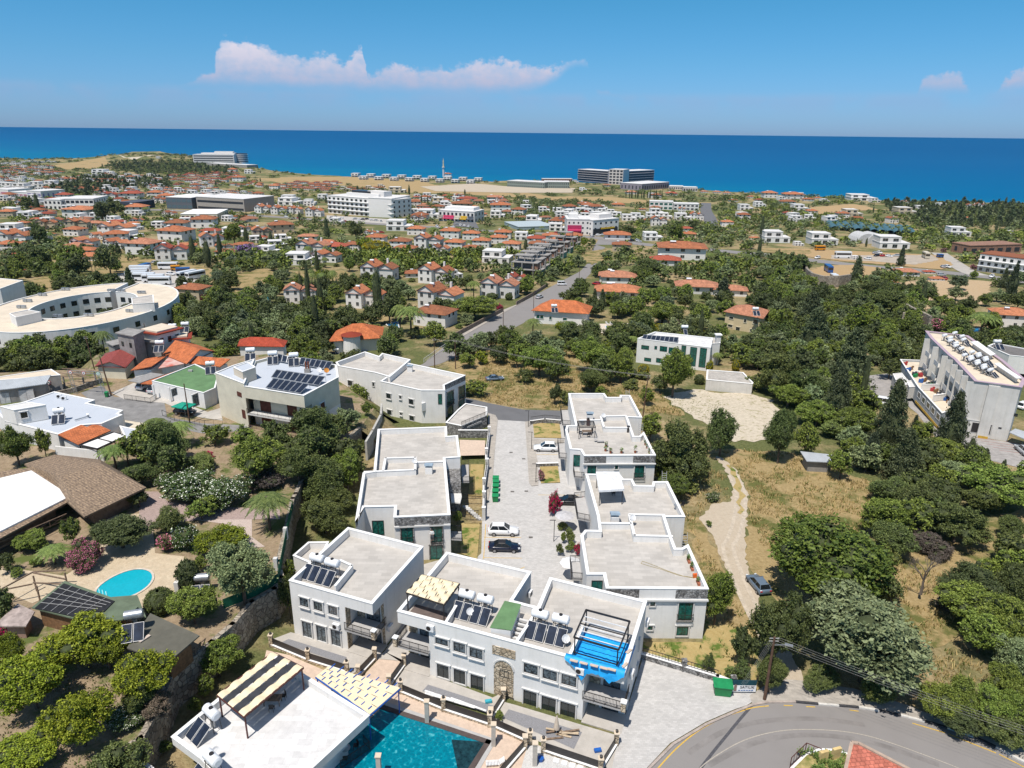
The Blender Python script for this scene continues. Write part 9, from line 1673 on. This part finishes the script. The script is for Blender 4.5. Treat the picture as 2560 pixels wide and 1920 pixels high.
L1_=[('pi','L4',830,250,780,560,'huge broad-crowned pine beside the dirt track'),('dk','L4',530,690,360,480,'dense dark tree over the corner utility pole'),('ol','L4',1150,780,860,620,'very wide grey-green tree standing above the road bend'),('ba','L4',1530,270,340,420,'bare grey tree on the dry slope'),('gr','L4',120,500,220,320,'bright green bush tree beside the end wall of the canopy roof house'),('dk','L4',300,820,170,260,'small dark tree between the lawn and the corner pole'),('dk','L4',60,950,85,150,'small dark bush alone on the weedy lawn'),('sh','L4',210,1020,100,110,None),('dk','L4',280,1000,120,150,None),('dk','L4',480,1020,220,240,None),('gr','L4',1850,560,420,300,None),('gr','L4',1900,730,380,300,None),('gr','L4',2080,680,360,320,None),('dk','L4',1820,420,360,260,None),('dk','L4',2100,420,280,260,None),('ol','L4',2110,900,260,260,None),('gr','L4',1600,1200,260,230,None),('gr','L4',1760,1180,260,280,None),('gr','L4',1950,1230,280,260,None),('gr','L4',2120,1260,260,260,None),('dk','L4',1720,1300,320,200,None),('dk','L4',2000,1370,360,200,None),('gr','L4',2080,1080,260,250,None),('sh','L4',1180,1130,260,160,None),('dk','L4',820,1060,240,160,None),('sh','L4',1280,470,180,200,None),('sh','L4',1250,250,160,180,None),('dk','L4',1290,110,300,240,None),('dr','L4',1620,560,140,90,None),('gr','L4',60,20,40,40,None),('dk','M3',1680,1020,430,420,'large dark tree mass behind the pergola roof house'),('gr','M3',1440,860,190,180,None),('dk','M3',1980,880,260,310,None),('gr','M3',1560,1170,240,180,None),('gr','M3',1600,1300,220,200,None),('sh','M3',1740,1320,130,110,None),('wh','M3',1905,1390,110,80,None),('gr','M3',1620,420,280,330,'tall green tree in front of the modern white villa'),('dk','M3',1510,530,140,120,None),('gr','M3',1220,390,240,220,None),('dk','M3',990,500,240,170,None),('sh','M3',1300,540,130,90,None),('gr','M3',350,200,200,200,None),('gr','M3',600,340,280,220,None),('gr','M3',740,420,170,170,None),('gr','M3',430,320,170,150,None),('dk','M3',490,470,150,100,None),('gr','M3',1000,300,290,240,None),('gr','M3',70,350,150,110,None),('sh','M3',820,640,120,130,None),('dk','M3',715,600,100,140,None),('gr','M3',100,560,200,120,None),('gr','M3',1060,600,100,80,None),('gr','M3',1400,620,120,130,None),('he','M3',1805,505,80,80,None),('he','M3',1310,460,60,70,None),('he','M3',1200,210,80,110,None),('he','M3',1230,160,70,90,None),('he','M3',1150,280,70,90,None),('he','M3',1110,320,60,80,None),('he','M3',1090,345,45,50,None),('he','M3',1065,375,50,50,None),('ye','M3',1385,430,90,80,None),('ye','M3',2080,400,60,90,None),('ye','M3',1880,400,60,90,None),('ye','M3',2040,230,110,60,None),('ye','M3',1500,128,130,30,None),('ye','M3',1800,165,140,30,None),('pa','M3',830,130,130,150,None),('pa','M3',550,110,130,150,None),('pa','M3',1300,230,110,120,None),('pa','M3',1000,150,80,80,None),('pa','M3',1940,350,80,110,None),('mg','M3',715,1440,100,190,'tall magenta bougainvillea at the edge of the paved court'),('pk','M3',610,1230,60,90,'pink bougainvillea in the small planted bed'),('mg','L3',730,305,50,80,'magenta bougainvillea by the white parasol'),('gr','L3',685,285,60,60,None),('sh','L3',680,215,60,110,None),('dk','L3',620,300,50,70,None),('sh','L3',640,160,70,60,None),('gr','L3',640,230,40,60,None),('gr','L3',250,1330,60,60,None),('gr','M2',1640,1540,60,90,None),('dk','M2',560,850,330,300,'dark tree in front of the cream solar-panel house'),('dk','M2',640,1060,330,320,None),('dk','M2',430,1130,300,260,None),('dk','M2',620,1270,300,300,None),('gr','M2',800,1180,260,260,None),('dk','M2',640,1520,330,260,'dense dark shrub tree left of the court terrace'),('dk','M2',740,1400,240,200,None),('ol','M2',810,790,190,150,None),('gr','M2',895,630,180,150,'round fig tree between the solar-panel house and the house above the garage'),('gr','M2',1010,760,90,150,None),('gr','M2',960,860,80,110,None),('sh','M2',920,1010,60,110,None),('gr','M2',935,720,50,60,None),('sh','M2',580,1440,110,160,None),('dr','M2',200,1260,260,170,None),('gr','M2',110,1080,380,330,'broad fresh green tree below the cream solar-panel house'),('dk','M2',320,980,180,150,None),('gr','M2',0,930,200,160,None),('pa','M2',210,1500,330,330,'fan palm by the gravel path of the walled garden'),('gr','M1',110,1030,260,280,None),('gr','M1',335,1010,120,200,'slim round-topped tree beside the white garden wall'),('dk','M1',1290,1000,330,330,'dense clump of dark broad-leaved plants left of the lane'),('pa','M1',1420,960,230,230,None),('pa','M1',1230,920,200,200,None),('pa','M1',900,1140,240,220,None),('pa','M1',1000,1130,180,180,None),('dk','M1',1110,1260,260,200,None),('sh','M1',1160,1080,220,160,None),('wh','M1',1480,1370,440,240,None),('wh','M1',1780,1400,380,280,None),('wh','M1',1330,1330,220,160,None),('sh','M1',1590,1190,260,140,None),('mg','M1',1630,1130,120,60,None),('gr','M1',1640,1530,180,150,None),('dk','M1',1090,1460,140,140,None),('gr','M1',1690,960,220,170,None),('dk','L1',740,185,360,210,'wide flat-crowned tree shading the restaurant terrace'),('pk','L1',525,335,200,190,'pink oleander by the oval pool terrace'),('wh','L1',1150,220,170,190,'white flowering oleander between path and plaza'),('pk','L1',1030,260,120,120,None),('sh','L1',1040,120,180,150,None),('gr','L1',1240,50,160,130,None),('ci','L1',1380,230,280,200,None),('ol','L1',1490,430,380,360,'large olive tree beside the green screen fence'),('he','L1',985,620,180,170,'clipped round hedge beside the oval pool'),('he','L1',1160,460,150,200,'clipped hedge beside the silver water heater'),('gr','L1',1240,390,90,90,None),('gr','L1',1230,310,90,90,None),('pa','L1',330,340,190,150,'yucca palm beside the pink oleander'),('gr','L1',100,445,80,60,None),('dk','L1',0,640,150,200,None),('gr','L1',220,380,90,60,None),('he','L1',495,265,90,60,None),('gr','L1',440,180,120,160,None),('gr','L1',200,250,200,100,None),('dk','L1',30,380,120,120,None),('mg','L1',30,800,140,90,'magenta bougainvillea by the low brick shed'),('gr','L1',1190,640,280,230,'green tree behind the timber hut, uphill one'),('gr','L1',1310,770,280,240,'green tree at the corner of the timber hut'),('ci','L1',510,870,430,330,'broad citrus tree in front of the pool hut'),('ci','L1',650,900,280,260,None),('ci','L1',880,1060,350,320,'round citrus tree below the timber hut'),('ci','L1',60,920,200,230,None),('ci','L1',180,1110,400,340,None),('ci','L1',290,1030,200,200,None),('ci','L1',480,1330,360,350,'bright citrus tree alone in the lower orchard'),('ci','L1',150,1580,380,220,None),('dk','L1',680,1480,420,350,None),('wh','L1',780,1330,230,160,None),('dr','L1',950,1260,240,170,None),('gr','L1',1270,1140,110,130,None),('gr','L1',1215,1270,90,90,None),('dk','L1',1780,560,110,260,None),('dk','L1',900,1420,200,200,None),('gr','L1',1010,1530,90,80,None),('gr','L1',1790,440,90,160,None),('co','M4',1200,720,300,480,'tall dark conifer in front of the podium'),('co','M4',1620,770,260,420,'tall dark conifer at the near end of the podium'),('co','M4',820,580,260,400,'dark conifer left of the apartment court'),('co','M4',920,320,360,400,'very tall conifer behind the apartment court'),('co','M4',1290,1000,320,360,None),('co','M4',1050,960,200,240,None),('co','M4',660,130,320,300,None),('co','M4',1830,1020,110,150,None),('co','M4',1965,1055,60,70,None),('co','M4',1345,790,90,150,None),('cy','M4',1005,480,60,330,'slender cypress at the corner of the apartment court'),('cy','M4',1735,960,90,200,None),('dk','M4',430,820,220,340,None),('gr','M4',610,880,180,200,None),('gr','M4',850,1030,170,190,None),('dk','M4',1180,1220,300,200,None),('dk','M4',1450,1270,360,280,None),('ol','M4',1620,1120,260,200,None),('gr','M4',1120,1400,320,260,None),('dk','M4',1200,1550,260,200,None),('dk','M4',1650,1440,360,280,None),('dr','M4',1450,1600,280,180,None),('gr','M4',1950,1180,480,260,None),('dk','M4',1820,1280,280,200,None),('dk','M4',2030,1480,200,160,None),('gr','M4',480,560,280,120,None),('gr','M4',680,700,280,110,None),('sh','M4',820,800,260,140,None),('gr','M4',950,740,260,200,None),('dk','M4',420,400,320,260,None),('dk','M4',600,470,280,220,None),('sh','M4',260,480,150,130,None),('ol','M4',540,240,180,120,None),('gr','M4',320,150,60,110,None),('dk','M4',350,220,180,90,None),('gr','M4',1100,260,200,140,None),('pk','M4',1350,60,130,60,None),('pk','M4',1490,85,150,100,'pink blossom tree on the high old stone wall'),('pa','M4',1820,80,200,170,'big palm beside the pool behind the apartment block'),('pa','M4',1150,240,110,110,None),('gr','M4',1400,840,160,160,None),('gr','M4',1560,960,280,160,None),('dk','M4',1180,380,160,130,None),('dk','M4',2030,140,200,120,None),('gr','M4',1650,90,140,80,None)]
for t_ in L1_:tree(*t_)
FARL={'T1':[('cy',1235,830,60,170),('cy',1330,860,70,170),('cy',1410,810,45,160),('cy',1975,1070,45,240),('cy',235,530,45,110),('cy',1740,760,36,90),('cy',1580,740,40,100),('cy',1675,760,26,60),('cy',1790,770,26,70),('co',830,1030,110,150),('dk',695,890,170,160),('co',755,825,50,70),('dk',480,930,180,150),('gr',460,860,160,130),('dk',240,870,150,120),('pa',1450,810,60,90),('pa',1980,850,60,90),('pa',2070,1030,70,120),('pa',2000,1010,60,120),('pa',2140,1020,70,130),('li',1595,830,150,80),('pi',1500,720,120,120),('dk',650,580,100,120),('dk',730,555,150,110),('dk',170,530,90,80),('co',2095,690,40,100),('cy',2030,1090,30,130),('cy',2115,1080,30,100),('cy',2165,1080,36,120),('pu',1325,1140,70,50),('he',175,990,45,50),('dk',240,720,100,130),('pa',940,580,50,50),('pa',320,755,60,80),('pa',620,480,35,50),('pa',640,500,35,50)],'T2':[('cy',175,920,50,230),('cy',625,980,90,290),('cy',225,1120,60,260),('cy',830,320,20,60),('pa',840,1160,180,220),('pa',770,1140,120,200),('pa',180,720,60,90),('pa',1245,960,100,130),('pa',740,810,70,110),('pa',340,900,60,120),('pa',270,910,60,120),('pa',210,910,60,130),('pa',985,580,60,50),('mg',1408,1078,50,60),('dk',700,1060,180,180),('dk',900,730,90,90),('co',300,570,50,120),('dk',485,570,90,110),('he',1365,1000,80,50),('he',1472,1005,50,50),('he',1535,962,50,40),('he',1697,928,50,36),('ci',550,660,110,80),('ye',620,690,190,40),('ye',1140,720,90,40),('cy',1580,670,36,80),('ci',1955,650,50,60),('gr',1000,1240,170,130),('dk',870,1230,110,70),('gr',1250,1060,260,80),('pa',420,1180,180,90),('cy',1730,660,30,60),('cy',950,390,14,60),('cy',932,395,12,50),('cy',1005,380,14,55)],'T3':[('cy',1915,540,34,190),('cy',1895,690,44,150),('cy',2045,745,36,80),('co',1610,1030,190,190),('ci',350,1320,150,110),('pa',1500,770,70,90),('pa',1560,750,60,90),('pa',1800,780,80,90),('pa',1640,790,60,70),('pa',1410,1010,90,60),('dk',1010,850,260,130),('ol',820,1090,130,90),('ol',1220,1040,130,90),('ol',1060,950,160,90),('ol',820,1150,170,110),('gr',1130,1190,330,180),('dk',1370,500,90,60),('dk',870,550,140,90),('pi',1230,560,130,110),('dr',1230,1300,110,110),('ol',1420,1280,170,90),('co',650,1090,90,130),('co',590,1080,70,120),('co',700,1100,60,100),('dk',390,1060,150,110),('ye',1120,1330,150,20),('pa',780,450,36,50),('dk',530,1230,1,1)],'T4':[('co',820,920,150,200),('co',1190,810,90,150),('cy',155,790,30,70),('cy',15,570,40,170),('ol',1315,1120,110,70),('gr',1520,1180,160,130),('ol',1650,1110,150,110),('ol',1680,1010,170,120),('ol',1450,1210,110,80),('co',2130,1000,130,240),('co',2050,990,90,160),('pa',1870,1340,190,170),('pa',1520,1270,130,110),('pk',1460,1345,110,60),('ol',1360,1040,120,110),('ol',1420,1060,110,90),('ci',1160,950,80,70),('pk',1540,755,50,40),('pk',1785,895,60,50),('dk',350,860,170,160),('dk',60,950,150,100),('gr',1070,990,160,110),('dk',960,1060,260,110),('ol',570,1110,150,90),('co',430,1280,330,330),('pi',830,1360,230,220),('dk',1120,1170,330,120),('dk',1250,1260,230,110),('pi',1050,1200,200,110)]}
for c,L_ in FARL.items():
 for k,x,y,w_,h_ in L_:
  if w_>5:tree(k,c,x,y,w_,h_)
for i in range(18):tree('cy','T3',838+i*16+(12 if i%3 else 0),268+(i%2)*4,12,62)
NOGO=[[sp(c,x,y)for x,y in pts]for c,pts in(('T4',[(360,900),(760,880),(1020,900),(900,1000),(760,1095),(520,1105),(380,1035)]),('T3',[(1600,1380),(1900,1420),(2212,1420),(1950,1330)]),('T2',[(0,235),(450,232),(900,258),(1500,340),(1900,300),(1900,350),(1100,350),(0,265)]),('T4',[(400,745),(1650,780),(1620,930),(400,830)]),('T1',[(640,960),(1330,940),(1320,1080),(900,1100),(640,1040)]))]
WOOD_=[([sp(c,x,y)for x,y in pts],dn,kk)for c,pts,dn,kk in(('T1',[(680,285),(830,262),(1240,270),(1400,300),(1530,310),(1500,350),(900,350),(700,310)],1.0,'co dk dk'),('T1',[(330,430),(440,380),(720,365),(1090,378),(1105,440),(760,450),(690,480),(500,490),(420,470),(330,500)],1.0,'co co dk'),('T4',[(1000,350),(2400,370),(2400,600),(1300,560),(1100,430)],.95,'dk ol co'),('T4',[(0,330),(800,520),(1300,600),(2300,620),(2300,760),(1300,770),(1200,620),(500,560),(0,600)],.85,'dk ol gr'),('T3',[(0,250),(800,330),(480,385),(280,400),(0,520)],.8,'ol dk'),('T3',[(900,520),(1900,400),(1900,640),(1500,700),(900,700)],.8,'dk gr ol'),('T3',[(1500,750),(2212,780),(2212,1420),(1900,1420),(1850,1100),(1400,880)],.7,'dk ol gr sh'),('T4',[(0,900),(400,1000),(1000,1050),(1200,1300),(1400,1508),(0,1508)],.75,'dk gr ol sh'),('M4',[(250,100),(1400,130),(1230,330),(1180,430),(1000,460),(900,640),(1000,760),(1180,980),(1480,1020),(1760,1080),(2101,1190),(2300,1330),(1850,1350),(1500,1300),(1080,1180),(800,1060),(620,800),(400,620),(230,480)],.8,'dk gr gr ol sh'),('M4',[(1000,1250),(1500,1280),(1800,1380),(1600,1500),(1400,1659),(1150,1659)],.9,'dk gr'),('L4',[(1660,380),(2300,300),(2300,1420),(1950,1380),(1720,640)],.9,'gr dk'),('M1',[(0,180),(850,200),(760,330),(700,440),(0,480)],.95,'gr gr dk'),('M1',[(1020,1080),(1250,1080),(1600,1180),(1900,1250),(1500,1290),(1180,1300),(1050,1200)],.8,'sh gr dk'),('M1',[(1500,100),(1850,90),(2212,60),(2212,220),(1900,230),(1550,230)],.9,'dk ol'),('T1',[(1400,800),(2212,780),(2212,900),(1900,960),(1450,1000)],.85,'ol dk gr'),('T1',[(1450,1010),(1850,1010),(1700,1286),(1180,1286),(1300,1150)],.8,'ol gr dk'),('M2',[(0,60),(650,60),(700,200),(600,330),(0,210)],.9,'ol gr dk'),('T2',[(400,740),(1300,720),(1300,860),(850,850),(520,840)],.9,'gr dk gr'),('T3',[(480,1130),(1600,1130),(1600,1400),(900,1340),(520,1240)],.65,'gr dk ol sh'),('M2',[(240,1000),(900,880),(960,1000),(920,1200),(880,1500),(420,1500),(440,1300)],.8,'dk dk gr'),('T1',[(0,780),(560,800),(600,960),(200,1000),(0,940)],.85,'dk gr ol'))]
XB=[]
for b,x0,x1,y0,y1 in OCCP:XB.append((b,x0-1.2,x1+1.2,y0-1.2,y1+1.2))
XG={}
for it in XB:
 for i in range(int(it[1]//40),int(it[2]//40)+1):
  for j in range(int(it[3]//40),int(it[4]//40)+1):XG.setdefault((i,j),[]).append(it)
def free(x,y,r=1.0):
 for b,x0,x1,y0,y1 in XG.get((int(x//40),int(y//40)),()):
  if x0<x<x1 and y0<y<y1 and(inpoly(x,y,b)or inpoly(x+r,y,b)or inpoly(x-r,y,b)or inpoly(x,y+r,b)or inpoly(x,y-r,b)):return False
 return True
random.seed(31);CAND=[];y=62.0;CZ=ccw(cz)
while y<2150:
 st=4.6 if y<230 else 6.0 if y<450 else 8.5 if y<900 else 13;hw=y*.82+20;x=-hw
 while x<hw:
  X,Y=x+random.uniform(-.45,.45)*st,y+random.uniform(-.45,.45)*st;x+=st
  z=gz(X,Y);u,v,d=proj(X,Y,z)
  if not(-120<u<2680 and v<2000):continue
  dn=None
  for pl,q,kk in WOOD_:
   if inpoly(u,v,pl):dn,ks=q,kk.split();break
  if dn is None:
   if Y<165 or(Y<215 and(X<-20 and z>0)):continue
   cl_=noise.noise(Vector((X*.022,Y*.022,3)));dn=(.60 if Y<380 else .48)if cl_>-.05 else .12;ks=('ol','dk','gr','sh','dk')if random.random()<.96 else('cy','pa','ci')
   if Y>900 and u>600 and v<470:dn*=.5
  if any(inpoly(u,v,f)for f in FIELDS):dn=.04 if Y>170 else 0
  if any(inpoly(u,v,f)for f in NOGO):dn=0.015
  if random.random()>dn or not inpoly(X,Y,CZ)or not free(X,Y,2.0 if Y<700 else 3):continue
  k=random.choice(ks);s_=random.uniform(.75,1.35)*(1 if Y<450 else 1.05 if Y<900 else 1.5);vz=1 if Y<400 else .72 if Y<900 else .48
  W,V={'sh':(3.4,1.9),'ol':(5.6,4.3),'dk':(6.2,5.6),'gr':(5.8,5.2),'co':(6.0,9.0),'cy':(2.4,9.5),'pa':(5.0,8.0),'ci':(4.2,3.4)}[k];CAND.append((d,k,X,Y,z,W*s_,V*s_*vz))
 y+=st
CAND.sort();far={k:[]for k in KD}
for d,k,X,Y,z,W,V in CAND:
 mat,nm,cat,desc=KD[k]
 if CNT.get(nm,0)<290 and(k not in('sh',)or CNT.get(nm,0)<180):
  CNT[nm]=CNT.get(nm,0)+1;key=mat+('.n' if k=='pa' else '.m' if d<420 else '.f');tput(key,(X,Y,z-.1),W,V,nm,cat,None,desc,'plants between the houses',.12 if k not in('sh','cy','co','pa')else 0)
 else:far[k if k!='pa' else 'gr'].append((X,Y,z,W,V))
def massed(k,items):
 mat,nm,_,_=KD[k];shp=mat.split('.')[1];vs=[]
 pr=[crown(shp,110,.13,30,.06)[0]for _ in range(4)]
 for i,(X,Y,z,W,V)in enumerate(items):a=i*1.7;q=pr[i%4];c_,s_=math.cos(a),math.sin(a);vs.append(np.stack([(q[...,0]*c_-q[...,1]*s_)*W+X,(q[...,0]*s_+q[...,1]*c_)*W+Y,q[...,2]*V+z],-1))
 A=np.concatenate(vs);me=npmesh('far_'+nm+'s',A,len(A),[LM[mat.split('.')[0]]]);o=bpy.data.objects.new('distant_woodland',me);COL.objects.link(o);o['kind']='stuff'
for k,it in far.items():
 if it:massed(k,it)
print('TREES',CNT,{k:len(v)for k,v in far.items()})
def tufts(name,polys,dens,mat,h,wd,skip=()):
 C=[]
 for c,pts in polys:
  W_=[P(c,x,y)for x,y in pts];zz=W_[0].z;b=[(p.x,p.y)for p in W_];xs,ys=[p[0]for p in b],[p[1]for p in b];n=int((max(xs)-min(xs))*(max(ys)-min(ys))*dens)
  for _ in range(n):
   X,Y=random.uniform(min(xs),max(xs)),random.uniform(min(ys),max(ys))
   if noise.noise(Vector((X*.25,Y*.25,0)))+.6*noise.noise(Vector((X*.9,Y*.9,2)))>-.12 and inpoly(X,Y,b)and free(X,Y,.3):C.append((X,Y,gz(X,Y)))
 C=np.array(C);C=np.repeat(C,3,0);n=len(C);a=RG.uniform(0,6.28,n);s=wd*RG.uniform(.5,1.4,n);t=h*RG.uniform(.4,1.4,n);u=np.stack([np.cos(a)*s,np.sin(a)*s,0*a],1);le=RG.normal(0,.35,(n,3))*t[:,None];C[:,:2]+=RG.normal(0,.12,(n,2));T=C+le;T[:,2]=C[:,2]+t
 me=npmesh(name,np.stack([C-u,C+u,T+u*.5,T-u*.5],1),n,[mat]);o=bpy.data.objects.new(name,me);COL.objects.link(o);o['kind']='stuff';return n
STR=leafmat('straw_blades',(.20,.14,.055),(.60,.46,.24),rnd=0);GRB=leafmat('weed_blades',(.035,.06,.01),(.16,.20,.05),rnd=0)
MEAD=[('M4',[(0,960),(330,965),(560,985),(800,1085),(1080,1190),(1000,1400),(1080,1640),(300,1640),(190,1400),(190,1240),(100,1080)]),('L4',[(1300,250),(1650,380),(1700,640),(1980,1100),(1500,1100),(1350,600)]),('M3',[(60,640),(260,240),(720,280),(1110,440),(1450,560),(1700,790),(1400,760),(790,730),(400,720)]),('L3',[(1420,150),(1480,250),(1600,420),(1700,620),(1830,830),(1560,760),(1540,560)]),('M3',[(1500,1250),(1850,1150),(2030,1260),(2030,1420),(1850,1480),(1750,1659),(1650,1500)])]
print('TUFTS',tufts('dry_grass',MEAD,5.5,STR,.42,.05),tufts('green_weeds',MEAD+[('M3',[(1400,700),(1530,640),(1700,780),(1600,900),(1480,820)]),('L3',[(1140,890),(1500,885),(1700,800),(1840,900),(1850,1190),(1380,1050)])],1.6,GRB,.35,.06),tufts('garden_undergrowth',[('M1',[(1020,1080),(1250,1080),(1950,1180),(2150,1300),(2000,1480),(1400,1420),(1180,1300)]),('L1',[(0,900),(600,1000),(900,1300),(700,1659),(0,1659)]),('M3',[(1530,650),(1860,620),(2000,700),(1900,830),(1700,780)]),('L1',[(0,900),(600,1000),(900,1300),(700,1659),(0,1659)]),('M2',[(420,1400),(880,1300),(880,1600),(420,1640)]),('M2',[(860,760),(1040,700),(1000,960),(900,1060)])],2.5,LM['bush'],.18,.06))
for r in TP.values():
 for o in[r]+list(r.children_recursive):bpy.data.objects.remove(o)
finish_labels()
